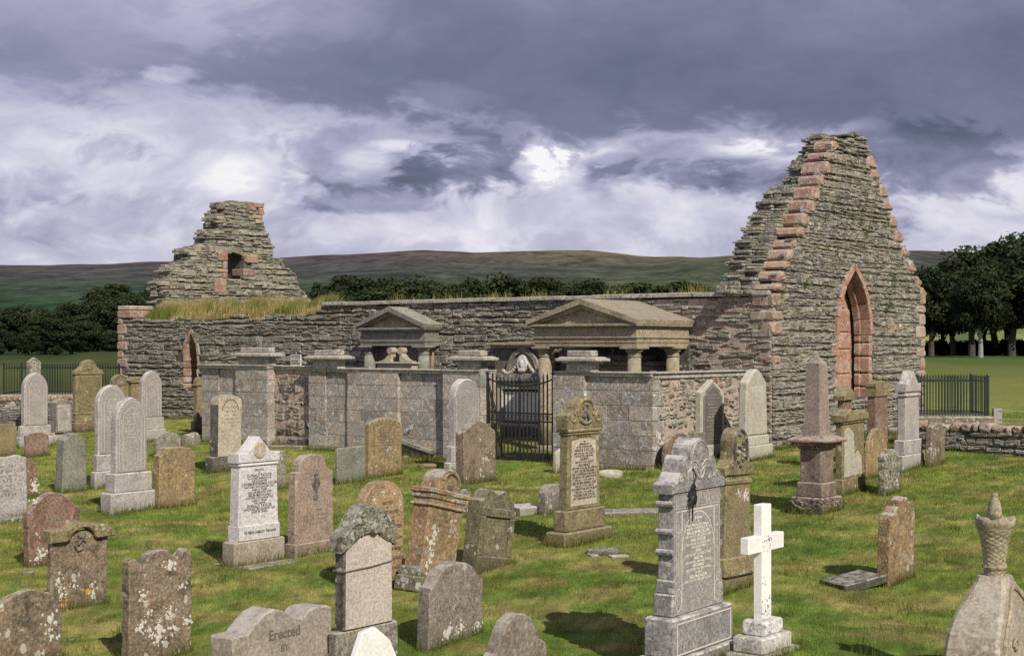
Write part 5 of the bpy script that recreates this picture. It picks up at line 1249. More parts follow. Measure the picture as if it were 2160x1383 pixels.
text_part(lines, s.body, M['ink'])
stone('gravestone', 'small rough grey-brown gravestone close by the left foot of the scrolled sandstone one', [(1136,1152,1192,1020,1086)], 'grey', ('custom', [(-1,-0.5),(-0.8,-0.15),(-0.4,0),(0.3,-0.02),(0.8,-0.1),(1,-0.4)]), wear=0.012)
stone('gravestone', 'thin pale gravestone leaning against the right gate pier', [(1166,1173,1189,945,998)], 'pale', ('custom', [(-1,-0.9),(-0.7,-0.5),(0.6,0),(1,-0.1)]), wear=0.004, lean=3)
stone('gravestone', 'low round red-brown gravestone at the foot of the enclosure corner', [(1396,1404,1462,912,990)], 'red', ('round', 0.85), wear=0.01)
stone('gravestone', 'short greenish flat-topped gravestone in front of the dark-faced pointed one by the side wall', [(1456,1463,1502,910,975)], 'slate', ('flat', None), wear=0.006)
s = stone('gravestone', 'pale pointed gravestone with a dark lettered face against the rubble side wall', [(1456,1471,1537,938,974),(1465,1478,1527,800,942)], 'pale', ('gable', 0.55), bev=0.015)
hw, H = s.hw, s.H
panel(s, 'dark_face', 'darkface', [(-hw*0.82, s.zb+0.02), (hw*0.82, s.zb+0.02), (hw*0.82, H-0.36), (hw*0.66, H-0.30), (hw*0.62, H-0.24), (0, H-0.07), (-hw*0.62, H-0.24), (-hw*0.66, H-0.30), (-hw*0.82, H-0.36)], 0.004)
ribbon(s, [(-hw*0.76, s.zb+0.05), (-hw*0.76, H-0.38), (-hw*0.6, H-0.30), (0, H-0.11), (hw*0.6, H-0.30), (hw*0.76, H-0.38), (hw*0.76, s.zb+0.05)], 0.008, 'worn_pale', y=s.yf-0.007)
worn_lines(hw*1.3, s.zb+0.1, H-0.26, 0.065, s.yf-0.007, s.body, M['worn_pale'], seed=26)
s = stone('gravestone', 'tall pale round-shouldered gravestone on a two-step base at the chapel corner', [(1543,1577,1632,938,974),(1553,1578,1625,918,941),(1563,1581,1624,778,921)], 'pale', ('segment', 0.62), taper=0.12, bev=0.03)
panel(s, 'raised_face', 'pale', [(-s.hw*0.86, s.zb+0.03), (s.hw*0.86, s.zb+0.03), (s.hw*0.78, s.H-0.35), (-s.hw*0.78, s.H-0.35)], 0.008)
# ---- the large granite stone in the right foreground
s = stone('gravestone', 'large speckled granite gravestone with carved lobed top and pale lettering, in the right foreground', [(1322,1402,1578,1368,1446),(1345,1408,1540,1287,1385),(1380,1414,1517,1030,1310)], 'granite', ('flat', None), plinth=['granite','granite'], taper=0.0)
hw, H, t_ = s.hw, s.H, s.t
ff = panel(s, 'polished_face', 'face', [(-hw*0.995, s.zb+0.01), (hw*0.995, s.zb+0.01), (hw*0.995, H-0.005), (-hw*0.995, H-0.005)], 0.003)
hp = [(-hw-0.05, H-0.01), (-hw-0.055, H+0.07), (-hw*0.95, H+0.10), (-hw*0.78, H+0.17), (-hw*0.66, H+0.28), (-hw*0.58, H+0.315), (-hw*0.50, H+0.30), (-hw*0.42, H+0.26)]+circ(14, 170, 10, 0, H+0.265, hw*0.40, hw*0.46)+[(hw*0.42, H+0.26), (hw*0.50, H+0.30), (hw*0.58, H+0.315), (hw*0.66, H+0.28), (hw*0.78, H+0.17), (hw*0.95, H+0.10), (hw+0.055, H+0.07), (hw+0.05, H-0.01)]
mb = MB(); mb.prism(hp, -t_/2-0.025, t_/2+0.025, 0.012); hd = mb.build('lobed_head', M['granite'], s.root)
mb = MB()                         # carved leaf ornament on the head
def vine(x0, z0, ang, n, stp, curl, r):
    P_ = []; x, z, a = x0, z0, ang
    for i in range(n): P_.append((x, -t_/2-0.028, z)); x += stp*math.cos(a); z += stp*math.sin(a); a += curl*(1+i*0.15)
    mb.tube(P_, [r*(1-0.6*i/n) for i in range(n)], 5)
for sdn in (-1, 1):
    vine(0, H+0.14, math.pi/2-sdn*0.25, 10, 0.028, -sdn*0.16, 0.010); vine(sdn*0.02, H+0.16, math.pi/2-sdn*0.7, 8, 0.026, -sdn*0.28, 0.009); vine(sdn*0.01, H+0.10, math.pi/2-sdn*1.1, 10, 0.025, sdn*0.20, 0.009)
    vine(sdn*hw*0.55, H+0.10, math.pi/2, 8, 0.024, sdn*0.22, 0.009); vine(sdn*hw*0.62, H+0.10, math.pi/2-sdn*0.5, 8, 0.024, -sdn*0.35, 0.009); vine(sdn*hw*0.35, H+0.09, math.pi/2-sdn*0.9, 7, 0.022, sdn*0.3, 0.008); vine(sdn*hw*0.8, H+0.09, math.pi/2+sdn*0.6, 5, 0.02, 0.3, 0.008)
vine(0, H+0.12, math.pi/2, 11, 0.03, 0, 0.010)
mb.tube([(x_, -t_/2-0.028, z_) for x_, z_ in [(-hw*0.36*math.cos(math.radians(a))*1.0, H+0.265+hw*0.40*math.sin(math.radians(a))) for a in range(-10, 191, 20)]], 0.006, 5)
mb.build('leaf_carving', M['light'], hd)
mb = MB()
for i in range(26): x = -hw*0.94+hw*1.88*i/25; mb.box(x-0.006, x+0.006, s.yf-0.008, s.yf-0.002, H-0.13, H-0.03)
mb.box(-hw*0.97, hw*0.97, s.yf-0.008, s.yf-0.003, H-0.022, H-0.010); mb.box(-hw*0.97, hw*0.97, s.yf-0.008, s.yf-0.003, H-0.150, H-0.140)
mb.build('reeded_frieze', M['light'], s.body)
for zz_m in (H-0.10, H-0.34, H-0.52):
    for sdn in (-1, 1): mb = MB(); mb.tube([(sdn*(hw+0.012), -t_/2+0.0, zz_m), (sdn*(hw+0.012), t_/2, zz_m)], 0.028, 8); mb.build('side_roll', M['granite'], s.root)
for sdn in (-1, 1):
    mb = MB(); x0, x1 = sorted((sdn*(hw-0.01), sdn*(hw+0.045))); mb.box(x0, x1, -t_/2-0.012, t_/2+0.02, s.zb+0.002, s.zb+0.20, b=0.012)
    x0, x1 = sorted((sdn*(hw-0.01), sdn*(hw+0.025))); mb.box(x0, x1, -t_/2-0.008, t_/2+0.01, s.zb+0.20, s.zb+0.32, b=0.012, tx=0.006)
    mb.build('foot_moulding', M['granite'], s.root)
zi0, zi1 = s.zb+0.05, H-0.17; xi = hw*0.70
yv = s.yf-0.006
ribbon(s, [(-xi, zi0), (-xi, zi1), (xi, zi1), (xi, zi0)], 0.010, 'pale_ink', y=yv)
ribbon(s, [(-xi*0.97, zi1-0.34)]+circ(14, 165, 15, 0, zi1-0.36, xi*0.98, 0.34)+[(xi*0.97, zi1-0.34)], 0.010, 'pale_ink', name='arch_line', y=yv)
for sdn in (-1, 1):
    for q in (0.78, 0.85, 0.92): ribbon(s, [(sdn*hw*q, s.zb+0.36), (sdn*hw*q, zi1-0.22)], 0.008, 'worn_pale', name='pilaster_line', y=yv)
    ribbon(s, circ(16, 0, 360, sdn*hw*0.84, s.zb+0.14, 0.05, 0.10), 0.008, 'pale_ink', name='scroll', y=yv); ribbon(s, circ(10, 0, 360, sdn*hw*0.84, s.zb+0.15, 0.025, 0.05), 0.008, 'worn_pale', name='scroll', y=yv)
    ribbon(s, [(sdn*hw*0.68, zi1), (sdn*hw*0.68, zi1-0.18), (sdn*hw*0.94, zi1-0.18), (sdn*hw*0.94, zi1), (sdn*hw*0.68, zi1)], 0.008, 'worn_pale', name='corner_square', y=yv)
L = [("Erected",.062,.72),("by",.04,.2),("NEIL McCALLUM, Glasgow",.050,1.16),("IN MEMORY OF HIS FATHER & MOTHER",.040,1.2),("MALCOM McCALLUM",.062,1.1),("DIED 12TH OCT. 1900, AGED 62 YEARS",.040,1.2),("ANN TAYLOR",.062,.82),("DIED 9TH JUNE 1912, AGED 68 YEARS",.040,1.2),("ALSO HIS BROTHERS",.040,.85),("JOHN",.056,.38),("DIED 2ND MAY 1903, AGED 27 YEARS",.040,1.2),("MALCOM",.056,.55),("DIED 8TH APRIL 1898, AGED 24 YEARS",.040,1.2),("ARCHIBALD",.058,.72),("DIED 21ST FEB. 1904, AGED 34 YEARS",.040,1.2),("THE ABOVE",.038,.5),("NEIL McCALLUM",.062,.92),("DIED 12TH NOV. 1930, AGED 61 YEARS",.040,1.2)]
tot = sum(h+0.030 for _, h, _ in L); kf = (zi1-zi0-0.27)/tot; z = zi1-0.05; lines = []
for tx_, h, fw in L:
    z -= (h+0.030)*kf; lines.append((tx_, 0, z, h*kf*1.15, fw*hw*1.12, yv))
text_part(lines, s.body, M['letter'])
P_mc = s
w_, tt_ = solve((1345,1408,1540), s.P)
mb = MB(); zpl0, zpl1 = zat(1385, s.P.y-tt_/2)-s.root.location.z+0.02, s.zb-0.04
for (x0, x1, z0, z1) in ((-w_/2+0.05, w_/2-0.05, zpl1-0.008, zpl1), (-w_/2+0.05, w_/2-0.05, zpl0+0.06, zpl0+0.068), (-w_/2+0.05, -w_/2+0.058, zpl0+0.068, zpl1-0.008), (w_/2-0.058, w_/2-0.05, zpl0+0.068, zpl1-0.008)):
    mb.box(x0, x1, -tt_/2-0.004, -tt_/2+0.004, z0, z1)
mb.build('incised_border', M['pale_ink'], s.root)
# black withered wreath hanger on the granite stone
wr = empty('wreath_hanger', (s.P.x, s.P.y, s.root.location.z), s.root.rotation_euler.z); tag(wr, 'black withered iron wreath hanger hanging on the face of the large granite gravestone', 'wreath hanger')
mb = MB(); yw = -t_/2-0.05; xw = -hw*0.42
for k in range(16):
    a = k*2*math.pi/16; r_ = R.uniform(0.05, 0.085)
    mb.tube([(xw, yw, H+0.02), (xw+0.5*r_*math.cos(a), yw-R.uniform(0,.02), H-0.03+1.7*r_*math.sin(a)*0.6), (xw+r_*math.cos(a), yw, H-0.05+2.0*r_*math.sin(a))], [0.007, 0.010, 0.003], 5)
mb.build('withered_leaves', M['iron'], wr)
mb = MB(); mb.tube([(xw+0.02, -t_/2-0.04, H+0.20), (xw+0.06, yw, H+0.12), (xw+0.02, yw, H+0.06), (xw, yw, H-0.10), (xw-0.01, yw, H-0.26)], 0.007, 6); mb.build('stem', M['iron'], wr)
# carved stone behind it
s = stone('gravestone', 'lichened olive gravestone with a carved scrolled head, directly behind the large granite one', [(1503,1520,1592,1214,1257),(1498,1516,1568,1000,1218)], 'olive', ('flat', None), taper=0.12, wear=0.003)
hw, H = s.hw, s.H
sc = [(-hw-0.05, H-0.01), (-hw-0.06, H+0.08), (-hw*0.8, H+0.14), (-hw*0.62, H+0.17), (-hw*0.56, H+0.26)]+circ(12, 160, 20, 0, H+0.30, hw*0.62, 0.22)+[(hw*0.56, H+0.26), (hw*0.62, H+0.17), (hw*0.8, H+0.12), (hw+0.06, H+0.08), (hw+0.05, H-0.01)]
mb = MB(); mb.prism(jitter(sc, 0.004, 0.05, 2.0), -s.t/2-0.03, s.t/2+0.04, 0.014); hd = mb.build('scrolled_head', M['olive'], s.root)
mb = MB()
for k in range(16):
    a, r_ = R.uniform(0, 6.28), R.uniform(0, 1)**0.5; mb.lathe([(0.005,-0.03),(0.03,-0.012),(0.032,0.012),(0.005,0.03)], 0, 0, 7); q = len(mb.v)-28; mb.v[q:] = [(x+hw*0.38*r_*math.cos(a), -s.t/2-0.035+y*0.6, z+H+0.27+0.20*r_*math.sin(a)) for x, y, z in mb.v[q:]]
mb.tube([(hw*0.52*math.cos(t), -s.t/2-0.034, H+0.28+0.22*math.sin(t)) for t in [math.radians(210-k*24) for k in range(11)]], 0.02, 6)
mb.build('carved_foliage', M['darkgrey'], hd)
band(s, 'cornice', 'olive', H-0.11, H-0.05, 0.02); mb = MB(); mb.box(-hw*1.14-0.03, hw*1.14+0.03, -s.t/2-0.04, s.t/2+0.04, s.zb+0.002, s.zb+0.22, b=0.02, tx=0.02, ty=0.02); mb.build('foot_moulding', M['olive'], s.root)
spots(s, [(hw*0.0, H-0.20, 0.05), (hw*0.5, H-0.25, 0.065), (hw*0.75, 0.5, 0.05), (hw*0.6, H-0.21, 0.04)])
# ---- white cross
s = stone('cross_gravestone', 'white marble cross gravestone on three weathered steps, right of the large granite stone', [(1522,1606,1692,1372,1398),(1540,1606,1665,1337,1390),(1556,1605,1645,1305,1345),(1584,1603,1622,1062,1308)], 'white', ('flat', None), plinth='marble', bev=0.006, body_name='shaft')
hw, H = s.hw, s.H; za_ = s.zb+0.66*(H-s.zb); ha = 0.075
aw = (1652-1568)/2*s.P.y/F/ (WD.x*1.0)*1.02
mb2 = MB(); mb2.box(hw-0.002, 0.33, -s.t/2+0.003, s.t/2-0.003, za_-ha, za_+ha, b=0.006); mb2.build('arm', M['white'], s.root)
mb2 = MB(); mb2.box(-0.33, -hw+0.002, -s.t/2+0.003, s.t/2-0.003, za_-ha, za_+ha, b=0.006); mb2.build('arm', M['white'], s.root)
mb = MB(); r5 = random.Random(5)
for k in range(70):
    zz_m = s.zb+abs(r5.gauss(0, 0.16)) if k < 45 else za_+r5.uniform(-0.07, 0.07); x = r5.uniform(-hw, hw); r_ = r5.uniform(0.003, 0.008)
    mb.add([(x-r_, s.yf-0.002, zz_m), (x, s.yf-0.002, zz_m-r_*1.4), (x+r_, s.yf-0.002, zz_m), (x, s.yf-0.002, zz_m+r_*1.3)], [(0,1,2,3)])
mb.build('dark_lichen', M['worn_ink'], s.body)
# ---- obelisk
s = stone('obelisk', 'reddish sandstone obelisk on a moulded pedestal with a rough carved foot, near the chapel gable', [(1668,1738,1777,1047,1085),(1680,1736,1766,1016,1050),(1690,1734,1760,945,1017)], 'purple', ('flat', None), plinth='purple', taper=0.02, body_name='pedestal', bev=0.012, cat='obelisk')
hw, H, t_ = s.hw, s.H, s.t
mb = MB(); o_ = 0.0
for (k, z0, z1) in ((0.03, H-0.002, H+0.05), (0.10, H+0.05, H+0.10), (0.16, H+0.10, H+0.145)): mb.box(-hw-k, hw+k, -t_/2-k, t_/2+k, z0, z1, b=0.012)
mb.box(-hw-0.16, hw+0.16, -t_/2-0.16, t_/2+0.16, H+0.145, H+0.205, b=0.01, tx=0.14, ty=0.14); mb.build('moulded_cap', M['red'], s.root)
Hs = zat(766, s.P.y)-s.root.location.z; Hp = zat(748, s.P.y)-s.root.location.z
mb = MB(); a_, b_ = hw*0.86, hw*0.64; c_, d_ = t_/2*0.80, t_/2*0.60
vs = [(-a_, -c_, H+0.20), (a_, -c_, H+0.20), (a_, c_, H+0.20), (-a_, c_, H+0.20), (-b_, -d_, Hs), (b_, -d_, Hs), (b_, d_, Hs), (-b_, d_, Hs), (0, 0, Hp)]
mb.add(vs, [(0,1,5,4),(1,2,6,5),(2,3,7,6),(3,0,4,7),(4,5,8),(5,6,8),(6,7,8),(7,4,8),(3,2,1,0)]); sh = mb.build('shaft', M['mauve'], s.root)
mb = MB(); w_, tt_ = solve((1668,1738,1777), s.P)
for k in range(46):
    face = k % 2; z = R.uniform(0.0, 0.2); 
    if face == 0: x = R.uniform(-w_/2+.03, w_/2-.03); mb.tube([(x, -tt_/2-0.002, z), (x+R.uniform(-.04,.04), -tt_/2-0.012, z+0.03), (x+R.uniform(-.05,.05), -tt_/2-0.002, z+0.05)], 0.016, 5)
    else: y = R.uniform(-tt_/2+.03, tt_/2-.03); mb.tube([(-w_/2-0.002, y, z), (-w_/2-0.012, y+R.uniform(-.04,.04), z+0.03), (-w_/2-0.002, y+R.uniform(-.05,.05), z+0.05)], 0.016, 5)
mb.build('rough_carving', M['purple'], s.root)
# ---- group by the gable
s = stone('gravestone', 'square olive pedestal gravestone with a large pale flaked patch, beside the obelisk', [(1757,1776,1828,1006,1046),(1759,1774,1823,885,1008)], 'olive', ('flat', None), wear=0.002)
hw, H = s.hw, s.H
band(s, 'moulding', 'olive', H-0.05, H-0.012, 0.03)
mb = MB(); mb.prism(jitter([(-hw-0.06, H-0.01), (-hw-0.06, H+0.10), (-hw*0.5, H+0.20), (-hw*0.1, H+0.12), (hw*0.2, H+0.13), (hw*0.5, H+0.14), (hw+0.06, H+0.12), (hw+0.06, H-0.01)], 0.008, 0.04, 4), -s.t/2-0.06, s.t/2+0.06, 0.014); mb.build('cap', M['olive'], s.root)
panel(s, 'flaked_patch', 'pale', jitter([(-hw*0.85, s.zb+0.03), (hw*0.8, s.zb+0.03), (hw*0.7, s.zb+0.35), (hw*0.35, s.zb+0.45), (hw*0.1, s.zb+0.36), (0, s.zb+0.75), (-hw*0.5, s.zb+0.85), (-hw*0.85, s.zb+0.8)], 0.015, 0.05, 8), 0.004)
s = stone('gravestone', 'narrow red-brown gravestone with a small gabled cap, rising behind the pedestal stone', [(1766,1779,1797,842,1000)], 'red', ('flat', None)); hw, H = s.hw, s.H
mb = MB(); mb.prism([(-hw-0.07, H-0.01), (-hw-0.07, H+0.07), (0, H+0.25), (hw+0.07, H+0.07), (hw+0.07, H-0.01)], -s.t/2-0.06, s.t/2+0.06, 0.01); mb.build('gabled_cap', M['olive'], s.root)
s = stone('gravestone', 'tall tapering red-brown gravestone with a low gabled cap, against the right of the gable', [(1830,1848,1872,834,945)], 'red', ('flat', None), taper=0.12); hw, H = s.hw, s.H
mb = MB(); mb.prism([(-hw-0.03, H-0.01), (-hw-0.03, H+0.20), (-hw-0.05, H+0.20), (-hw-0.05, H+0.26), (0, H+0.33), (hw+0.05, H+0.26), (hw+0.05, H+0.20), (hw+0.03, H+0.20), (hw+0.03, H-0.01)], -s.t/2-0.03, s.t/2+0.03, 0.008); mb.build('gabled_cap', M['olive'], s.root)
stone('gravestone', 'round ochre gravestone with a grey lichened rim, right of the square pedestal stone', [(1819,1827,1878,902,1010)], 'ochre', ('shoulder', (0.86, 0.1)), wear=0.012)
s = stone('gravestone', 'grey granite gravestone with a pointed pediment, by the right edge of the gable', [(1880,1904,1951,957,998),(1880,1903,1944,926,958),(1890,1907,1937,822,928)], 'light', ('flat', None), taper=0.06); hw, H = s.hw, s.H
mb = MB(); mb.prism([(-hw-0.05, H-0.03), (-hw-0.05, H+0.12), (-hw*0.72, H+0.12), (0, H+0.36), (hw*0.72, H+0.12), (hw+0.05, H+0.12), (hw+0.05, H-0.03)], -s.t/2-0.03, s.t/2+0.03, 0.01); mb.build('pediment', M['light'], s.root)
band(s, 'moulding', 'light', H-0.12, H-0.07, 0.03); worn_lines(hw*1.6, s.zb+0.35, H-0.14, 0.06, s.yf-0.003, s.body, M['pale_ink'], seed=30)
ribbon(s, circ(12, 200, -20, 0, H+0.14, 0.07, 0.09), 0.016, 'worn_pale', name='wreath_carving', y=s.yf-0.034)
stone('gravestone', 'leaning brown slab gravestone standing before the right boundary wall', [(1950,1963,1992,892,986)], 'brown', ('segment', 0.3), lean=6, wear=0.006)
stone('gravestone', 'small ragged grey gravestone covered in lichen, behind the broken orange one', [(1853,1868,1898,947,1046)], 'crust', ('custom', [(-1,-0.35),(-0.9,-0.15),(-0.5,-0.2),(-0.3,-0.02),(0.1,0),(0.3,-0.12),(0.6,-0.05),(0.8,-0.3),(1,-0.5)]), wear=0.016)
s = stone('gravestone', 'upright orange gravestone with a split, jagged top, standing alone at the right', [(1850,1876,1926,1046,1238)], 'orange', ('custom', [(-1,-0.72),(-0.95,-0.55),(-0.7,-0.5),(-0.62,-0.35),(-0.4,-0.3),(-0.35,-0.08),(-0.1,-0.1),(0.0,0.0),(0.15,-0.08),(0.28,-0.02),(0.4,-0.2),(0.6,-0.22),(0.7,-0.4),(0.9,-0.4),(1,-0.8)]), wear=0.016)
# ---- urn monument at the right edge
D_u = 11.6; P = Vector(((2098-CX)/F*D_u, D_u)); gz0 = gz(P.x, P.y)
um = empty('urn_monument', (P.x, P.y, gz0), ROT+math.radians(3)); tag(um, 'pale sandstone monument topped by a basket-weave urn, cut by the bottom right corner', 'monument', GRP)
uz = lambda py: zat(py, D_u)-gz0
T_u = 0.40; pr_ = [(0.02,1214),(0.10,1222),(0.19,1238),(0.28,1254),(0.39,1272),(0.49,1292),(0.57,1316),(0.62,1342),(0.645,1372),(0.655,1400)]
gp_ = [(-x, uz(y)) for x, y in pr_[::-1]]+[(x, uz(y)) for x, y in pr_]
lv = [(1212,.115,.115),(1224,.14,.125),(1238,.20,.143),(1254,.29,.163),(1272,.40,.182),(1292,.50,.197),(1316,.58,.208),(1342,.63,.215),(1372,.655,.22),(1400,.66,.22),(1420,.62,.205)]
mb = MB(); vs = []; fs = []
for (yp, a_, b_) in lv+[(None,.62,.205)]:
    z_ = uz(yp) if yp else -0.2; c_ = 0.03
    vs += [(-a_+c_,-b_,z_),(a_-c_,-b_,z_),(a_,-b_+c_,z_),(a_,b_-c_,z_),(a_-c_,b_,z_),(-a_+c_,b_,z_),(-a_,b_-c_,z_),(-a_,-b_+c_,z_)]
for i in range(len(lv)):
    for q in range(8): fs.append((i*8+q, i*8+(q+1)%8, i*8+8+(q+1)%8, i*8+8+q))
fs.append(tuple(range(8))); mb.add(vs, fs); bd = mb.build('curved_pedestal', M['palebrown'], um)
bz = lambda z: lerp_tab(sorted([(uz(y), b) for y, a, b in lv]), z)
ins_ = [(-x*0.86, uz(y)-0.075) for x, y in pr_[::-1]]+[(x*0.86, uz(y)-0.075) for x, y in pr_]
mb = MB(); mb.tube([(x, -bz(z)-0.006, z) for x, z in ins_], 0.022, 6); mb.tube([(x*0.92, -bz(z)-0.004, z-0.05) for x, z in ins_], 0.013, 6); mb.build('gable_moulding', M['mould'], bd)
mb = MB()
for sdn in (-1, 1):
    mb.tube([(sdn*(0.20+0.06*math.cos(t)*(1-k*0.05)), -bz(uz(1345))-0.012, uz(1345)+0.06*math.sin(t)*(1-k*0.05)) for k, t in enumerate([k*0.5 for k in range(16)])], 0.014, 6)
mb.build('scroll_carving', M['mould'], bd)
k = D_u/F
prof_u = [(20*k, uz(1236)), (20.5*k, uz(1200)), (23*k, uz(1198)), (25*k, uz(1194)), (23*k, uz(1190)), (22*k, uz(1186)), (24*k, uz(1160)), (30*k, uz(1130)), (37*k, uz(1112)), (40*k, uz(1104)), (41*k, uz(1096)), (38*k, uz(1091)), (20*k, uz(1094))]
mb = MB(); nseg = 36; fine = []
for (r0, z0), (r1, z1) in zip(prof_u, prof_u[1:]):
    n_ = max(1, int(abs(z1-z0)/0.009))
    for i in range(n_): t = i/n_; fine.append((r0+(r1-r0)*t, z0+(z1-z0)*t))
fine.append(prof_u[-1]); vs = []; fs = []
for i, (r_, z_) in enumerate(fine):
    top_ = smooth((z_-uz(1112))/(uz(1096)-uz(1112)))
    for q in range(nseg):
        a = 2*math.pi*q/nseg; weave = 0.0045 if ((q//2+i//2) % 2) else 0.0
        rr = r_+(weave if z_ < uz(1112) else 0); vs.append((rr*math.cos(a)*(1+0.05*top_*math.cos(5*a)), rr*math.sin(a)*(1+0.05*top_*math.cos(5*a)), z_+0.018*top_*math.sin(5*a+1)))
for i in range(len(fine)-1):
    for q in range(nseg): p_ = (q+1) % nseg; fs.append((i*nseg+q, i*nseg+p_, i*nseg+nseg+p_, i*nseg+nseg+q))
fs.append(tuple(range((len(fine)-1)*nseg, len(fine)*nseg))); mb.add(vs, fs); un = mb.build('urn', M['mould'], um)
mb = MB(); mb.lathe([(14*k, uz(1094)), (15*k, uz(1080)), (14*k, uz(1070)), (11.5*k, uz(1060)), (7.5*k, uz(1050)), (6*k, uz(1046)), (7*k, uz(1042)), (4.5*k, uz(1039))], 0, 0, 18); mb.build('flame', M['mould'], un, smooth_=True)

text_part([('SKIPNESS CHAPEL', 0, SIGN[2]*0.71, SIGN[2]*0.13, SIGN[1]*0.8, -0.0175)], SIGN[0], M['signwhite'], 'lettering')
worn_lines(SIGN[1]*0.55, SIGN[2]*0.2, SIGN[2]*0.52, SIGN[2]*0.09, -0.0175, SIGN[0], M['worn_pale'], xc=-SIGN[1]*0.12, seed=40)
# ---- lying things
def slab(name, label, px, py, w, d, h, yaw, mat, tilt=(0, 0), cat='stone slab', wear=0.02, z=0.0, grp=None):
    P = ground(px, py); o = empty(name, (P.x, P.y, P.z+z), yaw); o.rotation_euler = (tilt[0], tilt[1], yaw); tag(o, label, cat, grp)
    pts = jitter([(-w/2, -d/2), (w/2, -d/2), (w/2, d/2), (-w/2, d/2)], wear, 0.08, R.uniform(0, 50))
    mb = MB(); mb.prism(pts, -h, 0.0, min(0.012, h*0.4), fn=lambda p: (p[0], p[2], -p[1]-0.03)); mb.build('slab', M[mat], o); return o
slab('ground_slab', 'broad grey slab lying flat in the grass right of the scrolled sandstone gravestone', 1332, 1082, 1.5, 0.55, 0.08, 0.15, 'grey')
slab('ground_slab', 'pale grey slab edge lying behind the leaning olive gravestone', 1106, 1080, 0.5, 0.5, 0.14, 0.6, 'light')
slab('ground_slab', 'dark broken slab tilted in the grass left of the upright orange gravestone', 1800, 1235, 0.60, 0.45, 0.10, 0.5, 'darkgrey', (0.0, -0.12), z=0.03)
slab('ground_slab', 'low brown grave slab half sunk in the grass behind the pale silver gravestone', 625, 945, 1.5, 0.5, 0.10, 0.1, 'brown')
slab('ground_slab', 'red kerb stone lying at the foot of the smaller enclosure', 425, 925, 0.35, 0.3, 0.12, 0.3, 'red')
P = ground(1272, 1166); o = empty('stone_disc', (P.x, P.y, P.z), 0.3); tag(o, 'round flat stone lid lying in the grass below the scrolled sandstone gravestone', 'stone disc')
mb = MB(); mb.lathe([(0.19, -0.05), (0.20, 0.02), (0.185, 0.045), (0.15, 0.05), (0.13, 0.042), (0.02, 0.05)], 0, 0, 22, sx=1.15); mb.build('lid', M['darkgrey'], o)
mb = MB(); mb.box(-0.24, -0.13, -0.2, -0.02, -0.05, 0.015, b=0.01); mb.box(-0.02, 0.22, -0.36, -0.22, -0.05, 0.012, b=0.008); mb.build('broken_piece', M['light'], o)
def rock(label, px, py, sx_, sy_, sz_, mat, yaw=0.0):
    P = ground(px, py); bm = bmesh.new(); bmesh.ops.create_icosphere(bm, subdivisions=3, radius=1.0); sd = R.uniform(0, 50)
    for v in bm.verts:
        n = mnoise.noise(v.co*1.1+Vector((sd,)*3)); n2 = mnoise.noise(v.co*3+Vector((sd,)*3)); q = 1+0.30*n+0.08*n2
        c = v.co*q; c = Vector((math.copysign(abs(c.x)**0.75, c.x), math.copysign(abs(c.y)**0.75, c.y), math.copysign(abs(c.z)**0.75, c.z))); v.co = (c.x*sx_, c.y*sy_, c.z*sz_)
    me = bpy.data.meshes.new('rock'); bm.to_mesh(me); bm.free(); me.materials.append(M[mat]); o = bpy.data.objects.new('rock', me); COL.objects.link(o)
    o.location = (P.x, P.y, P.z+sz_*0.45); o.rotation_euler = (0, 0, yaw); tag(o, label, 'rock'); return o
rock('tumbled grey rock lying between the ochre gravestone and the smaller enclosure', 403, 938, 0.23, 0.16, 0.20, 'grey', 0.3)
rock('rounded pale boulder half buried before the ashlar wall right of the scrolled sandstone gravestone', 1287, 1006, 0.26, 0.16, 0.10, 'pale', 0.2)
rock('flat olive rock in the grass below the fallen table slab', 905, 986, 0.22, 0.14, 0.06, 'olive', 0.5)
rock('small stone beside the foot of the yellow ochre gravestone', 856, 972, 0.07, 0.07, 0.09, 'olive')
rock('small pale stone beside the foot of the red-brown round gravestone', 60, 1211, 0.07, 0.05, 0.035, 'grey')
rock('pale rock showing above the broad brown gravestone\'s shadow, left of its foot', 938, 1002, 0.12, 0.09, 0.08, 'grey')
# fallen table slab on stones
P = ground(888, 962); o = empty('fallen_table_slab', (P.x, P.y, P.z), ROT-math.pi/2+0.05); tag(o, 'fallen moulded table slab resting tilted on loose stones before the ashlar wall', 'fallen slab')
mb = MB(); T_ = Matrix.Rotation(math.radians(13), 4, 'Y')
for (w, d, z0, z1) in ((1.0, 0.62, 0.16, 0.20), (1.06, 0.68, 0.20, 0.25), (1.0, 0.62, 0.25, 0.28)): mb.box(-w/2, w/2, -d/2, d/2, z0, z1, b=0.01)
mb.v = [tuple(T_ @ Vector(v)) for v in mb.v]; mb.build('slab', M['darkgrey'], o)
for (x, y, s_) in ((-0.3, -0.1, 0.13), (0.15, -0.15, 0.10), (0.42, 0.05, 0.07)):
    mb = MB(); mb.box(x-s_, x+s_, y-s_*0.7, y+s_*0.7, -0.1, 0.02+s_*0.9, b=0.04); mb.build('support_stone', M['olive'], o)
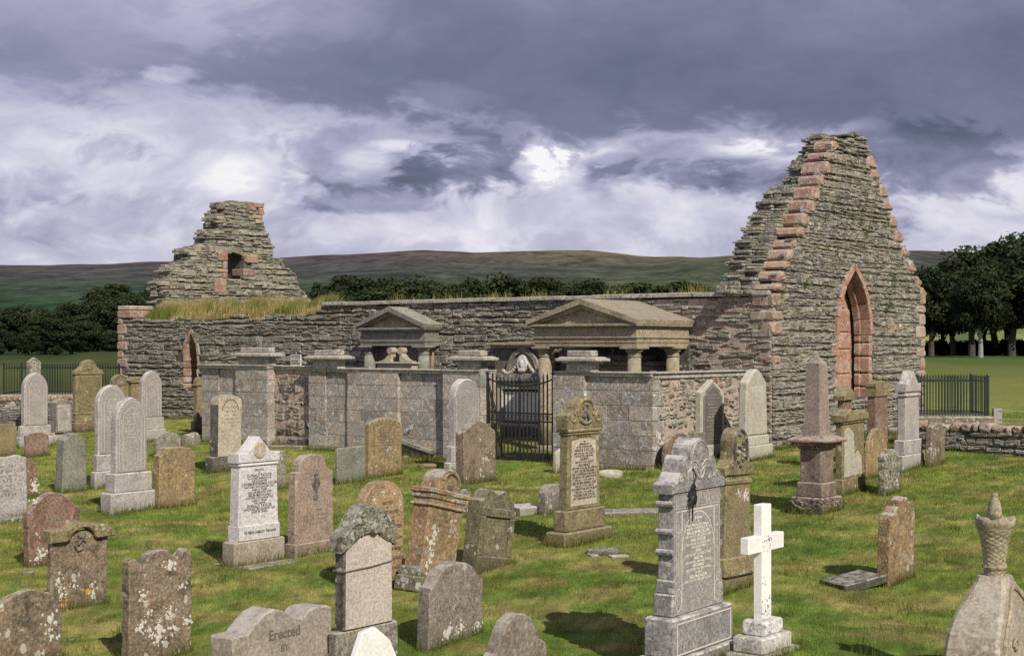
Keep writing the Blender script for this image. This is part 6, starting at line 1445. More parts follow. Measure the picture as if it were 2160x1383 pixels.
# ================================================================ ground, hills
m, nt, bs = nodes_of('turf'); g = G(nt)
at = g.n('ShaderNodeAttribute', attribute_name='tint'); tc = g.n('ShaderNodeTexCoord')
n1 = g.noise(tc.outputs['Object'], 9, 7, 0.7, 0.3); n2 = g.noise(tc.outputs['Object'], 55, 4, 0.7); n3 = g.noise(tc.outputs['Object'], 0.35, 5, 0.6)
c = g.mix(1.0, at.outputs['Color'], g.mix(n1, (0.55,0.55,0.5), (1.45,1.42,1.35)), 'MULTIPLY')
c = g.mix(1.0, c, g.mix(n2, (0.7,0.7,0.7), (1.3,1.3,1.3)), 'MULTIPLY')
c = g.mix(1.0, c, g.mix(n3, (0.8,0.85,0.8), (1.2,1.15,1.2)), 'MULTIPLY')
g.put(bs.inputs['Base Color'], c); bs.inputs['Roughness'].default_value = 0.95; bs.inputs['Specular IOR Level'].default_value = 0.1
g.put(bs.inputs['Normal'], g.bump(g.math('ADD', n1, n2), 0.6, 0.03)); M['turf'] = m
def vnoise(x, y, sc, seed=0):
    """vectorised value noise 0..1"""
    rng = np.random.default_rng(seed); T = rng.random((256, 256))
    x = np.asarray(x)*sc+1000.3; y = np.asarray(y)*sc+1000.7
    xi = np.floor(x).astype(int); yi = np.floor(y).astype(int); fx = x-xi; fy = y-yi
    fx = fx*fx*(3-2*fx); fy = fy*fy*(3-2*fy)
    a = T[xi % 256, yi % 256]; b = T[(xi+1) % 256, yi % 256]; c = T[xi % 256, (yi+1) % 256]; d = T[(xi+1) % 256, (yi+1) % 256]
    return (a*(1-fx)+b*fx)*(1-fy)+(c*(1-fx)+d*fx)*fy
def fbm(x, y, sc, seed=0, o=4):
    v = 0; a = 0.5; t = 0
    for i in range(o):
        v = v+a*vnoise(x, y, sc*2**i, seed+i); t += a; a *= 0.5
    return v/t
def gz_np(x, y):
    w = NX*x+NY*y-W0
    z = np.where(w > 0, 0.0, np.where(w > -4, 0.06*w, -0.24+0.033*(w+4)))
    z = np.maximum(z, -1.1)
    z = z+0.022*np.sin(x*0.9+0.4*y)+0.018*np.sin(1.7*y-0.6*x+1.0)+0.012*np.sin(2.9*x+1.1*y)
    sm = lambda t: np.clip(t, 0, 1)**2*(3-2*np.clip(t, 0, 1))
    far = y > 48
    px = x/np.maximum(y, 1)*F+CX
    z = z+np.where(far, 0.0040*(y-48)*sm((y-48)/60)+0.75*sm((px-110)/90)*sm((600-px)/150)*sm((y-150)/12)*sm((215-y)/15), 0)
    return z
GREEN = np.array((0.175,0.215,0.048)); LUSH = np.array((0.120,0.185,0.036)); STRAW = np.array((0.32,0.275,0.105)); BROWN = np.array((0.22,0.165,0.085))
FIELD_N = np.array((0.15,0.165,0.045)); FIELD_F = np.array((0.048,0.090,0.024))
def turf_col(x, y):
    p = fbm(x, y, 1.2, 3, 6)[:, None]; q = fbm(x*0.8+9, y*1.1, 1.9, 21, 6)[:, None]; r = fbm(x, y, 2.6, 33, 3)[:, None]
    c = GREEN*np.ones_like(p)
    t = np.clip((p-0.52)/0.14, 0, 1); c = c*(1-t)+LUSH*t
    t = np.clip((q-0.50)/0.16, 0, 1)*0.75; c = c*(1-t*0.85)+STRAW*t*0.85
    t = np.clip((r-0.60)/0.14, 0, 1)*np.clip((q-0.42)/0.2, 0, 1)*0.6; c = c*(1-t)+BROWN*t
    c = c*(0.45+1.1*fbm(x, y, 4.0, 8, 4))[:, None]*(0.65+0.7*vnoise(x, y, 17.0, 9))[:, None]
    # the fields beyond the churchyard
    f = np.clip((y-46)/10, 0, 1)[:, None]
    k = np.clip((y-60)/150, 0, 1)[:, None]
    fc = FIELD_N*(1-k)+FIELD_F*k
    left = np.clip((-x/np.maximum(y, 1)*F-300)/200, 0, 1)[:, None]  # left hand fields darkened in colour, as if under cloud
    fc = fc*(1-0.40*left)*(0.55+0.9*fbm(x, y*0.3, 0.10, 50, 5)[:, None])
    return c*(1-f)+fc*f
def np_mesh(name, v, f, mat, parent=None, fcol=None, vcol=None, n=4, smooth_=False):
    me = bpy.data.meshes.new(name)
    me.vertices.add(len(v)); me.vertices.foreach_set('co', np.asarray(v, np.float32).ravel())
    f = np.asarray(f, np.int32); me.loops.add(f.size); me.loops.foreach_set('vertex_index', f.ravel())
    me.polygons.add(len(f)); me.polygons.foreach_set('loop_start', np.arange(0, f.size, n, dtype=np.int32)); me.polygons.foreach_set('loop_total', np.full(len(f), n, np.int32))
    me.update(calc_edges=True)
    for dom, cc in (('FACE', fcol), ('POINT', vcol)):
        if cc is not None:
            a = me.attributes.new('tint', 'FLOAT_COLOR', dom); a.data.foreach_set('color', np.column_stack([cc, np.ones(len(cc))]).astype(np.float32).ravel())
    if smooth_: me.polygons.foreach_set('use_smooth', np.ones(len(f), dtype=bool))
    me.materials.append(mat); o = bpy.data.objects.new(name, me); COL.objects.link(o)
    if parent: o.parent = parent
    return o
# one sheet: rows by depth, columns by bearing, reaching under the hills
rows = list(np.arange(-12, 8, 2.0))+list(np.arange(8, 48, 0.22))+list(48*1.045**np.arange(0, 52))
cols = np.concatenate([np.linspace(-5200, -400, 24), np.linspace(-380, 2540, 190), np.linspace(2560, 7400, 24)])
yy = np.repeat(rows, len(cols)); dd = np.maximum(np.abs(yy), 14); xx = np.tile((cols-CX)/F, len(rows))*np.where(yy < 14, 16, yy)
zz_ = gz_np(xx, np.maximum(yy, -11))
nr, nc = len(rows), len(cols)
i0 = (np.arange(nr-1)[:, None]*nc+np.arange(nc-1)[None, :]).ravel()
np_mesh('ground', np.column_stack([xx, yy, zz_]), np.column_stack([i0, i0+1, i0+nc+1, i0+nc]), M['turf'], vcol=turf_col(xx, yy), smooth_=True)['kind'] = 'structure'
# hills: a fan of moorland behind the fields
m, nt, bs = nodes_of('moorland'); g = G(nt)
at = g.n('ShaderNodeAttribute', attribute_name='tint'); tc = g.n('ShaderNodeTexCoord')
mp = g.n('ShaderNodeMapping'); g.put(mp.inputs[0], tc.outputs['Object']); mp.inputs['Scale'].default_value = (1, 0.35, 2.0)
n1 = g.noise(mp.outputs[0], 0.02, 8, 0.68, 0.6); n2 = g.noise(mp.outputs[0], 0.10, 5, 0.7)
c = g.mix(1.0, at.outputs['Color'], g.mix(g.step(n1, 0.32, 0.68), (0.55,0.62,0.62), (1.45,1.38,1.3)), 'MULTIPLY'); c = g.mix(1.0, c, g.mix(g.step(n2, 0.3, 0.7), (0.65,0.68,0.68), (1.35,1.32,1.3)), 'MULTIPLY')
g.put(bs.inputs['Base Color'], c); bs.inputs['Roughness'].default_value = 1.0; bs.inputs['Specular IOR Level'].default_value = 0.0; M['moor'] = m
ridge = [(-1600,600),(-700,580),(0,563),(200,560),(320,557),(450,556),(590,551),(700,545),(800,540),(900,533),(1000,538),(1110,533),(1240,531),(1350,543),(1440,545),(1530,556),(1650,562),(1750,552),(1860,536),(1930,532),(2010,536),(2200,542),(2600,555),(3800,590)]
cols = np.arange(-1600, 3820, 20); depths = 340*1.075**np.arange(0, 33)
V = []; VC = []
for D in depths:
    t = (D-340)/(2500-340)
    for px in cols:
        zr = zat(lerp_tab(ridge, px), 2500.0); x = (px-CX)/F*D
        if t <= 1: z = 1.6+(zr-1.6)*(0.55*t+0.45*t*t*(3-2*t))
        else: z = zr*(1-0.35*(t-1))
        z -= 1.2*max(0, 1-(D-340)/60)
        z += 9*mnoise.noise((x*0.004, D*0.003, 0.3))*min(1, max(0, t*3))*max(0, 1-abs(t)**4)
        z += (6*math.exp(-((px-1900)/700)**2)+4)*smooth((D-345)/120)*math.exp(-((D-430)/120)**2)
        z += 24*math.exp(-((px-1680)/260)**2)*math.exp(-((D-1350)/330)**2)
        if t > 0.5: z += 1.6*mnoise.noise((x*0.02, D*0.01, 1.3))
        V.append((x, D, z))
        c_lo = np.array((0.050,0.082,0.022)); c_mid = np.array((0.036,0.041,0.034)); c_hi = np.array((0.056,0.043,0.040))  # cloud shadow over the hills is put into these dark colours
        if px > 1700 and D < 760: c_lo = np.array((0.125,0.145,0.055))  # sunlight on the right hand meadow painted as a brighter green
        if px < 900: c_lo = np.array((0.02,0.045,0.02))
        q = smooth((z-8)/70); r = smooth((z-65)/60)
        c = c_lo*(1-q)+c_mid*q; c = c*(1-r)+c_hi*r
        b = math.exp(-((px-1620)/250)**2)*math.exp(-((D-1350)/420)**2); c = c*(1-b)+np.array((0.055,0.065,0.035))*b  # front ridge tinted as a sunlit green slope
        hz = min(1, D/2500)*0.38; c = c*(1-hz)+np.array((0.060,0.066,0.085))*hz  # distance haze mixed into the colour, bluer with depth
        sl = math.exp(-((px-1330)/330)**2)*math.exp(-((z-130)/38)**2); c = c*(1-0.75*sl)+np.array((0.105,0.098,0.055))*0.75*sl  # sunlit olive patch painted along the ridge
        VC.append(c*1.4)
nr, nc = len(depths), len(cols); i0 = (np.arange(nr-1)[:, None]*nc+np.arange(nc-1)[None, :]).ravel()
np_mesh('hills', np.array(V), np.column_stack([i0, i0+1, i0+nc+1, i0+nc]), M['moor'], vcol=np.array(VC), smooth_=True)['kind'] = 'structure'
# ================================================================ boundary walls, railings, fence
def px_plan(px, D): return ((px-CX)/F*D, D)
def boundary(label, A, B, H, pal):
    ax, ay = A; bx, by = B; L = math.hypot(bx-ax, by-ay); ang = math.atan2(by-ay, bx-ax)
    o = empty('boundary_wall', (ax, ay, 0), ang); tag(o, label, 'boundary wall', 'boundary walls of the churchyard')
    P = lambda a, z, d: (a, -d, z)
    mb = MB(); core(mb, P, 0.02, L, -0.5, lambda a: H, 0.45, 0.0, 0.5, drop=0.02); c = mb.build('wall_core', M['mortar'], o)
    mb = MB(); rubble(mb, P, 0, L, -0.3, lambda a: H-0.08, ch=(0.05,0.13), ln=(0.14,0.4), pal=pal, prot=(0,0.05), jit=0.02); mb.build('rubble_facing', M['rubble'], c)
    mb = MB(); a = 0.0
    while a < L-0.05:
        l = R.uniform(0.13, 0.27); h = R.uniform(0.11, 0.19)
        block(mb, P, a+0.008, min(L, a+l)-0.008, H-0.06, H-0.06+h, 0.04+R.uniform(0,0.04), 0.3, 0.045, 0.02, rcol([(0.27,0.17,0.12),(0.30,0.20,0.145),(0.33,0.28,0.23),(0.27,0.245,0.20),(0.24,0.15,0.105)])); a += l
    mb.build('cope_stones', M['redstone'], o)
    return o
DARKS = [(0.15,0.14,0.115),(0.19,0.175,0.14),(0.23,0.21,0.17),(0.13,0.12,0.10),(0.30,0.28,0.24)]
A = (8.15, 29.7); dirx, diry = (10.15-8.15, 27.85-29.7)
boundary('low rubble boundary wall with red cobble coping at the right, below the dark green railings', A, (A[0]+dirx*2.6, A[1]+diry*2.6), 0.52, DARKS)
boundary('low rubble boundary wall with red cobble coping at the far left, behind the gravestones', (-30.0, 36.0), (-11.6, 42.6), 0.62, DARKS)
def railing(label, pxa, pxb, ytop, ybot, D, nbar, depth, step_label):
    (xa, _), (xb, _) = px_plan(pxa, D), px_plan(pxb, D); zb, zt = zat(ybot, D), zat(ytop, D); g_ = gz((xa+xb)/2, D)
    o = empty('grave_railing', (xa, D, g_)); tag(o, label, 'railing', 'iron railings around graves'); L = xb-xa
    mb = MB(); mb.box(-0.12, L+0.12, -0.14, depth+0.14, -0.3, zb-g_, b=0.04); mb.build('stone_kerb', M['brown'], o)
    b0, b1 = zb-g_, zt-g_
    mb = MB(); mb.tube([(0,0,b0-0.02),(0,0,(b0+b1)/2),(0,0,b1-0.05)], 0.012, 5); mb.lathe([(0.012,b1-0.05),(0.02,b1-0.035),(0.002,b1+0.03)], 0, 0, 5)
    bar = mb.build('bar', M['green_iron'], o); me = bar.data; first = True
    def put(x, y):
        nonlocal first
        if first: c = bar; first = False
        else: c = bar.copy(); COL.objects.link(c); c.parent = o
        c.location = (x, y, 0)
    for i in range(nbar): put(L*i/(nbar-1), 0)
    for i in range(nbar): put(L*(i+0.35)/nbar, depth)
    nd = max(2, int(depth/0.12))
    for i in range(1, nd):
        put(L, depth*i/nd)
    for (x0, x1, y0, y1) in ((0, L, -0.008, 0.008), (0, L, depth-0.008, depth+0.008), (L-0.008, L+0.008, 0.01, depth-0.01), (-0.008, 0.008, 0.01, depth-0.01)):
        for z in (b0+0.06, b1-0.11):
            mb = MB(); mb.box(x0, x1, y0, y1, z-0.014, z+0.014); mb.build('rail', M['green_iron'], o)
    for (x, y) in ((0, 0), (L, 0), (0, depth), (L, depth)):
        mb = MB(); mb.box(x-0.022, x+0.022, y-0.022, y+0.022, b0, b1, b=0.004); mb.lathe([(0.02,b1),(0.035,b1+0.02),(0.02,b1+0.05),(0.003,b1+0.07)], x, y, 6); mb.build('corner_post', M['green_iron'], o)
    return o
railing('dark green iron railing with many thin bars on a mossy kerb, right of the gable', 1936, 2084, 793, 877, 30.9, 24, 1.1, '')
railing('dark green iron railing around a grave at the far left, behind the tall pale gravestone', 8, 250, 769, 832, 44.0, 44, 1.6, '')
P = px_plan(2103, 33.0); o = empty('fence', (P[0], P[1], gz(*P))); tag(o, 'pale wooden fence post with thin strained wires at the right, beside the railings', 'fence')
mb = MB(); zt = zat(861, 33.0)-gz(*P); mb.box(-0.10, 0.10, -0.07, 0.07, -0.3, zt, b=0.012); mb.build('post', M['wood'], o)
for py in (866, 884, 892):
    z = zat(py, 33.0)-gz(*P); mb = MB(); mb.tube([(-1.9, 0.5, z+0.06), (0, -0.075, z), (3.5, -0.6, z-0.06)], 0.006, 5); mb.build('wire', M['wood'], o)

# ================================================================ trees
def leaf_mesh(name, seed, kind='broad'):
    """crown of many leaf-sized faces in clumps, and a limbed trunk; unit tree about 10 high"""
    r = np.random.default_rng(seed); rr = random.Random(seed); mb = MB()
    if kind == 'conifer':
        mb.tube([(0,0,-1),(0,0,4),(0,0,9.6)], [0.22,0.14,0.02], 7); P_, S_ = [], []
        for k in range(60):
            z = 1.0+8.4*(k/60); rad = 1.9*(1-k/62)*rr.uniform(0.6, 1.1); a = rr.uniform(0, 6.28); P_.append((rad*0.6*math.cos(a), rad*0.6*math.sin(a), z)); S_.append(0.25+0.35*rad)
        per = 60; ls = 0.22
    else:
        tall = kind == 'tall'
        h0 = 2.1 if tall else 0.15
        bend = rr.uniform(-0.3, 0.3); mb.tube([(0,0,-1),(0.05,0,1.0),(bend,0.1,h0+1.2),(bend*1.4,0.2,6.5)], [0.36,0.27,0.20,0.07], 8)
        P_, S_ = [], []
        nl = 9
        for k in range(nl):
            a = k*2*math.pi/nl*1.6+rr.uniform(-0.4, 0.4); z0 = h0+0.4+rr.uniform(0, 2.2); rad = rr.uniform(1.5, 3.0); z1 = z0+rr.uniform(0.8, 3.2)
            mb.tube([(bend*0.8,0.1,z0), (rad*0.45*math.cos(a), rad*0.45*math.sin(a), z0+(z1-z0)*0.55), (rad*math.cos(a), rad*math.sin(a), z1)], [0.12,0.07,0.02], 5)
            if tall and k % 2 == 0: mb.tube([(bend*0.3,0,h0*0.75), (rad*0.2*math.cos(a), rad*0.2*math.sin(a), h0+0.7), (rad*0.6*math.cos(a), rad*0.6*math.sin(a), h0+1.4)], [0.11,0.07,0.02], 5)
        n = 120
        while len(P_) < n:
            x, y, z = rr.uniform(-1,1), rr.uniform(-1,1), rr.uniform(-1,1); q = x*x+y*y+z*z
            if q > 1 or q < 0.12: continue
            zc = h0+1.0+(10-h0-1.0)*(z+1)/2; wdt = 3.3*(1.0-0.30*max(0, z)**1.5)*(0.85 if z < -0.6 else 1)
            P_.append((x*wdt, y*wdt, zc-0.5)); S_.append(rr.choice([0.5, 0.8, 1.0, 1.25])*rr.uniform(0.85, 1.1))
        per = 150; ls = 0.165
    P_ = np.array(P_); S_ = np.array(S_); n = len(P_)
    idx = np.repeat(np.arange(n), per); d = r.normal(size=(n*per, 3)); d /= np.linalg.norm(d, axis=1)[:, None]
    rad = S_[idx]*(0.55+0.5*r.random(n*per)); c = P_[idx]+d*rad[:, None]*np.array((1.15,1.15,0.75))
    nrm = d+r.normal(scale=0.6, size=d.shape); nrm /= np.linalg.norm(nrm, axis=1)[:, None]
    t = np.cross(nrm, r.normal(size=d.shape)); t /= np.linalg.norm(t, axis=1)[:, None]; b = np.cross(nrm, t)
    s_ = ls*(0.6+0.8*r.random(n*per))[:, None]
    V = np.stack([c-t*s_, c-b*s_*0.7, c+t*s_, c+b*s_*0.7], 1).reshape(-1, 3)
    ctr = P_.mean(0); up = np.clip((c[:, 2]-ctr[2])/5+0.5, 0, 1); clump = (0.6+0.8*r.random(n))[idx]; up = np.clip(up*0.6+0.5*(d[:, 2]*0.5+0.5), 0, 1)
    base = np.array((0.022,0.034,0.013)) if kind != 'conifer' else np.array((0.016,0.030,0.017))  # dark greens stand in for cloud shadow on the trees
    col = base*(clump*(0.75+0.5*up)*(0.75+0.5*r.random(n*per)))[:, None]  # light from above put into the colour: tops lighter, undersides darker
    col = col+np.array((0.014,0.017,0.004))*((r.random(n)>0.7)[idx]*up)[:, None]  # painted highlights on the upper leaves of some clumps
    return mb, V, np.arange(len(V)).reshape(-1, 4), col
def tree_proto(name, seed, kind, label, group, barkm='bark'):
    o = empty(name, (0, 0, 0)); tag(o, label, 'tree', group)
    mb, V, Fq, c = leaf_mesh(name, seed, kind)
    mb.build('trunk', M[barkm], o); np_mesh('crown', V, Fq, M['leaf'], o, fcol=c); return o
protos = {}
def plant(kind, seed, px, ytop, D, label, group, wide=1.0, name='broadleaf_tree', bark='bark', zbase=None):
    key = (kind, seed, bark); x = (px-CX)/F*D; g_ = gz(x, D) if zbase is None else zbase; h = zat(ytop, D)-g_; s_ = h/9.9
    if key not in protos: o = tree_proto(name, seed, kind, label, group, bark); protos[key] = o
    else: o = copy_tree(protos[key])
    o.location = (x, D, g_); o.scale = (s_*wide, s_*wide, s_); o.rotation_euler = (0, 0, R.uniform(0, 6.28)); o.name = name; o['label'] = label; o['group'] = group; return o
GL, GM, GR_ = 'trees of the dark wood on the left', 'trees of the belt beyond the long chapel wall', 'tall trees in the right hand grove'
LL, LM = 'dark round-crowned tree in the wood left of the ruined chapel', 'dark green tree in the belt showing above the long chapel wall'
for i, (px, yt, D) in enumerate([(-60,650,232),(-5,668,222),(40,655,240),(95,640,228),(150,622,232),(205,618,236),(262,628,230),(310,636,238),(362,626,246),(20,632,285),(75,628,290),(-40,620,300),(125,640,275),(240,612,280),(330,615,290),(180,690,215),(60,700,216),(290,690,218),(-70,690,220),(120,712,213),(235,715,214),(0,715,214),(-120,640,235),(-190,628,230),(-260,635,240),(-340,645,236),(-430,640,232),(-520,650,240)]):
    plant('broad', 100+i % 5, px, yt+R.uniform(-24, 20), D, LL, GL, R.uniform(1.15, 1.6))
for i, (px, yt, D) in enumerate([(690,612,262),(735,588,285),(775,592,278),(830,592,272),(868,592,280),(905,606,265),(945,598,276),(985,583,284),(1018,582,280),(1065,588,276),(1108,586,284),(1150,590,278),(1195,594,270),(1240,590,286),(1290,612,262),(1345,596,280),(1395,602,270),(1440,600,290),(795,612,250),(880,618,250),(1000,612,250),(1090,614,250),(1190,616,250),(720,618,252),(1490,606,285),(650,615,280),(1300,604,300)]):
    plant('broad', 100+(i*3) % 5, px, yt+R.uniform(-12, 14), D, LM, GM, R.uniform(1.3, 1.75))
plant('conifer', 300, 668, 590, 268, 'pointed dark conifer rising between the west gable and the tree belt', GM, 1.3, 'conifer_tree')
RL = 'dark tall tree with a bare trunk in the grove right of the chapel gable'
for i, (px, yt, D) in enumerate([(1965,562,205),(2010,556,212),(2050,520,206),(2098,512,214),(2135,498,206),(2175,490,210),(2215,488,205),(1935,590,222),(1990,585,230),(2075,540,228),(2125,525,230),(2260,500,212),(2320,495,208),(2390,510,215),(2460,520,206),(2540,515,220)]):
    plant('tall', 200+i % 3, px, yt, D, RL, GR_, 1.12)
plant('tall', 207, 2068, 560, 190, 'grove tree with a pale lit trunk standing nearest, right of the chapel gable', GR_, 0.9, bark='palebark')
# dark undergrowth under the grove: single bushes
def bush_mesh(seed):
    r = np.random.default_rng(seed); n = 26; P_ = np.column_stack([r.uniform(-2.6,2.6,n), r.uniform(-0.8,0.8,n), r.uniform(0.1,1.3,n)]); per = 60; idx = np.repeat(np.arange(n), per)
    d = r.normal(size=(n*per,3)); d /= np.linalg.norm(d,axis=1)[:,None]; c = P_[idx]+d*0.55*r.random((n*per,1)); t = r.normal(size=d.shape); t /= np.linalg.norm(t,axis=1)[:,None]; b = np.cross(d,t); b /= np.linalg.norm(b,axis=1)[:,None]
    s_ = 0.16*(0.6+0.8*r.random(n*per))[:,None]; V = np.stack([c-t*s_, c-b*s_, c+t*s_, c+b*s_],1).reshape(-1,3); c_ = np.array((0.010,0.018,0.007))*(0.6+0.9*r.random(n*per))[:,None]
    return V, np.arange(len(V)).reshape(-1,4), c_
V, Fq, c_ = bush_mesh(5); b0 = np_mesh('bush', V, Fq, M['leaf'], None, fcol=c_); first = True
for px, D, k in [(1962,214,1.5),(1995,216,1.4),(2030,215,1.5),(2062,217,1.4),(2095,214,1.5),(2130,216,1.5),(2165,215,1.5),(2200,214,1.5)]:
    o = b0 if first else b0.copy()
    if not first: COL.objects.link(o)
    first = False; x = (px-CX)/F*D; o.location = (x, D, gz(x, D)); o.scale = (k, k, k*0.95); o.rotation_euler = (0, 0, R.uniform(-0.3, 0.3)); tag(o, 'low black-green bush in the shade under the right hand grove', 'bush', 'bushes under the grove')
# ================================================================ grass
def blades(x, y, z, h, w, col, lean=0.35, seed=1, segs=1, dirn=None):
    r = np.random.default_rng(seed); n = len(x); a = r.uniform(0, 2*np.pi, n); dx, dy = np.cos(a)*w/2, np.sin(a)*w/2
    l = r.uniform(0, 2*np.pi, n); k = lean*h*r.random(n); lx, ly = np.cos(l)*k, np.sin(l)*k
    if dirn is not None: lx = lx+dirn[0]*h; ly = ly+dirn[1]*h
    if segs == 1:
        V = np.stack([np.column_stack([x-dx, y-dy, z-0.01]), np.column_stack([x+dx, y+dy, z-0.01]), np.column_stack([x+lx, y+ly, z+h])], 1).reshape(-1, 3)
        return V, np.arange(3*n).reshape(-1, 3), col
    m = 0.55
    V = np.stack([np.column_stack([x-dx, y-dy, z-0.01]), np.column_stack([x+dx, y+dy, z-0.01]), np.column_stack([x+lx*0.3-dx*0.7, y+ly*0.3-dy*0.7, z+h*m]), np.column_stack([x+lx*0.3+dx*0.7, y+ly*0.3+dy*0.7, z+h*m]), np.column_stack([x+lx, y+ly, z+h])], 1).reshape(-1, 3)
    i = np.arange(n)[:, None]*5
    return V, np.concatenate([i+np.array([0,1,3]), i+np.array([0,3,2]), i+np.array([2,3,4])], 1).reshape(-1, 3), np.repeat(col, 3, 0)
def in_chapel(x, y, m=0.0):
    lx = (x-C0[0])*NX+(y-C0[1])*NY; ly = (x-C0[0])*UX+(y-C0[1])*UY
    return (lx > -0.02-m) & (lx < 8.4+m) & (ly > -0.02-m) & (ly < 22.6)
r = np.random.default_rng(77)
N = 760000
D = 11.0*np.exp(r.random(N)*np.log(46/11.0)); D = np.where(r.random(N) < 0.35, 11+r.random(N)*16, D)
px = r.uniform(-120, 2280, N); x = (px-CX)/F*D; y = D
ok = ~in_chapel(x, y); x, y, D = x[ok], y[ok], D[ok]
hv = r.random((len(x), 1)); col = turf_col(x, y)*(0.45+1.15*r.random(len(x)))[:, None]; col = col*np.where(hv > 0.8, (1.35,1.15,1.4), np.where(hv < 0.2, (0.7,0.85,0.6), (1,1,1)))
lush = fbm(x, y, 1.4, 60, 3)
h = (0.012+0.026*r.random(len(x))**1.5)*(0.5+1.0*lush)*np.clip(D/16, 0.9, 1.8); w = 0.0042*np.clip(D/11, 1, 3.2)
V, Fq, c = blades(x, y, gz_np(x, y), h, w, col, 0.9, 3)
np_mesh('lawn_grass', V, Fq, M['blade'], None, fcol=c, n=3)['kind'] = 'stuff'
# longer uncut grass round the feet of the stones and walls
X, Y = [], []
for (fx, fy, yaw, W, T) in FOOT:
    n = int(480*(W+T)); u = r.uniform(-1, 1, n); v = r.uniform(-1, 1, n); e = r.random(n) < W/(W+T)
    gx = np.where(e, u*W/2, np.sign(u)*(W/2+0.005+np.abs(r.normal(0, 0.030, n)))); gy = np.where(e, np.sign(v)*(T/2+0.005+np.abs(r.normal(0, 0.030, n))), v*T/2)
    X.append(fx+gx*math.cos(yaw)-gy*math.sin(yaw)); Y.append(fy+gx*math.sin(yaw)+gy*math.cos(yaw))
def along(lx0, ly0, lx1, ly1, n, off=0.05):
    t = r.random(n); q = np.abs(r.normal(0, off, n)); dl = np.array((lx1-lx0, ly1-ly0)); nn = np.array((-dl[1], dl[0]))/np.hypot(*dl)
    lx = lx0+dl[0]*t+nn[0]*q; ly = ly0+dl[1]*t+nn[1]*q; X.append(C0[0]+lx*NX+ly*UX); Y.append(C0[1]+lx*NY+ly*UY)
along(-0.04, 0, -0.04, 22.4, 5000, 0.06); along(8.4, -0.05, 0, -0.05, 3000, 0.07)
along(XF-0.17, sx(1375), XF-0.17, sx(1172), 900); along(XF-0.18, sx(1024), XF-0.12, sx(654), 2400); along(XA-0.12, sa(571), XA-0.05, sa(428), 900); along(-0.1, YR-0.06, XF, YR-0.06, 1500)
along(XR-0.06, a0, XR-0.06, a1, 700)
for _ in range(420):                          # scattered tufts and weeds the mower left
    dd_ = 12.5*np.exp(r.random()*np.log(2.6)); xc_ = (r.uniform(0, 2160)-CX)/F*dd_; q = int(r.integers(10, 40)); sp_ = r.uniform(0.03, 0.10)
    if in_chapel(np.array([xc_]), np.array([dd_]), 0.2)[0]: continue
    X.append(xc_+r.normal(0, sp_, q)); Y.append(dd_+r.normal(0, sp_*1.4, q))
x, y = np.concatenate(X), np.concatenate(Y); n = len(x)
k = r.random((n, 1)); col = (np.array((0.085,0.135,0.018))*(1-k)+np.array((0.20,0.17,0.045))*k*0.8)*(0.7+0.6*r.random((n, 1)))
V, Fq, c = blades(x, y, gz_np(x, y), 0.045+0.13*r.random(n)**2, np.full(n, 0.0075)*np.clip(y/16, 0.8, 1.8), col, 0.7, 9)
np_mesh('edge_grass', V, Fq, M['blade'], None, fcol=c, n=3)['kind'] = 'stuff'
# turf and long golden grass on the broken wall head
m_ = []; mbt = MB()
ss = np.linspace(S_COP+0.02, SL-0.75, 60); VV = []
for s_ in ss:
    e = min(1, (s_-S_COP)/0.25, (SL-0.7-s_)/0.8); e = max(0.15, e); zt = south_top(s_)
    for (lx, hh) in ((-0.02, -0.05), (0.06, 0.05), (0.22, 0.17), (0.45, 0.24), (0.75, 0.24), (1.0, 0.10), (1.02, -0.05)):
        VV.append((lx+0.03*mnoise.noise((s_*3, lx*5, 0)), s_, zt+hh*e*(1+0.3*mnoise.noise((s_*1.7, lx*3, 2)))))
FF = [(i*7+j, i*7+j+1, i*7+7+j+1, i*7+7+j) for i in range(len(ss)-1) for j in range(6)]
tf = empty('wall_top_turf', (*c2w(0.4, (S_COP+SL)/2), south_top((S_COP+SL)/2)), ROT); tf['kind'] = 'stuff'
mbt.v = [(a-0.4, b-(S_COP+SL)/2, c-south_top((S_COP+SL)/2)) for a, b, c in VV]; mbt.f = FF; mbt.c = [(0.13,0.11,0.035)]*len(FF)
mbt.build('turf', M['turf'], tf, smooth_=True)
n = 34000; s_ = r.uniform(S_COP, SL-0.75, n); lx = r.random(n)**0.8*0.95
prof_h = np.interp(lx, (0, 0.06, 0.22, 0.45, 0.75, 1.0), (0.0, 0.05, 0.17, 0.24, 0.24, 0.10))
st = np.array([south_top(q) for q in ss]); zt = np.interp(s_, ss, st)
gapf = np.clip((fbm(s_*1.0, lx*2, 1.6, 90, 3)-0.30)/0.25, 0.25, 1)
ef = np.clip(np.minimum((s_-S_COP)/0.25, (SL-0.7-s_)/0.8), 0.15, 1)
cl = fbm(s_, lx*3, 0.9, 70, 4)
kk = np.clip((cl-0.40)/0.25, 0, 1)[:, None]*(0.55+0.45*r.random((n, 1)))
col = (np.array((0.19,0.21,0.05))*(1-kk)+np.array((0.52,0.42,0.19))*kk)*(0.65+0.6*r.random((n, 1)))
h = (0.10+0.36*r.random(n)**1.3)*(0.55+0.9*cl)*ef*gapf
wx, wy = C0[0]+lx*NX+s_*UX, C0[1]+lx*NY+s_*UY
V, Fq, c = blades(wx, wy, zt+prof_h*ef-0.02, h, np.full(n, 0.013), col, 0.5, 12, 2, dirn=(0.25, 0.05))
lo = np.array((*c2w(0.4, (S_COP+SL)/2), south_top((S_COP+SL)/2)))
rot = np.array(((math.cos(ROT), math.sin(ROT)), (-math.sin(ROT), math.cos(ROT)))); V = V-lo; V[:, :2] = V[:, :2] @ rot.T
np_mesh('long_grass', V, Fq, M['blade'], tf, fcol=c, n=3)
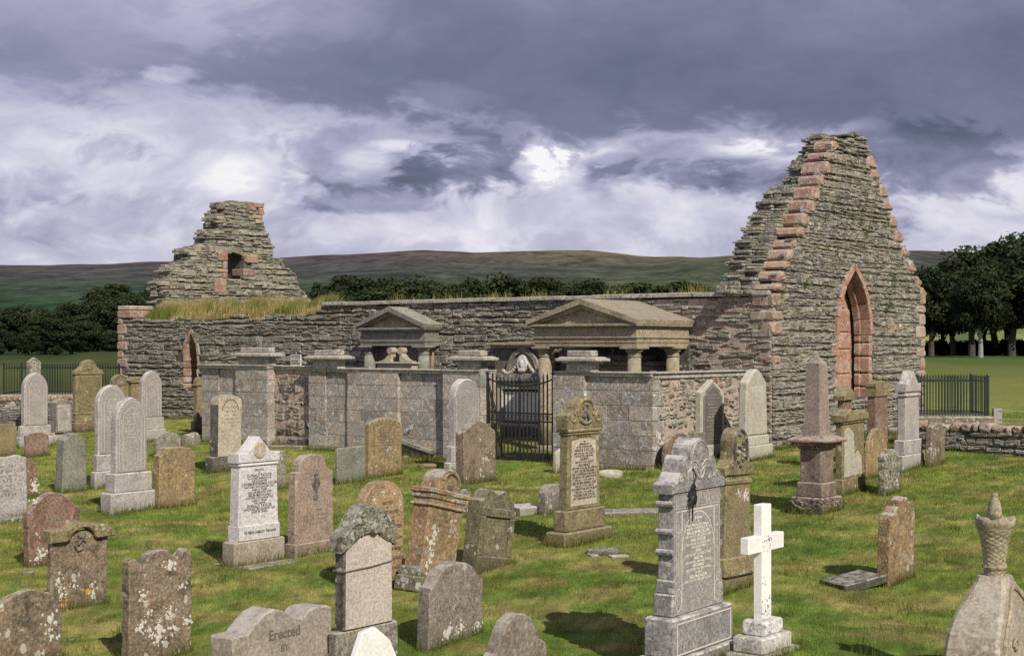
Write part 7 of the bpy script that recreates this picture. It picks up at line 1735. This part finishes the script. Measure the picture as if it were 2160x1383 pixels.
# thin dry stalks and tufts on the coping
n = 900; q = r.choice([0.35, 0.9, 2.2, 2.3, 4.4, 6.8, 8.0, 9.6, 11.2], n)+r.normal(0, 0.22, n); q = np.clip(q, 0.1, S_COP); lx = r.uniform(0.2, 0.9, n)
wx, wy = C0[0]+lx*NX+q*UX, C0[1]+lx*NY+q*UY
k = r.random((n, 1)); col = np.array((0.40,0.30,0.11))*(1-k)+np.array((0.13,0.16,0.03))*k
V, Fq, c = blades(wx, wy, np.full(n, 3.36), 0.05+0.26*r.random(n)**2.5, np.full(n, 0.011), col, 0.5, 15, 2)
np_mesh('coping_grass', V, Fq, M['blade'], None, fcol=c, n=3)['kind'] = 'stuff'
# weeds rooted in the joints of the gable
mb = MB(); V_, C_ = [], []
for (px_, py_) in [(1740,460),(1758,440),(1720,520),(1745,522),(1765,530),(1800,455),(1815,470),(1838,475),(1850,545),(1820,440),(1880,640),(1650,610),(1872,650),(1860,560),(1812,430),(1760,540),(1828,490),(1885,585),(1700,600),(1735,600),(1650,735),(1690,690)]:
    v = v_at(px_, -0.05); zc = zat(py_, c2w(v, -0.05)[1]); n = R.choice([18, 26, 40])
    p = np.column_stack([v+r.normal(0, 0.07, n), -0.05-np.abs(r.normal(0, 0.03, n)), zc+r.normal(0, 0.055, n)]); a = r.normal(size=(n, 3))*0.013; b = r.normal(size=(n, 3))*0.013
    V_.append(np.stack([p-a, p-b, p+a, p+b], 1).reshape(-1, 3)); C_.append(np.array((0.085,0.12,0.02))*(0.6+0.8*r.random((n, 1))))
V = np.concatenate(V_); o = np_mesh('wall_weeds', V, np.arange(len(V)).reshape(-1, 4), M['blade'], chapel, fcol=np.concatenate(C_)); o['kind'] = 'stuff'
# ================================================================ camera, light, sky
cam_d = bpy.data.cameras.new('camera'); cam = bpy.data.objects.new('camera', cam_d); COL.objects.link(cam)
cam.location = (0, 0, EYE); cam.rotation_euler = (math.pi/2, 0, 0)
cam_d.sensor_width = 36; cam_d.lens = F/2160*36; cam_d.shift_y = (HY-691.5)/2160
cam_d.clip_start = 0.1; cam_d.clip_end = 20000
scene.camera = cam
SE, SAZ = math.radians(39), math.atan2(0.455, -0.89)      # sun behind the photographer's right shoulder
sd = Vector((math.sin(SAZ)*math.cos(SE), math.cos(SAZ)*math.cos(SE), math.sin(SE)))
sun_d = bpy.data.lights.new('sun', 'SUN'); sun = bpy.data.objects.new('sun', sun_d); COL.objects.link(sun)
sun_d.energy = 5.0; sun_d.angle = math.radians(0.5); sun_d.color = (1.0, 0.925, 0.80)
sun.rotation_euler = sd.to_track_quat('Z', 'Y').to_euler(); sun.location = (20, -30, 40)
world = bpy.data.worlds.new('World'); scene.world = world; world.use_nodes = True
nt = world.node_tree; nt.nodes.clear(); g = G(nt)
out = g.n('ShaderNodeOutputWorld')
sky = g.n('ShaderNodeTexSky', sky_type='NISHITA'); sky.sun_disc = False; sky.sun_elevation = SE; sky.sun_rotation = SAZ
bg1 = g.n('ShaderNodeBackground'); g.put(bg1.inputs[0], sky.outputs[0]); bg1.inputs[1].default_value = 0.10
tc = g.n('ShaderNodeTexCoord'); sp = g.n('ShaderNodeSeparateXYZ'); g.put(sp.inputs[0], tc.outputs['Generated'])
az = g.math('ARCTAN2', sp.outputs[0], sp.outputs[1]); el = g.math('ARCSINE', sp.outputs[2])
# azimuth / elevation in units of 1/3 radian so that features are easy to place around the whole sky
cmb = g.n('ShaderNodeCombineXYZ'); g.put(cmb.inputs[0], g.math('MULTIPLY', az, 1.0)); g.put(cmb.inputs[1], g.math('MULTIPLY', el, 1.9))
wn = g.n('ShaderNodeTexNoise'); g.put(wn.inputs['Vector'], cmb.outputs[0]); wn.inputs['Scale'].default_value = 5; wn.inputs['Detail'].default_value = 4
wv = g.vmath('ADD', cmb.outputs[0], g.vmath('SCALE', g.vmath('SUBTRACT', wn.outputs['Color'], (0.5,0.5,0.5)), scale=0.13))
big = g.noise(wv, 5.5, 4, 0.5, 0.2)
mid = g.noise(g.vmath('ADD', wv, (3.7, 1.9, 0.6)), 13, 8, 0.58, 0.25)
fin = g.noise(g.vmath('ADD', wv, (1.2, 7.7, 3.6)), 34, 7, 0.60, 0.3)
nmix = g.math('ADD', g.math('MULTIPLY', g.math('SUBTRACT', mid, 0.5), 1.0), g.math('MULTIPLY', g.math('SUBTRACT', fin, 0.5), 0.45))
def blob(px, py, rx, ry, amp, soft=0.9, rag=9.0):
    a0, e0 = math.atan((px-CX)/F), math.atan((HY-py)/F)
    dx = g.math('DIVIDE', g.math('SUBTRACT', az, a0), rx/F); dy = g.math('DIVIDE', g.math('SUBTRACT', el, e0), ry/F)
    r2 = g.math('ADD', g.math('ADD', g.math('MULTIPLY', dx, dx), g.math('MULTIPLY', dy, dy)), g.math('MULTIPLY', nmix, rag))
    return g.math('MULTIPLY', g.step(r2, 1.0+soft, 1.0-soft), amp)
# deck of dark cloud overhead with a ragged lower edge
edge = g.math('ADD', g.math('MULTIPLY', az, -0.060), 0.147)
dk = g.math('ADD', g.math('SUBTRACT', el, edge), g.math('ADD', g.math('MULTIPLY', nmix, 0.085), g.math('MULTIPLY', g.math('SUBTRACT', big, 0.5), 0.07)))
deck = g.step(dk, -0.012, 0.020)
low = g.math("ADD", 0.715, g.math('MULTIPLY', nmix, 0.72))
low = g.math('ADD', low, g.math('MULTIPLY', g.step(el, 0.075, 0.05), -0.04))
dkb = g.math('ADD', 0.19, g.math('MULTIPLY', nmix, 0.24))
dkb = g.math('ADD', dkb, g.math('MULTIPLY', g.step(az, -0.02, -0.33), 0.17))
dkb = g.math('ADD', dkb, g.math('MULTIPLY', g.step(el, 0.19, 0.245), 0.12))
dkb = g.math('ADD', dkb, g.math('MULTIPLY', g.math('SUBTRACT', big, 0.5), 0.35))
for b in DARKS_ON_LOW: low = g.math('ADD', low, blob(*b))
for b in LIGHTS_ON_DECK: dkb = g.math('ADD', dkb, blob(*b))
mxx = g.n('ShaderNodeMix', data_type='FLOAT'); g.put(mxx.inputs[0], deck); g.put(mxx.inputs[2], low); g.put(mxx.inputs[3], dkb)
br = mxx.outputs[0]
for b in BLOBS: br = g.math('ADD', br, blob(*b))
br = g.math('ADD', br, 0.0, clamp=True)
rp = g.n('ShaderNodeValToRGB'); g.put(rp.inputs[0], br)
cr = rp.color_ramp; cr.elements[0].position = 0.0; cr.elements[0].color = SKYRAMP[0][1]
cr.elements[1].position = 1.0; cr.elements[1].color = SKYRAMP[-1][1]
for p_, c_ in SKYRAMP[1:-1]:
    e = cr.elements.new(p_); e.color = c_
bg2 = g.n('ShaderNodeBackground'); g.put(bg2.inputs[0], rp.outputs[0]); bg2.inputs[1].default_value = 1.0
mx = g.n('ShaderNodeMixShader'); mx.inputs[0].default_value = 0.94
nt.links.new(bg1.outputs[0], mx.inputs[1]); nt.links.new(bg2.outputs[0], mx.inputs[2]); nt.links.new(mx.outputs[0], out.inputs[0])
scene.view_settings.view_transform = 'Standard'; scene.view_settings.look = 'None'
scene.view_settings.exposure = 0; scene.view_settings.gamma = 1
scene.render.engine = 'CYCLES'; scene.cycles.max_bounces = 5; scene.cycles.diffuse_bounces = 3
scene.cycles.use_denoising = False
